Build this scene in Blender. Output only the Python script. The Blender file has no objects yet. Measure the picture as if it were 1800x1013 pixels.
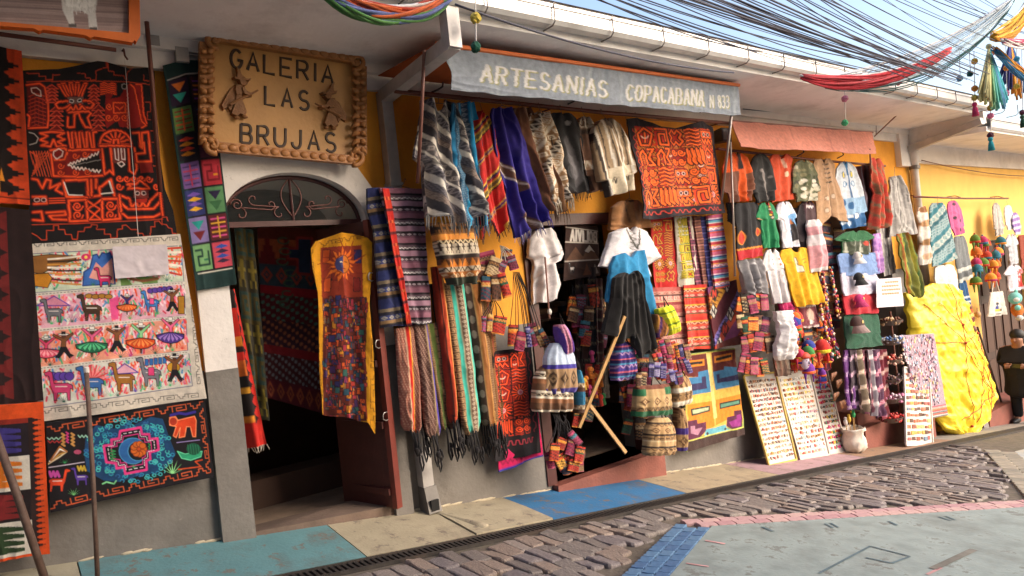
import bpy, bmesh, math, random
import numpy as np
from mathutils import Vector

# ------------------------------------------------------------------ camera
SC = bpy.context.scene
COL = SC.collection
FPX, YAW, ROLL, DIST, EYE = 1200.0, math.radians(36.9), math.radians(6.0), 5.0, 1.6
fw = np.array([math.sin(YAW), math.cos(YAW), 0]); rt = np.array([math.cos(YAW), -math.sin(YAW), 0]); upv = np.array([0, 0, 1.0])
cr = rt*math.cos(ROLL)-upv*math.sin(ROLL); cu = upv*math.cos(ROLL)+rt*math.sin(ROLL)
CAM = np.array([0, -DIST, EYE])
from mathutils import Matrix
cd = bpy.data.cameras.new('camera'); cam = bpy.data.objects.new('camera', cd); COL.objects.link(cam)
cd.sensor_width = 36; cd.lens = 36*FPX/1800; cd.clip_start = .05; cd.clip_end = 600
m3 = Matrix((tuple(cr), tuple(cu), tuple(-fw))).transposed().to_4x4(); m3.translation = Vector(CAM)
cam.matrix_world = m3; SC.camera = cam
# ------------------------------------------------------------------ sky, sun, exposure
SUN_EL, SUN_AZ = math.radians(30), math.radians(148)      # azimuth from +Y clockwise towards +X
wd = bpy.data.worlds.new('World'); SC.world = wd; wd.use_nodes = True
wn = wd.node_tree; bg = wn.nodes['Background']; sk = wn.nodes.new('ShaderNodeTexSky')
sk.sky_type = 'NISHITA'; sk.sun_disc = False; sk.sun_elevation = SUN_EL; sk.sun_rotation = SUN_AZ
sk.air_density = 1.0; sk.dust_density = 4.0; sk.ozone_density = 1.0
wn.links.new(sk.outputs[0], bg.inputs[0]); bg.inputs[1].default_value = .15
sl = bpy.data.lights.new('sun', 'SUN'); so = bpy.data.objects.new('sun', sl); COL.objects.link(so)
sl.energy = .62; sl.angle = math.radians(46); sl.color = (1, .965, .92)
sd = Vector((math.sin(SUN_AZ)*math.cos(SUN_EL), math.cos(SUN_AZ)*math.cos(SUN_EL), math.sin(SUN_EL)))
so.rotation_euler = sd.to_track_quat('Z', 'Y').to_euler()
SC.view_settings.view_transform = 'Standard'; SC.view_settings.look = 'None'; SC.view_settings.gamma = 1
SC.view_settings.use_curve_mapping = False; SC.view_settings.exposure = 1.42

# ------------------------------------------------------------------ pixels to places (a pixel is a direction, the surface it lies on gives the distance)
def ray(x, y): return fw*FPX+cr*(x-900)-cu*(y-506.5)
def W(x, y, off=0.0):                       # on the vertical plane `off` metres in front of the shop wall
    d = ray(x, y); return CAM+d*((-off-CAM[1])/d[1])
def WX(x, y, X):                            # on a vertical plane across the street at X
    d = ray(x, y); return CAM+d*(X/d[0])
def zroad(X, Y=-1): return .165-.134*X
def zwalk(X, Y):
    t = min(1, max(0, -Y/.7)); return (.265-.1455*X)*(1-t)+(.175-.1345*X)*t
def G(x, y):                                # on the road
    d = ray(x, y); n = np.array([.134, 0, 1.0]); return CAM+d*((.165-n@CAM)/(n@d))

# ------------------------------------------------------------------ materials
def lin(h):
    if not isinstance(h, str): return tuple(h)
    h = h.lstrip('#')
    if len(h) == 3: h = ''.join(c*2 for c in h)
    r = [int(h[i:i+2], 16)/255 for i in (0, 2, 4)]
    return tuple(c/12.92 if c <= .04045 else ((c+.055)/1.055)**2.4 for c in r)
MATS = {}
def mat(name, col=None, rough=.7, var=.12, scale=6., bump=.15, bscale=40., metal=0., stain=None, attr=False, sheen=0., weave=0., stain_amt=.5, stain_scale=2.5, spec=.5, trans=0., chips=None, chip_amt=.8, chip_scale=16., chip_lo=.6):
    if name in MATS: return MATS[name]
    m = bpy.data.materials.new(name); m.use_nodes = True; MATS[name] = m
    N = m.node_tree.nodes; L = m.node_tree.links; b = N['Principled BSDF']
    tc = N.new('ShaderNodeTexCoord'); 
    n1 = N.new('ShaderNodeTexNoise'); n1.inputs['Scale'].default_value = scale; n1.inputs['Detail'].default_value = 6; L.new(tc.outputs['Object'], n1.inputs['Vector'])
    if attr:
        at = N.new('ShaderNodeAttribute'); at.attribute_name = 'Col'; src = at.outputs['Color']
    else:
        rg = N.new('ShaderNodeRGB'); rg.outputs[0].default_value = (*lin(col), 1); src = rg.outputs[0]
    mr = N.new('ShaderNodeMapRange'); mr.inputs['From Min'].default_value = .3; mr.inputs['From Max'].default_value = .7
    mr.inputs['To Min'].default_value = 1-var; mr.inputs['To Max'].default_value = 1+var; L.new(n1.outputs[0], mr.inputs[0])
    mx = N.new('ShaderNodeVectorMath'); mx.operation = 'SCALE'; L.new(src, mx.inputs[0]); L.new(mr.outputs[0], mx.inputs['Scale'])
    out = mx.outputs[0]
    if stain:
        n2 = N.new('ShaderNodeTexNoise'); n2.inputs['Scale'].default_value = stain_scale; n2.inputs['Detail'].default_value = 9; n2.inputs['Roughness'].default_value = .68; L.new(tc.outputs['Object'], n2.inputs['Vector'])
        r2 = N.new('ShaderNodeMapRange'); r2.inputs['From Min'].default_value = .5; r2.inputs['From Max'].default_value = .72; r2.inputs['To Max'].default_value = stain_amt; L.new(n2.outputs[0], r2.inputs[0])
        mm = N.new('ShaderNodeMix'); mm.data_type = 'RGBA'; L.new(r2.outputs[0], mm.inputs['Factor']); L.new(out, mm.inputs[6]); mm.inputs[7].default_value = (*lin(stain), 1); out = mm.outputs[2]
    if chips:                                        # flaked paint and ground-in dirt with hard edges
        n4 = N.new('ShaderNodeTexNoise'); n4.inputs['Scale'].default_value = chip_scale; n4.inputs['Detail'].default_value = 10; n4.inputs['Roughness'].default_value = .75; L.new(tc.outputs['Object'], n4.inputs['Vector'])
        r4 = N.new('ShaderNodeMapRange'); r4.inputs['From Min'].default_value = chip_lo; r4.inputs['From Max'].default_value = chip_lo+.035; r4.inputs['To Max'].default_value = chip_amt; L.new(n4.outputs[0], r4.inputs[0])
        m4 = N.new('ShaderNodeMix'); m4.data_type = 'RGBA'; L.new(r4.outputs[0], m4.inputs['Factor']); L.new(out, m4.inputs[6]); m4.inputs[7].default_value = (*lin(chips), 1); out = m4.outputs[2]
    L.new(out, b.inputs['Base Color'])
    b.inputs['Roughness'].default_value = rough; b.inputs['Metallic'].default_value = metal
    b.inputs['Specular IOR Level'].default_value = spec
    if sheen: b.inputs['Sheen Weight'].default_value = sheen; b.inputs['Sheen Roughness'].default_value = .6
    hgt = None
    n3 = N.new('ShaderNodeTexNoise'); n3.inputs['Scale'].default_value = bscale; n3.inputs['Detail'].default_value = 5; L.new(tc.outputs['Object'], n3.inputs['Vector']); hgt = n3.outputs[0]
    if weave:
        wv = N.new('ShaderNodeTexWave'); wv.wave_type = 'BANDS'; wv.bands_direction = 'Z'; wv.inputs['Scale'].default_value = weave; wv.inputs['Distortion'].default_value = 1.5; L.new(tc.outputs['Object'], wv.inputs['Vector'])
        ad = N.new('ShaderNodeMath'); ad.operation = 'ADD'; L.new(wv.outputs[0], ad.inputs[0]); L.new(hgt, ad.inputs[1]); hgt = ad.outputs[0]
    bp = N.new('ShaderNodeBump'); bp.inputs['Strength'].default_value = bump; bp.inputs['Distance'].default_value = .01; L.new(hgt, bp.inputs['Height']); L.new(bp.outputs[0], b.inputs['Normal'])
    if trans:
        b.inputs['Transmission Weight'].default_value = trans
    return m
TEX = mat('woven_textile', rough=.92, attr=True, var=.16, scale=22, bump=.35, bscale=160, weave=70, sheen=.12, spec=.2)
PLA = mat('printed_plastic', rough=.42, attr=True, var=.06, scale=12, bump=.12, bscale=25, spec=.4)
PNT = mat('coloured_goods', rough=.6, attr=True, var=.12, scale=30, bump=.1, bscale=120)

# ------------------------------------------------------------------ mesh builder
class MB:
    def __init__(s): s.v = []; s.f = []; s.c = []; s.col = (.5, .5, .5)
    def color(s, c): s.col = lin(c); return s
    def add(s, vs, fs):
        o = len(s.v); s.v += [tuple(map(float, p)) for p in vs]; s.f += [tuple(i+o for i in f) for f in fs]; s.c += [s.col]*len(vs); return s
    def box(s, a, b):
        (x0, y0, z0), (x1, y1, z1) = a, b
        return s.add([(x0,y0,z0),(x1,y0,z0),(x1,y1,z0),(x0,y1,z0),(x0,y0,z1),(x1,y0,z1),(x1,y1,z1),(x0,y1,z1)], [(0,3,2,1),(4,5,6,7),(0,1,5,4),(1,2,6,5),(2,3,7,6),(3,0,4,7)])
    def hexa(s, p): return s.add(p, [(0,3,2,1),(4,5,6,7),(0,1,5,4),(1,2,6,5),(2,3,7,6),(3,0,4,7)])
    def bar(s, a, b, w, d, up=(0, 0, 1), b2=None):
        a = np.array(a, float); b = np.array(b, float); t = b-a; t /= np.linalg.norm(t)+1e-9; u = np.cross(t, up); 
        if np.linalg.norm(u) < 1e-4: u = np.cross(t, (0, 1, 0))
        u /= np.linalg.norm(u); q = np.cross(u, t); P = []
        for e in (a, b):
            for i, j in ((-1, -1), (1, -1), (1, 1), (-1, 1)): P.append(e+u*i*w/2+q*j*d/2)
        return s.hexa(P)
    def tube(s, pts, r, n=8, cap=True):
        pts = [np.array(p, float) for p in pts]; m = len(pts); R = r if hasattr(r, '__len__') else [r]*m
        t0 = pts[1]-pts[0]; u = np.cross(t0, (0, 0, 1.0))
        if np.linalg.norm(u) < 1e-6: u = np.cross(t0, (0, 1.0, 0))
        u /= np.linalg.norm(u); V = []
        for i in range(m):
            t = pts[min(i+1, m-1)]-pts[max(i-1, 0)]; t = t/(np.linalg.norm(t)+1e-9); u = u-t*(u@t); u /= np.linalg.norm(u)+1e-9; w = np.cross(t, u)
            V += [pts[i]+R[i]*(u*math.cos(2*math.pi*k/n)+w*math.sin(2*math.pi*k/n)) for k in range(n)]
        F = [(i*n+k, i*n+(k+1) % n, (i+1)*n+(k+1) % n, (i+1)*n+k) for i in range(m-1) for k in range(n)]
        if cap: F += [tuple(range(n))[::-1], tuple(range((m-1)*n, m*n))]
        return s.add(V, F)
    def sph(s, c, r, nu=8, nv=6, rot=0.0):
        r = r if hasattr(r, '__len__') else (r, r, r); V = []; F = []
        for j in range(nv+1):
            th = math.pi*j/nv
            for i in range(nu):
                ph = 2*math.pi*i/nu; x, y, z = r[0]*math.sin(th)*math.cos(ph), r[1]*math.sin(th)*math.sin(ph), r[2]*math.cos(th)
                V.append((c[0]+x*math.cos(rot)+z*math.sin(rot), c[1]+y, c[2]-x*math.sin(rot)+z*math.cos(rot)))
        for j in range(nv):
            for i in range(nu): F.append((j*nu+i, (j+1)*nu+i, (j+1)*nu+(i+1) % nu, j*nu+(i+1) % nu))
        return s.add(V, F)
    def lathe(s, c, prof, n=12, sx=1, sy=1):
        V = []; m = len(prof)
        for r, z in prof: V += [(c[0]+sx*r*math.cos(2*math.pi*k/n), c[1]+sy*r*math.sin(2*math.pi*k/n), c[2]+z) for k in range(n)]
        return s.add(V, [(i*n+k, i*n+(k+1) % n, (i+1)*n+(k+1) % n, (i+1)*n+k) for i in range(m-1) for k in range(n)]+[tuple(range(n))[::-1], tuple(range((m-1)*n, m*n))])
    def prism(s, poly, y0, y1, inset=0.0):           # poly in (x,z), extruded from y0 (front) to y1
        n = len(poly); cx = sum(p[0] for p in poly)/n; cz = sum(p[1] for p in poly)/n
        a = [(cx+(x-cx)*(1-inset), y0, cz+(z-cz)*(1-inset)) for x, z in poly]; b = [(x, y1, z) for x, z in poly]
        return s.add(a+b, [tuple(range(n)), tuple(range(2*n-1, n-1, -1))]+[(i, i+n, (i+1) % n+n, (i+1) % n) for i in range(n)])
    def build(s, name, m, parent=None, smooth=False, kind=None, colors=False):
        return mk(name, s.v, s.f, m, parent, smooth, s.c if (colors or m in (TEX, PNT, PLA)) else None, kind)
WLOC = {}
def mk(name, V, F, m, parent=None, smooth=False, col=None, kind=None):
    V = np.array(V, float); c = (V.min(0)+V.max(0))/2; c[2] = V[:, 2].min()
    me = bpy.data.meshes.new(name); me.from_pydata((V-c).tolist(), [], F); me.update()
    if smooth: me.polygons.foreach_set('use_smooth', np.ones(len(me.polygons), bool))
    if col is not None:
        ca = me.color_attributes.new('Col', 'FLOAT_COLOR', 'POINT'); A = np.ones((len(V), 4)); A[:, :3] = np.array(col)[:, :3]; ca.data.foreach_set('color', A.ravel())
    me.materials.append(m); return link(name, me, c, parent, kind)
def link(name, me, c, parent=None, kind=None):
    o = bpy.data.objects.new(name, me); COL.objects.link(o); WLOC[o.name] = np.array(c, float)
    if parent is not None: o.parent = parent; o.location = Vector(np.array(c, float)-WLOC[parent.name])
    else: o.location = Vector(c)
    if kind: o['kind'] = kind
    return o
def tag(o, label, cat, group=None):
    o['label'] = label; o['category'] = cat
    if group: o['group'] = group
    return o
def T(name, label, cat, loc, group=None):
    return tag(link(name, None, loc), label, cat, group)
def struct(o): o['kind'] = 'structure'; return o

# ------------------------------------------------------------------ textile painter: designs drawn on a small numpy canvas, kept as colours of the cloth's own vertices
class Cv:
    def __init__(s, w, h, k, base, quad):
        s.w, s.h, s.k = w, h, k; s.a = np.empty((h, w, 3)); s.a[:] = lin(base)
        xs = (np.arange(w)+.5)/w; ys = (np.arange(h)+.5)/h; s.U, s.V = np.meshgrid(xs, ys); s.quad = quad; s.tf = None
        s.px = s.U*w/k; s.py = s.V*h/k                      # photo-pixel sized lengths
    def photo(s, x0=0, y0=0, sc=1.0): s.tf = (x0, y0, sc); return s
    def uvc(s): s.tf = None; return s
    def P(s, pts):
        out = []
        for p in pts:
            if s.tf is None: u, v = p
            else: u, v = inv_bil(s.quad, s.tf[0]+p[0]/s.tf[2], s.tf[1]+p[1]/s.tf[2])
            out.append((u*s.w, v*s.h))
        return np.array(out)
    def stroke(s, pts, w, c, closed=False):
        p = s.P(pts); c = np.array(lin(c)); hw = w*s.k/2
        if closed: p = np.vstack([p, p[:1]])
        x0, y0 = np.floor(p.min(0)-hw-2).astype(int); x1, y1 = np.ceil(p.max(0)+hw+2).astype(int); x0 = max(0, x0); y0 = max(0, y0); x1 = min(s.w, x1); y1 = min(s.h, y1)
        if x1 <= x0 or y1 <= y0: return s
        X, Y = np.meshgrid(np.arange(x0, x1)+.5, np.arange(y0, y1)+.5); d = np.full(X.shape, 1e9)
        for a, b in zip(p[:-1], p[1:]):
            e = b-a; q = e@e
            if q < 1e-9: continue
            t = np.clip(((X-a[0])*e[0]+(Y-a[1])*e[1])/q, 0, 1); d = np.minimum(d, (X-a[0]-t*e[0])**2+(Y-a[1]-t*e[1])**2)
        al = np.clip(hw+.5-np.sqrt(d), 0, 1)[..., None]*min(1, hw*2+.2); R = s.a[y0:y1, x0:x1]; R[:] = R*(1-al)+c*al; return s
    def poly(s, pts, c, outline=None, ow=1.2):
        p = s.P(pts); x0, y0 = np.floor(p.min(0)).astype(int); x1, y1 = np.ceil(p.max(0)).astype(int)+1; x0 = max(0, x0); y0 = max(0, y0); x1 = min(s.w, x1); y1 = min(s.h, y1)
        if x1 > x0 and y1 > y0:
            X, Y = np.meshgrid(np.arange(x0, x1)+.5, np.arange(y0, y1)+.5); ins = np.zeros(X.shape, bool); n = len(p)
            for i in range(n):
                a, b = p[i], p[(i+1) % n]
                if a[1] == b[1]: continue
                ins ^= ((a[1] > Y) != (b[1] > Y)) & (X < (b[0]-a[0])*(Y-a[1])/(b[1]-a[1])+a[0])
            s.a[y0:y1, x0:x1][ins] = lin(c)
        if outline: s.stroke(pts, ow, outline, True)
        return s
    def rect(s, x0, y0, x1, y1, c, outline=None, ow=1.2): return s.poly([(x0, y0), (x1, y0), (x1, y1), (x0, y1)], c, outline, ow)
    def circ(s, x, y, r, c, ry=None, outline=None, n=18, ow=1.2):
        ry = r if ry is None else ry; return s.poly([(x+r*math.cos(2*math.pi*i/n), y+ry*math.sin(2*math.pi*i/n)) for i in range(n)], c, outline, ow)
    def neon(s, pts, c1='#7d1207', c2='#ef5220', w=4.0, closed=False): return s.stroke(pts, w, c1, closed).stroke(pts, w*.45, c2, closed)
    def fill(s, mask, c): s.a[mask] = lin(c); return s
def inv_bil(q, x, y):
    u = v = .5; q = [np.array(p, float) for p in q]
    for _ in range(8):
        p = q[0]*(1-u)*(1-v)+q[1]*u*(1-v)+q[2]*u*v+q[3]*(1-u)*v; du = (q[1]-q[0])*(1-v)+(q[2]-q[3])*v; dv = (q[3]-q[0])*(1-u)+(q[2]-q[1])*u
        r = np.array([x, y])-p; det = du[0]*dv[1]-du[1]*dv[0]
        if abs(det) < 1e-9: break
        u += (r[0]*dv[1]-r[1]*dv[0])/det; v += (du[0]*r[1]-du[1]*r[0])/det
    return u, v
def tri(x): return np.abs((x % 1)*2-1)
LLAMA = ["00000110", "00000100", "10000100", "11111100", "11111100", "10100100", "10100100", "00000000"]
BMP = {'llama': LLAMA, 'hook': ["11111100", "10000100", "10110100", "10100100", "10111100", "10000000", "11111110", "00000000"], 'man': ["00110000", "00110000", "11111100", "00110000", "00110000", "01001000", "01001000", "00000000"]}
BMP = {k: np.array([[int(c) for c in r] for r in v], bool) for k, v in BMP.items()}
def bands(cv, t, sf, spec):
    """woven bands: t runs across the bands 0..1, sf along them in photo pixels; spec = (width, ground, motif, figure colour, period)"""
    tot = sum(b[0] for b in spec); a = 0
    for b in spec:
        w = b[0]/tot; m = (t >= a) & (t < a+w); tt = np.clip((t-a)/w, 0, .999); a += w; cv.fill(m, b[1])
        if len(b) > 2:
            s_ = sf/b[4]; k = b[2]
            if k == 'zig': q = np.abs(tri(s_)-tt) < .22
            elif k == 'dia': d = np.abs(2*tt-1)+tri(s_); q = (d < .8) & ((d > .45) | (d < .2))
            elif k == 'dot': q = (2*tt-1)**2+(tri(s_)*1.3)**2 < .5
            elif k == 'chk': q = ((s_ % 1) < .5) ^ (tt < .5)
            elif k == 'bar': q = (s_ % 1) < .5
            elif k == 'tri': q = tri(s_) > tt
            elif k == 'step': q = np.floor(tri(s_)*4)/4 > np.floor(tt*4)/4
            elif k == 'spk': q = (np.sin(s_*6.283)*np.sin(tt*20+s_*3) > .35)
            else:
                B = BMP[k]; q = B[(tt*8).astype(int), ((s_ % 1)*8).astype(int)]
            cv.fill(m & q, b[3])
    return cv
def vnoise(rs, nv, nu, cy, cx):                    # smooth value noise, -1..1
    g = rs.uniform(-1, 1, (cy+2, cx+2)); y = np.linspace(0, cy, nv); x = np.linspace(0, cx, nu); yi = y.astype(int); xi = x.astype(int)
    fy = (y-yi); fx = (x-xi); fy = (fy*fy*(3-2*fy))[:, None]; fx = (fx*fx*(3-2*fx))[None]
    return g[np.ix_(yi, xi)]*(1-fy)*(1-fx)+g[np.ix_(yi+1, xi)]*fy*(1-fx)+g[np.ix_(yi, xi+1)]*(1-fy)*fx+g[np.ix_(yi+1, xi+1)]*fy*fx
def cloth(name, label, cat, quad, off, paint=None, base='#888', group=None, L=None, R=None, top=None, bot=None, folds=3, amp=.02, bulge=.0, th=.012, q=.62, seed=None, m=None, parent=None, fringe=None, slack=.0, crumple=.0, hook=None, ret=False, dirty=.06, warp=True):
    """a hanging textile: quad = TL TR BR BL in photo pixels on planes `off` metres in front of the wall"""
    rnd = random.Random(seed if seed is not None else name+str(label)+str(quad)); off = off if hasattr(off, '__len__') else (off,)*4
    qp = [np.array(p, float) for p in quad]; Wp = (np.linalg.norm(qp[1]-qp[0])+np.linalg.norm(qp[2]-qp[3]))/2; Hp = (np.linalg.norm(qp[3]-qp[0])+np.linalg.norm(qp[2]-qp[1]))/2
    nu = int(min(300, max(8, Wp*q))); nv = int(min(300, max(8, Hp*q))); ks = 2
    cv = Cv(nu*ks, nv*ks, ks*nu/Wp, base, quad)
    if paint: paint(cv)
    A = cv.a.reshape(nv, ks, nu, ks, 3).mean((1, 3))
    u = (np.arange(nu))/(nu-1); v = np.arange(nv)/(nv-1); U, Vv = np.meshgrid(u, v)
    def prof(P, d):
        if P is None: return np.full(nv, d)
        return np.interp(v, [p[0] for p in P], [p[1] for p in P])
    l = prof(L, 0.)[:, None]; r = prof(R, 1.)[:, None]; X = l+(r-l)*U; Y = Vv.copy()
    if top: Y = Y+np.interp(U, [p[0] for p in top], [p[1] for p in top])*(1-Vv)**1.5
    if bot: Y = Y+np.interp(U, [p[0] for p in bot], [p[1] for p in bot])*Vv**1.5
    if warp and (L is not None or R is not None):       # the print belongs to the cloth's own plane, not to its stretched grid
        A = A[np.clip((Y*(nv-1)).round().astype(int), 0, nv-1), np.clip((X*(nu-1)).round().astype(int), 0, nu-1)]
    p4 = [W(*p, o) for p, o in zip(quad, off)]
    pos = (p4[0]*((1-X)*(1-Y))[..., None]+p4[1]*(X*(1-Y))[..., None]+p4[2]*(X*Y)[..., None]+p4[3]*((1-X)*Y)[..., None])
    wm = np.linalg.norm(p4[1]-p4[0])*.5+np.linalg.norm(p4[2]-p4[3])*.5; hm = np.linalg.norm(p4[3]-p4[0])
    dz = np.zeros_like(U)
    for i in range(3):
        fr = folds*rnd.uniform(.6, 1.5); ph = rnd.uniform(0, 6.28); dr = rnd.uniform(-1.2, 1.2); ev = rnd.uniform(.25, .6)
        dz += np.sin(2*math.pi*fr*U+ph+dr*Vv*2)*(ev+(1-ev)*Vv)*amp*rnd.uniform(.3, .7)
    rs = np.random.RandomState(rnd.randint(0, 1 << 30)); am2 = amp+.006
    dz += am2*.28*(1-2*np.abs(np.sin(math.pi*(folds*1.1*U+.9*vnoise(rs, nv, nu, 4, 3)+rnd.random()))))*(.35+.65*Vv)
    dz += am2*.2*vnoise(rs, nv, nu, max(3, int(hm/.16)), max(3, int(wm/.09)))+am2*.08*vnoise(rs, nv, nu, max(4, int(hm/.05)), max(4, int(wm/.04)))
    if crumple:
        for i in range(10):
            kx, ky = rnd.uniform(-9, 9), rnd.uniform(-9, 9); dz += np.abs(np.sin(kx*U*wm/.6+ky*Vv*hm/.6+rnd.uniform(0, 6)))*crumple*.35
        for cc_, aa_ in ((6, .8), (13, .55), (26, .3)): dz += crumple*aa_*(1-2*np.abs(vnoise(rs, nv, nu, cc_, cc_)))
        for i in range(5): kx, ky = rnd.uniform(-4, 4), rnd.uniform(-4, 4); dz += np.sin(kx*U+ky*Vv+rnd.uniform(0, 6))*crumple*.5
    if bulge: dz += bulge*np.sqrt(np.clip(np.sin(math.pi*U), 0, 1))*np.clip(np.sin(math.pi*np.clip(Vv*.94+.03, 0, 1)), 0, 1)**.35
    sx = np.sin(2*math.pi*(folds*.7)*U+rnd.uniform(0, 6))*Vv*min(amp*.35, wm*.03)
    pos[..., 0] += sx; pos[..., 1] -= dz+th; pos[..., 2] += np.sin(U*6.28*folds*.8+rnd.uniform(0, 6))*amp*.25*(Vv > .98)
    if slack: pos[..., 2] -= slack*np.sin(math.pi*U)*(1-Vv)
    V = pos.reshape(-1, 3); n = nu*nv; idx = np.arange(n).reshape(nv, nu)
    F = np.stack([idx[:-1, :-1], idx[1:, :-1], idx[1:, 1:], idx[:-1, 1:]], -1).reshape(-1, 4)
    ring = np.concatenate([idx[0, :], idx[1:, -1], idx[-1, -2::-1], idx[-2:0:-1, 0]]); k = len(ring)
    back = V[ring]+np.array([0, th, 0]); st = 3
    ri = np.unique(np.r_[np.arange(0, nv, st), nv-1]); ci = np.unique(np.r_[np.arange(0, nu, st), nu-1]); bk = pos[np.ix_(ri, ci)].reshape(-1, 3)+np.array([0, th, 0]); bi = idx[np.ix_(ri, ci)].ravel()
    C = A.reshape(-1, 3); C = C*(1+np.random.RandomState(rnd.randint(0, 1 << 30)).uniform(-dirty, dirty, (n, 1)))
    VV = np.vstack([V, V[ring], back, bk]); CC = np.vstack([C, C[ring], C[ring], C[bi]])
    i = np.arange(k); j = (i+1) % k; rim = np.stack([n+i, n+j, n+k+j, n+k+i], 1); g_ = (n+2*k+np.arange(len(bk))).reshape(len(ri), len(ci)); fan = np.stack([g_[:-1, :-1], g_[:-1, 1:], g_[1:, 1:], g_[1:, :-1]], -1).reshape(-1, 4)
    c = (VV.min(0)+VV.max(0))/2; c[2] = VV[:, 2].min(); me = bpy.data.meshes.new(name); nq = len(F)+k+len(fan); nl = nq*4
    me.vertices.add(len(VV)); me.vertices.foreach_set('co', (VV-c).ravel()); me.loops.add(nl); me.polygons.add(nq)
    me.loops.foreach_set('vertex_index', np.concatenate([F.ravel(), rim.ravel(), fan.ravel()]))
    me.polygons.foreach_set('loop_start', np.arange(nq)*4); sm = np.zeros(nq, bool); sm[:len(F)] = True
    me.polygons.foreach_set('use_smooth', sm); me.update(calc_edges=True)
    ca = me.color_attributes.new('Col', 'FLOAT_COLOR', 'POINT'); ca.data.foreach_set('color', np.hstack([np.clip(CC, 0, 1), np.ones((len(CC), 1))]).ravel())
    me.materials.append(m or TEX); o = link(name, me, c, parent)
    if parent is None: tag(o, label, cat, group)
    elif label: o['label'] = label
    if fringe:                                        # (colour, length m, edge)
        fb = MB(); fc, fl = fringe[0], fringe[1]; row = pos[-1]; step = max(1, int(nu/(wm/.012)))
        for t in np.linspace(0, nu-1.01, max(12, int(wm/.011))):
            a = row[int(t)]*(1-t % 1)+row[min(nu-1, int(t)+1)]*(t % 1); ll = fl*rnd.uniform(.6, 1.15); dx = rnd.uniform(-.02, .02); cc = np.array(lin(fc if isinstance(fc, str) else rnd.choice(fc)))*rnd.uniform(.6, 1.2); fb.col = tuple(cc)
            b = a+np.array([dx, rnd.uniform(-.012, .006), -ll]); w_ = .0045
            fb.add([a+(-w_, 0, .004), a+(w_, 0, .004), b+(w_*.5, 0, 0), b-(w_*.5, 0, 0), a+(0, -w_, .004), b+(0, -w_*.5, 0)], [(0, 3, 5, 4), (4, 5, 2, 1), (0, 1, 2, 3)])
        fb.build('fringe', TEX, o, kind='stuff')
    if hook:                                          # wire hanger up to a rail: hook = (px, py, off) of the rail
        hb = MB(); e = W(*hook); s0 = pos[0, nu//2]+np.array([0, .004, .0]); hb.color('#555')
        a = pos[min(nv-1, 2), max(1, nu//8)]*1+np.array([0, .01, 0]); b = pos[min(nv-1, 2), nu-1-max(1, nu//8)]+np.array([0, .01, 0]); mid = (a+b)/2; mid[2] = max(s0[2]+.02, mid[2])
        hb.tube([a, mid, b], .0025, 4); hb.tube([mid, mid*.3+e*.7+np.array([0.0, 0, -.01]), e+np.array([-.012, -.012, .0]), e+np.array([0, -.004, .018]), e+np.array([.014, .004, .004])], .0022, 4)
        hb.build('hanger', mat('hanger_wire', '#6a6560', .4, metal=.8), o)
    return (o, pos) if ret else o
# stroke letters, x 0..1, y 0 (top) .. 1
def arc(cx, cy, rx, ry, a0, a1, n=10): return [(cx+rx*math.cos(math.radians(a0+(a1-a0)*i/n)), cy+ry*math.sin(math.radians(a0+(a1-a0)*i/n))) for i in range(n+1)]
FONT = {'A': [[(0, 1), (.5, 0), (1, 1)], [(.2, .65), (.8, .65)]], 'B': [[(0, 0), (0, 1)], [(0, 0), (.6, 0)]+arc(.6, .24, .32, .24, -90, 90)+[(0, .48)], [(.6, .48)]+arc(.62, .74, .36, .26, -90, 90)+[(0, 1)]],
 'C': [arc(.52, .5, .5, .5, -45, -315, 16)], 'E': [[(1, 0), (0, 0), (0, 1), (1, 1)], [(0, .5), (.8, .5)]], 'G': [arc(.5, .5, .5, .5, -45, -360, 18)+[(1, .55), (.6, .55)]], 'I': [[(.5, 0), (.5, 1)]], 'J': [[(.85, 0), (.85, .7)]+arc(.45, .7, .4, .3, 0, 180, 8)],
 'L': [[(0, 0), (0, 1), (.95, 1)]], 'N': [[(0, 1), (0, 0), (1, 1), (1, 0)]], 'O': [arc(.5, .5, .5, .5, 0, 360, 18)], 'P': [[(0, 1), (0, 0), (.6, 0)]+arc(.6, .27, .36, .27, -90, 90)+[(0, .54)]],
 'R': [[(0, 1), (0, 0), (.6, 0)]+arc(.6, .25, .34, .25, -90, 90)+[(0, .5)], [(.5, .5), (1, 1)]], 'S': [arc(.5, .26, .42, .26, -30, -270, 10)+arc(.5, .76, .45, .25, -90, 150, 10)], 'T': [[(0, 0), (1, 0)], [(.5, 0), (.5, 1)]],
 'U': [[(0, 0), (0, .65)]+arc(.5, .65, .5, .35, 180, 0, 10)+[(1, 0)]], 'V': [[(0, 0), (.5, 1), (1, 0)]], '8': [arc(.5, .25, .36, .25, 0, 360, 12), arc(.5, .74, .45, .26, 0, 360, 12)], '3': [arc(.45, .25, .4, .25, -150, 90, 8)+arc(.45, .74, .45, .26, -90, 150, 8)], '9': [arc(.5, .3, .42, .3, 0, 360, 12), [(.92, .3), (.75, 1)]], '.': [[(.3, .93), (.5, .97)]]}
def lettering(text, x, y, w, h, gap, dx=0., dy=0.):
    """polylines of a line of capitals; baseline may slope by (dx,dy) per letter step"""
    out = []; cx, cy = x, y
    for ch in text:
        if ch != ' ':
            ww = w*(.25 if ch in 'I.' else 1)
            for pl in FONT[ch]: out.append([(cx+a*ww if ch != 'I' else cx+ww/2, cy+b*h+(a*ww)*dy) for a, b in pl])
        else: ww = w*.55
        cx += ww+gap; cy += (ww+gap)*dy
    return out
def slat(p, q, n, jit=0.): return [np.array(p)*(1-i/(n-1))+np.array(q)*i/(n-1) for i in range(n)]
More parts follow.
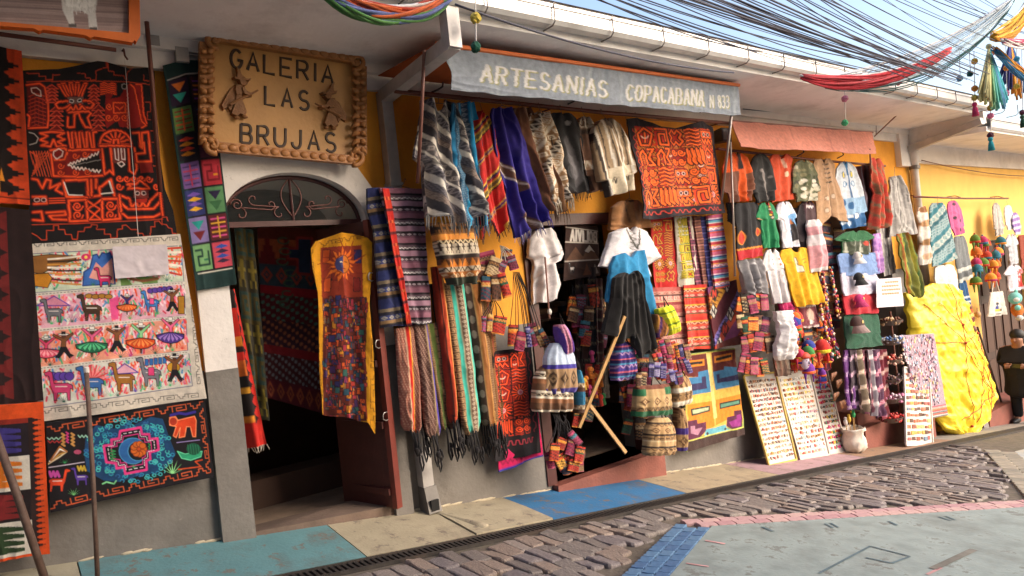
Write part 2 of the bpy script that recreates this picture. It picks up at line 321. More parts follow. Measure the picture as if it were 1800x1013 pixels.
# ================================================================== ground
M_COB = [mat('cobble_%d' % i, c, .7, var=.28, scale=9, bump=.7, bscale=30, stain='#2b2725', stain_amt=.35, stain_scale=7, chips='#8a7f74', chip_amt=.5, chip_lo=.6, chip_scale=22) for i, c in enumerate(('#7d736d', '#877b74', '#716762', '#8a796e', '#7b7170'))]
M_MORT = mat('cobble_joint', '#5e544a', .95, var=.3, scale=12, bump=.8, bscale=60, stain='#4c4a2c', stain_amt=.5, stain_scale=4)
def sheet(name, poly, z, m, th=.06, parent=None, kind=None):
    n = len(poly); b = MB(); b.add([(x, y, z(x, y)) for x, y in poly]+[(x, y, z(x, y)-th) for x, y in poly], [tuple(range(n)), tuple(range(2*n-1, n-1, -1))]+[(i, i+n, (i+1) % n+n, (i+1) % n) for i in range(n)])
    return b.build(name, m, parent, kind=kind)
road = struct(sheet('road', [(-40, -14), (70, -14), (70, -.70), (-40, -.70)], lambda x, y: zroad(x)-.017, M_MORT, .3))
struct(sheet('street_bounce_sheet', [(-40, -14), (70, -14), (70, -4.3), (-40, -4.3)], lambda x, y: zroad(x)+.001, mat('far_cobbles', '#77706a', .8, var=.3, scale=9, bump=.6, bscale=12), .2))  # out-of-view flat street sheet, added to bounce light up to the soffit
far = struct(sheet('ground', [(-200, -400), (400, -400), (400, 300), (-200, 300)], lambda x, y: zroad(x)-.5, mat('earth', '#5a534c', .95), .3))
def unit(v): v = np.array(v, float); return v/np.linalg.norm(v)
C0 = np.array([4.2, -1.31]); PK = unit((3.05, -1.39)); BL = unit((-1.32, -.65))
PKn = np.array([PK[1], -PK[0]])   # towards -Y side
if PKn[1] > 0: PKn = -PKn
BLn = np.array([BL[1], -BL[0]])
if BLn[1] > 0: BLn = -BLn
def meet(p, d, q, e):
    t = np.linalg.solve(np.array([d, -e]).T, q-p); return p+d*t[0]
PW, BW = .20, .26
C1 = meet(C0+PKn*PW, PK, C0+BLn*BW, BL)
M_TEAL = mat('painted_concrete_teal', '#858f8c', .8, var=.2, scale=5, bump=.3, bscale=30, stain='#5f605b', stain_amt=.6, stain_scale=1.6, chips='#5d5a54', chip_amt=.7, chip_lo=.565, chip_scale=5)
slab = sheet('painted_plaza', [tuple(C1), tuple(C1+PK*9), tuple(C1+PK*9+(-2, -9)), tuple(C1+BL*4+(0, -9)), tuple(C1+BL*4)], lambda x, y: zroad(x)+.004, M_TEAL, .2); struct(slab)
# scratches and old outlines painted on the plaza
M_LINE = mat('worn_dark_line', '#51636a', .8, var=.3); M_PKL = mat('worn_pink_paint', '#b98b8b', .8, var=.3)
def gline(pts, w, m, name='painted_line'):
    b = MB(); g = [G(*p)[:2] for p in pts]
    for a, c in zip(g[:-1], g[1:]):
        d = unit(c-a); n = np.array([-d[1], d[0]])*w/2; P = [a-n, c-n, c+n, a+n]
        b.add([(p[0], p[1], zroad(p[0])+.008) for p in P], [(0, 1, 2, 3)])
    b.build(name, m, slab)
gline([(1440, 1010), (1530, 962), (1600, 980), (1568, 992), (1522, 982)], .018, M_LINE)
gline([(1340, 928), (1360, 936)], .03, M_LINE); gline([(1450, 922), (1465, 930)], .02, M_LINE); gline([(1460, 921), (1474, 929)], .02, M_LINE)
gline([(1650, 910), (1672, 917)], .02, M_LINE); gline([(1662, 909), (1680, 916)], .02, M_LINE); gline([(1562, 918), (1577, 925)], .025, M_LINE)
gline([(1640, 1002), (1712, 968)], .05, mat('tar_streak', '#6b6760', .9, var=.3)); gline([(1206, 992), (1246, 998)], .02, M_PKL); gline([(1240, 952), (1275, 958)], .03, M_PKL); gline([(1630, 1012), (1655, 1000)], .02, M_PKL)
M_PAV = {'pink': [mat('paver_pink_%d' % i, c, .75, var=.15, scale=14, bump=.3, bscale=50, stain='#6b5855', stain_amt=.4, stain_scale=5) for i, c in enumerate(('#b08c8c', '#a88083', '#b69590'))],
         'blue': [mat('paver_blue_%d' % i, c, .75, var=.15, scale=14, bump=.3, bscale=50, stain='#4f5458', stain_amt=.5, stain_scale=5) for i, c in enumerate(('#4a6d92', '#44648a', '#547596'))],
         'tan': [mat('paver_tan_%d' % i, c, .8, var=.15, scale=14, bump=.3, bscale=50) for i, c in enumerate(('#8d8577', '#807a6e', '#968c7c'))]}
def paver_strip(name, p, d, nrm, width, length, kind, rows=2, size=.155):
    root = link(name, None, (p[0], p[1], zroad(p[0]))); root['kind'] = 'structure'; rnd = random.Random(name)
    meshes = []
    for mm in M_PAV[kind]:                       # interlocking zig-zag blocks
        me = bpy.data.meshes.new('paver'); l, w = size/2*.955, width/rows/2*.95; o = []
        prof = [(-l, -w), (-l*.5, -w*1.12), (l*.0, -w*.88), (l*.5, -w*1.12), (l, -w), (l*1.1, 0), (l, w), (l*.5, w*.88), (0, w*1.12), (-l*.5, w*.88), (-l, w), (-l*.9, 0)]
        n = len(prof); V = [(x*.96, y*.95, .008) for x, y in prof]+[(x, y, .001) for x, y in prof]+[(x, y, -.05) for x, y in prof]
        me.from_pydata(V, [], [tuple(range(n))]+[(i, i+n, (i+1) % n+n, (i+1) % n) for i in range(n)]+[(i+n, i+2*n, (i+1) % n+2*n, (i+1) % n+n) for i in range(n)]); me.materials.append(mm); me.update(); meshes.append(me)
    ang = math.atan2(d[1], d[0]); k = int(length/size)
    for r in range(rows):
        for i in range(k):
            c = p+d*(size*(i+.5+(.5 if r % 2 else 0)))+nrm*width*((r+.5)/rows); o = link('paver', rnd.choice(meshes), (c[0], c[1], zroad(c[0])+rnd.uniform(-.001, .003)), root)
            o.rotation_euler = (0, math.atan(.134*1)*math.cos(ang), ang); 
    return root
paver_strip('pink_border', C0, PK, PKn, PW, 5.6, 'pink', 2)
paver_strip('blue_border', C0+BLn*.0+BL*.12, BL, BLn, BW, 1.9, 'blue', 3, .13)
CR = np.array([10.38, -1.31]); DR = unit((-2.86, -1.31)); NR = np.array([-DR[1], DR[0]]); NR = NR if NR[0] > 0 else -NR
paver_strip('grey_border', CR, DR, NR, .34, 4.2, 'tan', 2, .2)
q0 = CR+NR*.34; struct(sheet('far_plaza', [tuple(q0), tuple(q0+(5, -.1)), tuple(q0+(6, -6)), tuple(q0+DR*5)], lambda x, y: zroad(x)+.004, mat('painted_concrete_pale', '#a39f94', .75, stain='#6f86a0', stain_amt=.8, stain_scale=.9), .2))
# cobblestones: courses across the street, each stone its own piece
def in_slab(p, q, d, n, e):  # inside the wedge behind both edges
    return (p-q)@n > -e
rnd = random.Random(7); stones = []
x = -.2
while x < 15:
    wx = rnd.uniform(.105, .14); y = -.895-rnd.uniform(0, .12)
    while y > -4.2:
        ly = rnd.uniform(.19, .32); c = np.array([x+wx/2, y-ly/2])
        ok = not ((in_slab(c, C0, PK, PKn, .075) and in_slab(c, C0, BL, BLn, .075)) or (in_slab(c, CR, DR, NR, .075)))
        d = np.array([c[0], c[1], zroad(c[0])])-CAM; zc = d@fw
        if ok and zc > 1:
            px, py = 900+FPX*(d@cr)/zc, 506.5-FPX*(d@cu)/zc
            if -60 < px < 1860 and py < 1075: stones.append((wx*ly/zc**2, c, wx, ly))
        y -= ly
    x += wx
stones.sort(key=lambda s: -s[0])
def stone_mesh(s):
    r = random.Random(s); V = []; n = 12
    pr = [(-.5, -.45), (-.4, -.5), (0, -.5), (.4, -.5), (.5, -.45), (.5, 0), (.5, .45), (.4, .5), (0, .5), (-.4, .5), (-.5, .45), (-.5, 0)]
    pr = [(x*(.96+r.uniform(-.06, .05)), y*(.97+r.uniform(-.035, .03))) for x, y in pr]
    t = (r.uniform(-.006, .006), r.uniform(-.006, .006))
    ring = lambda sx, z: [(x*sx, y*sx, z+x*t[0]*2+y*t[1]*2+r.uniform(-.003, .003)) for x, y in pr]
    V = [(0, 0, .006)]+ring(.78, .006)+ring(.94, .004)+ring(1, -.008)+ring(1.0, -.05)
    F = [(0, 1+i, 1+(i+1) % n) for i in range(n)]
    for k in range(3): F += [(1+k*n+i, 1+(k+1)*n+i, 1+(k+1)*n+(i+1) % n, 1+k*n+(i+1) % n) for i in range(n)]
    return V, F
SM = []
for i in range(15):
    V, F = stone_mesh(i); me = bpy.data.meshes.new('cobblestone'); me.from_pydata(V, [], F); me.materials.append(M_COB[i % 5]); me.update(); SM.append(me)
sl_a = math.atan(.134); rest = MB()
for i, (_, c, wx, ly) in enumerate(stones):
    k = rnd.randrange(15); z = zroad(c[0])+rnd.uniform(-.003, .005); rz = rnd.uniform(-.04, .04)
    if i < 300:
        o = link('cobblestone', SM[k], (c[0], c[1], z), road); o.scale = (wx, ly, 1); o.rotation_euler = (rnd.uniform(-.018, .018), sl_a+rnd.uniform(-.025, .025), rz)
    else:
        V, F = stone_mesh(k); rest.add([(c[0]+x*wx, c[1]+y*ly, z+h-.134*x*wx) for x, y, h in V], F)
if rest.v: rest.build('cobblestones', M_COB[1], road, True, 'stuff')
# moss tufts between the stones
# pavement
side = link('sidewalk', None, (2, -.35, 0)); side['kind'] = 'structure'
PANELS = [(-3, .25, '#a0967f'), (.25, 1.80, '#5c8488'), (1.80, 2.66, '#a0947c'), (2.66, 3.40, '#a0947c'), (3.40, 5.03, '#2c6794'), (5.03, 6.55, '#a08f74'), (6.55, 8.45, '#a8878b'), (8.45, 11.0, '#96755b'), (11.0, 24, '#8b8379')]
for i, (a, b_, c) in enumerate(PANELS):
    b = MB(); n = max(2, int((b_-a)/.15)); V = []; rr = random.Random(i)
    for k in range(n+1):
        X = a+.004+(b_-a-.008)*k/n; e = rr.uniform(-.008, .008); yb = .02 if not (3.9 < X < 5.4) else .05
        for Y in (yb, -.35, -.70+e*.4): V.append((X, Y, zwalk(X, Y)+(0.012 if i == 3 else 0)*(1 if Y < -.3 else 0)))
    F = [(k*3+j, k*3+3+j, k*3+4+j, k*3+1+j) for k in range(n) for j in range(2)]
    b.add(V, [f[::-1] for f in F]); m0 = len(V)
    b.add([(x, y, z-.16) for x, y, z in V], []); 
    for k in range(n): b.f.append((k*3+2, k*3+5, m0+k*3+5, m0+k*3+2))
    b.f += [(0, 1, m0+1, m0), (1, 2, m0+2, m0+1), (n*3, m0+n*3, m0+n*3+1, n*3+1), (n*3+1, m0+n*3+1, m0+n*3+2, n*3+2)]
    b.build('paving_panel', mat('pavement_paint_%d' % i, c, .8, var=.1, scale=4, bump=.4, bscale=45, stain='#5c5048', stain_amt=.6, stain_scale=3.0, chips='#6f6257', chip_lo=.565, chip_scale=7), side)
rd = MB()                                              # worn concrete lip in the pavement
rd.tube([(2.64+.02*k, -.02-.075*k, zwalk(2.64, -.02-.075*k)-.02-.002*k) for k in range(9)], [.026+.003*k for k in range(9)], 10)
rd.build('concrete_ridge', mat('pavement_paint_2'), side, True)
# kerb of ragged plaster along the wall foot
pl = MB(); rr = random.Random(3); x = .3
while x < 8.4:
    if not 3.95 < x < 5.4 and rr.random() < .8:
        w = rr.uniform(.03, .09); pl.sph((x, -.008, zwalk(x, 0)+.001), (w, rr.uniform(.008, .02), rr.uniform(.004, .012)), 7, 4)
    x += rr.uniform(.03, .08)
pl.build('plaster_crumbs', mat('old_plaster', '#b3a58d', .95, bump=.6), side, True, 'stuff')
# drain channel
dr = T('drain_channel', 'long dark iron drain grate running between the painted pavement and the cobbles', 'drain', (1, -.79, zroad(1)))
M_IRON = mat('drain_iron', '#3d3733', .7, var=.25, scale=10, bump=.4, metal=.3, stain='#5c4434', stain_amt=.5)
b = MB()
for y0, y1 in ((-.725, -.705), (-.885, -.865)): b.hexa([(-1, y1, zroad(-1)-.05), (-1, y0, zroad(-1)-.05), (20, y0, zroad(20)-.05), (20, y1, zroad(20)-.05), (-1, y1, zroad(-1)+.008), (-1, y0, zroad(-1)+.008), (20, y0, zroad(20)+.008), (20, y1, zroad(20)+.008)])
b.build('rim', M_IRON, dr)
bm = MB(); bm.hexa([(-.009, -.86, -.03), (.009, -.86, -.03), (.009, -.73, -.03), (-.009, -.73, -.03), (-.009, -.86, .003), (.009, -.86, .003), (.009, -.73, .003), (-.009, -.73, .003)])
proto = None; more = MB(); X = .9; i = 0
while X < 15:
    if i < 150:
        if proto is None: proto = bm.build('grate_bar', M_IRON, dr); pm = proto.data; WLOC[proto.name] = np.array([X, -.795, zroad(X)-.03]); proto.location = Vector(WLOC[proto.name]-WLOC[dr.name])
        else: link('grate_bar', pm, (X, -.795, zroad(X)-.03), dr)
    else: more.box((X-.009, -.86, zroad(X)-.03), (X+.009, -.73, zroad(X)+.003))
    X += .040; i += 1
more.build('grate_bars', M_IRON, dr, kind='stuff')

# ================================================================== shop building
M_OR = mat('orange_stucco', '#e39a30', .88, var=.09, scale=3, bump=.35, bscale=35, stain='#b5702a', stain_amt=.4, stain_scale=2)
M_WH = mat('white_stucco', '#ded6d0', .85, var=.06, scale=3, bump=.35, bscale=30, stain='#aba29b', stain_amt=.45, stain_scale=2.5, chips='#8f857b', chip_amt=.5, chip_lo=.62, chip_scale=8)
M_GR = mat('grey_plinth', '#756f69', .88, var=.13, scale=4, bump=.5, bscale=30, stain='#575049', stain_amt=.6, stain_scale=2.5, chips='#938a80', chip_amt=.5, chip_lo=.61, chip_scale=9)
M_DK = mat('interior_plaster', '#a08c7c', .9, var=.2)
M_RED = mat('red_step_paint', '#7d4539', .7, var=.18, scale=5, bump=.4, stain='#5d3a32', stain_amt=.6, stain_scale=4)
M_MRN = mat('maroon_paint', '#4a211d', .45, var=.15, scale=8, bump=.15)
M_RAIL = mat('brown_metal', '#6a3c30', .5, var=.15, scale=10, metal=.2)
M_STEEL = mat('old_galvanised', '#b0aaa6', .5, var=.2, scale=7, metal=.25, bump=.1, stain='#b9b4ae', stain_amt=.5)
bd = T('shop_building', 'orange stuccoed shop building with grey plinth and white arched doorway', 'building', (5.5, .2, 0))
TH, PL, TOP = .42, 1.26, 3.52
def wallbox(n, x0, x1, z0, z1, m, y=0.0, th=TH):
    b = MB(); b.box((x0, y, z0), (x1, y+th, z1)); return b.build(n, m, bd)
AX0, AX1, BX0, BX1, CX0, CX1, EX = 1.28, 2.36, 3.98, 5.40, 7.9, 11.2, 12.1
for x0, x1 in ((-4, AX0), (AX1, BX0), (BX1, CX0), (CX1, EX)):
    wallbox('wall', x0, x1, PL, 2.25, M_OR); wallbox('plinth', x0, x1, -3.4, PL, M_GR, -.006)
wallbox('wall', -4, AX0, 2.25, TOP, M_OR); wallbox('wall', AX1, EX, 2.25, TOP, M_OR)
# arched head over the doorway
ac, aw, ah = (AX0+AX1)/2, (AX1-AX0)/2, .36
archp = [(ac+aw*math.cos(t), 2.26+ah*math.sin(t)) for t in np.linspace(math.pi, 0, 25)]
b = MB(); n = len(archp)
V = [(x, 0, z) for x, z in archp]+[(x, 0, TOP) for x, z in archp]; Vb = [(x, TH, z) for x, y, z in V]
b.add(V+Vb, [(i, i+1, n+i+1, n+i) for i in range(n-1)]+[(2*n+i, i, i+1, 2*n+i+1)[::-1] for i in range(n-1)]); b.build('wall', M_OR, bd)
# white surround (raised), built as quads around the arch
b = MB()
def outpt(i):
    x = archp[i][0]; f = i/(n-1)
    path = [(1.065, 2.262), (1.075, 2.78), (2.26, 2.78), (2.50, 2.42), (2.50, 2.262)]; ln = [0]
    for a_, c_ in zip(path[:-1], path[1:]): ln.append(ln[-1]+math.dist(a_, c_))
    t = f*ln[-1]; return float(np.interp(t, ln, [p[0] for p in path])), float(np.interp(t, ln, [p[1] for p in path]))
y = -.045
V = [(*archp[i], 0) for i in range(n)]; V = [(a, y, c) for a, c, _ in V]+[(outpt(i)[0], y, outpt(i)[1]) for i in range(n)]
V2 = [(a, .02, c) for a, _, c in V]; b.add(V+V2, [(i, i+1, n+i+1, n+i) for i in range(n-1)]+[(n+i, n+i+1, 3*n+i+1, 3*n+i) for i in range(n-1)]+[(i+1, i, 2*n+i, 2*n+i+1) for i in range(n-1)]+[(0, n, 3*n, 2*n), (n-1, 2*n-1, 4*n-1, 3*n-1)]); b.build('arch_surround', M_WH, bd)
# soffit of the arch, plastered white
b = MB(); V = [(x, -.044, z-.003) for x, z in archp]+[(x, TH, z-.003) for x, z in archp]; b.add(V, [(i, n+i, n+i+1, i+1) for i in range(n-1)]); b.build('arch_soffit', M_WH, bd, True)
for x0, x1 in ((1.075, AX0+.004), (AX1-.004, 2.50)):
    b = MB(); b.box((x0, -.045, 1.25), (x1, TH-.01, 2.262)); b.build('door_pilaster', M_WH, bd)
    b = MB(); b.hexa([(x0-.01, -.075, -.6), (x1, -.075, -.6), (x1, TH-.008, -.6), (x0-.01, TH-.008, -.6), (x0, -.05, 1.25), (x1+.001, -.05, 1.25), (x1+.001, TH-.008, 1.25), (x0, TH-.008, 1.25)]); b.build('pilaster_base', M_GR, bd)
# rooms behind the openings
def room(x0, x1, z0, z1, depth, fl, wl=M_DK):
    b = MB(); b.box((x0-.1, TH+depth, z0-.1), (x1+.1, TH+depth+.1, z1+.1)); b.build('room_wall', wl, bd)
    for a in ((x0-.12, x0-.02), (x1+.02, x1+.12)): b = MB(); b.box((a[0], TH+.002, z0-.1), (a[1], TH+depth, z1+.1)); b.build('room_wall', wl, bd)
    b = MB(); b.box((x0-.1, TH+.003, z1), (x1+.1, TH+depth, z1+.1)); b.build('room_ceiling', wl, bd)
    b = MB(); b.box((x0-.1, .03, z0-.12), (x1+.1, TH+depth, z0)); b.build('room_floor', fl, bd)
M_FL = mat('shop_floor', '#8a7666', .7, var=.2, stain='#3b2f2a')
room(.4, 3.3, -.02, 2.9, 2.6, M_FL); room(3.55, 7.2, -.27, 2.7, 2.4, M_FL); room(7.7, 11.6, -.82, 2.5, 2.2, M_FL)
b = MB(); b.hexa([(AX0, -.03, -.5), (AX1+.03, -.03, -.5), (AX1+.03, TH, -.5), (AX0, TH, -.5), (AX0, -.03, .10), (AX1+.03, -.03, -.012), (AX1+.03, TH, -.01), (AX0, TH, .02)]); b.build('threshold', mat('worn_threshold', '#6d5a4e', .8, var=.2, bump=.4, stain='#40352f'), bd)
b = MB(); b.box((BX0, -.09, -1), (BX1+.06, TH, -.27)); b.build('entrance_step', M_RED, bd)
# red step of the third shop, its tread level while the street falls
b = MB(); b.box((9.2, -.34, -2.2), (11.35, TH, -.80)); b.build('entrance_step', M_RED, bd); b = MB(); b.box((7.9, -.03, -2.2), (9.199, TH, -.803)); b.build('entrance_step', M_RED, bd)
b = MB(); b.box((9.3, -.2, -.8), (11.0, TH, -.62)); b.build('entrance_step', M_RED, bd)
for x0, x1, z in ((BX0, BX1, 2.25), (CX0, CX1, 2.25)):
    b = MB(); b.box((x0-.03, -.02, z-.09), (x1+.03, .12, z+.02)); b.build('lintel', M_MRN, bd)
for x in (BX0, BX1): b = MB(); b.box((x-.06, -.022, -.27), (x+.05, .2, 2.16)); b.build('door_post', M_MRN, bd)
# eave: soffit, cornice, fascia, gutter, roof edge
EO = 1.08
b = MB(); b.hexa([(-6, -EO, 3.50), (EX, -EO, 3.50), (EX, .1, 3.50), (-6, .1, 3.50), (-6, -EO, 3.60), (EX, -EO, 3.60), (EX, .1, 3.72), (-6, .1, 3.72)]); b.build('eave_soffit', mat('soffit_paint', '#ebe6e3', .85, var=.07, scale=2, bump=.3, bscale=22, stain='#a59d98', stain_amt=.5, stain_scale=1.6), bd)
b = MB(); b.box((-4, -.05, 3.30), (EX, .0, 3.502)); b.build('cornice', M_WH, bd)
b = MB(); b.box((-4, -.10, 3.42), (EX, -.05, 3.501)); b.build('cornice', M_WH, bd)
gp = [(-EO+.02, 3.56), (-EO-.02, 3.55), (-EO-.10, 3.55), (-EO-.125, 3.58), (-EO-.13, 3.66), (-EO-.14, 3.665), (-EO-.14, 3.675), (-EO-.115, 3.675), (-EO-.11, 3.60), (-EO-.09, 3.57), (-EO+.02, 3.58)]
def extr(gp, x0, x1, dz=0.):
    b = MB(); k = len(gp); b.add([(x0, y, z+dz) for y, z in gp]+[(x1, y, z+dz) for y, z in gp], [(i, (i+1) % k, (i+1) % k+k, i+k) for i in range(k)]+[tuple(range(k))[::-1], tuple(range(k, 2*k))]); return b
M_GUT = mat('gutter_paint', '#d4cfcb', .4, var=.1, scale=5, metal=.35, stain='#9c9691', stain_amt=.5, stain_scale=3)
extr(gp, -6, EX+.35).build('gutter', M_GUT, bd)
# corrugated roof edge behind the gutter
b = MB(); k = 0; V = []; nx = 420
for i in range(nx+1):
    X = -6+(EX+6.3)*i/nx; z = .0
    V += [(X, -EO-.10, 3.735+z), (X, .6, 4.1+z)]
b.add(V, [(2*i, 2*i+2, 2*i+3, 2*i+1) for i in range(nx)]); b.add([(p[0], p[1], p[2]-.012) for p in V], [(2*i, 2*i+1, 2*i+3, 2*i+2) for i in range(nx)]); b.build('roof_sheet', mat('roof_metal', '#b5aeab', .5, var=.12, metal=.3, stain='#8a807a', stain_amt=.5), bd, True)
b = MB(); b.box((-6, -EO-.09, 3.665), (EX+.3, -EO-.06, 3.725)); b.build('roof_batten', M_GUT, bd)
for i in range(22):
    X = .4+i*.62; b = MB(); b.tube([(X, -EO-.145, 3.70), (X, -EO-.145, 3.56), (X, -EO-.11, 3.535), (X, -EO+.02, 3.535)], .006, 6); b.build('gutter_clip', mat('clip_metal', '#7a726e', .5, metal=.5), bd)
# square downpipe: from the gutter back to the wall and down
dp = T('downpipe', 'square galvanised downpipe running from the gutter down beside the arched doorway', 'downpipe', (2.61, -.06, zwalk(2.61, 0)))
def sq(pts, w, name, parent, m):
    b = MB()
    for a, c in zip(pts[:-1], pts[1:]): b.bar(a, c, w, w, (0, 1, .2))
    return b.build(name, m, parent)
sq([(2.62, -1.12, 3.60), (2.62, -1.12, 3.27)], .10, 'outlet', dp, M_STEEL)
sq([(2.62, -1.14, 3.31), (2.62, -.06, 3.24)], .098, 'slanted_pipe', dp, M_STEEL)
sq([(2.625, -.058, 3.28), (2.635, -.058, 0.0)], .096, 'wall_pipe', dp, M_STEEL)
sq([(2.63, -.058, 2.52), (2.63, -.058, 2.545)], .112, 'joint_collar', dp, M_STEEL); sq([(2.635, -.058, .95), (2.635, -.058, .98)], .112, 'joint_collar', dp, M_STEEL)
b = MB(); z = zwalk(2.64, 0)
b.hexa([(2.58, -.17, z), (2.70, -.17, z), (2.70, -.01, z), (2.58, -.01, z), (2.585, -.115, z+.2), (2.695, -.115, z+.2), (2.695, -.01, z+.2), (2.585, -.01, z+.2)]); b.build('shoe', mat('old_pipe_shoe', '#6e6965', .6, var=.25, metal=.4), dp)
b = MB(); b.box((2.605, -.171, z+.015), (2.675, -.15, z+.1)); b.build('outlet_mouth', mat('pipe_hole_shade', '#151312', .9), dp)  # solid near-black block: shade inside the outlet put in as colour

# ================================================================== neighbouring building down the street
b2 = T('neighbour_building', 'yellow stuccoed building down the street with low pale eaves and brown doors', 'building', (16, .2, -2))
M_YE = mat('yellow_stucco', '#e8b860', .88, var=.07, scale=3, bump=.3, bscale=35)
b = MB(); b.box((EX, .0, -3.4), (14.55, .4, 2.97)); b.build('wall', M_YE, b2)
b = MB(); b.box((14.55, .0, 1.55), (17.3, .4, 2.97)); b.build('wall', M_YE, b2)
b = MB(); b.box((17.3, .0, -4), (26, .4, 2.97)); b.build('wall', M_YE, b2)
b = MB(); b.box((EX, -.06, 2.97), (26, .4, 3.32)); b.build('cornice', M_WH, b2)
b = MB(); b.hexa([(EX+.1, -1.15, 3.22), (26, -1.15, 3.22), (26, .1, 3.30), (EX+.1, .1, 3.30), (EX+.1, -1.15, 3.30), (26, -1.15, 3.30), (26, .1, 3.42), (EX+.1, .1, 3.42)]); b.build('eave_soffit', mat('soffit_paint'), b2)
extr(gp, EX+.15, 26, -.3).build('gutter', M_GUT, b2)
b = MB(); b.hexa([(EX+.1, -1.2, 3.40), (26, -1.2, 3.40), (26, .8, 3.85), (EX+.1, .8, 3.85), (EX+.1, -1.2, 3.43), (26, -1.2, 3.43), (26, .8, 3.88), (EX+.1, .8, 3.88)]); b.build('roof_sheet', mat('roof_metal'), b2)
b = MB(); b.add([(EX, .0, 3.52), (EX, -1.16, 3.52), (EX, -1.16, 3.34), (EX, 0, 3.2), (EX+.1, .0, 3.52), (EX+.1, -1.16, 3.52), (EX+.1, -1.16, 3.34), (EX+.1, 0, 3.2)], [(0, 1, 2, 3), (7, 6, 5, 4), (3, 2, 6, 7), (1, 5, 6, 2)]); b.build('eave_end', M_WH, bd)
b = MB(); b.box((EX-.35, -.09, 2.9), (EX-.02, .0, 3.5)); b.build('corner_pilaster', M_WH, bd)
b = MB(); b.box((14.4, 1.6, -4), (17.5, 1.7, 1.7)); b.build('room_wall', M_DK, b2)
for i in range(6):
    x0 = 14.57+i*.455; b = MB(); b.box((x0, .12, -1.9), (x0+.44, .17, 1.53)); d = b.build('door_panel', mat('brown_door', '#3a2016', .55, var=.2, scale=6), b2)
    for z0 in (-1.7, -.6, .5): b = MB(); b.box((x0+.06, .10, z0), (x0+.38, .119, z0+.95)); b.build('door_field', mat('brown_door_field', '#45271a', .55, var=.2, scale=6), d)
dp2 = T('round_downpipe', 'white round downpipe under the eave corner with a slanted upper section', 'downpipe', (12.2, -.1, 2.3))
b = MB(); b.bar((12.0, -1.17, 3.36), (12.05, -.10, 3.17), .1, .1); b.build('slanted_pipe', M_STEEL, dp2)
b = MB(); b.tube([(12.1, -.12, 3.2), (12.12, -.13, 3.05), (12.2, -.08, 2.8), (12.2, -.07, -1.4)], [.085, .075, .062, .06], 14); b.build('wall_pipe', mat('pale_pipe', '#c7bdb5', .5), dp2, True)
b = MB(); b.lathe((12.17, -.1, 2.85), [(.082, 0), (.084, .03), (.082, .06)], 14); b.build('pipe_clamp', mat('clip_metal'), dp2)
# low step and wall base in front of neighbour
b = MB(); b.box((13.6, -.3, -3), (17, .4, -1.45)); b.build('entrance_step', M_RED, b2)

# ================================================================== unseen building across the street, added to shade the left of the shop front
ob = T('opposite_shade_building', 'unseen plastered building added across the street to shade the left shop front', 'building', (-2, -10, zroad(-2)))
M_OB = mat('opposite_plaster', '#b8a48c', .9, var=.1)
b = MB(); b.box((-16, -12.5, -2), (6.0, -7.9, 8.8)); b.build('wall', M_OB, ob)
b = MB(); b.box((-16.4, -12.7, 8.8), (6.4, -7.5, 9.05)); b.build('roof', mat('roof_metal'), ob)
for i in range(6):
    for z in (1.0, 4.4):
        x = -13.5+i*2.9; b = MB(); b.box((x, -7.92, z), (x+1.2, -7.86, z+1.7)); w_ = b.build('window', mat('window_frame_brown', '#5a3a2a', .6), ob); b = MB(); b.box((x+.08, -7.87, z+.08), (x+1.12, -7.85, z+1.62)); b.build('pane', mat('dark_window', '#20262c', .08), w_)
# ================================================================== goods and signs left of and in the arched doorway
def spiral(cx, cy, r, turns=1.6, a0=0, n=18, flip=1): return [(cx+flip*r*(1-t)*math.cos(a0+6.283*turns*t), cy+r*(1-t)*math.sin(a0+6.283*turns*t)) for t in np.linspace(0, .92, n)]
def serr(cv, x0, x1, y0, y1, n, c, w=None):      # stepped serration along a vertical edge, pointing right
    for i in range(n):
        a = y0+(y1-y0)*i/n; h = (y1-y0)/n
        cv.poly([(x0, a), (x0+(x1-x0)*.35, a+h*.18), (x0+(x1-x0)*.35, a+h*.3), (x0+(x1-x0)*.7, a+h*.3), (x0+(x1-x0)*.7, a+h*.42), (x1, a+h*.42), (x1, a+h*.56), (x0+(x1-x0)*.7, a+h*.56), (x0+(x1-x0)*.7, a+h*.7), (x0+(x1-x0)*.35, a+h*.7), (x0+(x1-x0)*.35, a+h*.84), (x0, a+h)], c)
def p_rug1(cv):
    cv.rect(.0, .0, .72, .1, '#1c0f0c'); cv.rect(0, .1, .66, .93, '#1a0e0c'); serr(cv, .64, .92, .06, .95, 9, '#1a0e0c')
    for a, b, c in ((.12, .3, '#d97a1c'), (.3, .34, '#5a1410'), (.36, .5, '#2a1110'), (.5, .56, '#7c1f18'), (.58, .7, '#1e1210'), (.72, .78, '#e0831e'), (.78, .86, '#cf3f14'), (.86, .94, '#db8a22')): cv.rect(0, a, .52, b, c)
    for i in range(5): cv.poly([(.1+i*.1, .86), (.15+i*.1, .78), (.2+i*.1, .86)], '#e08a26')
    cv.rect(0, .955, 1, .965, '#4a120c')
def p_rug2(cv):
    cv.rect(0, 0, 1, 1, '#23100f'); serr(cv, .62, .30, .02, .98, 9, '#6b1a18'); cv.rect(0, .02, .34, .98, '#6b1a18'); serr(cv, .34, .62, .02, .98, 9, '#6b1a18')
    for a, b, c in ((.06, .14, '#3c4a26'), (.14, .26, '#1d2338'), (.26, .44, '#5a3c12'), (.44, .52, '#1d1a26'), (.52, .66, '#c04312'), (.66, .86, '#bb3d14'), (.86, .9, '#241010')): cv.rect(0, a, .42, b, c)
    cv.poly([(.1, .76), (.25, .71), (.42, .76), (.25, .81)], '#1a1010'); cv.poly([(.16, .76), (.25, .735), (.34, .76), (.25, .785)], '#d89020')
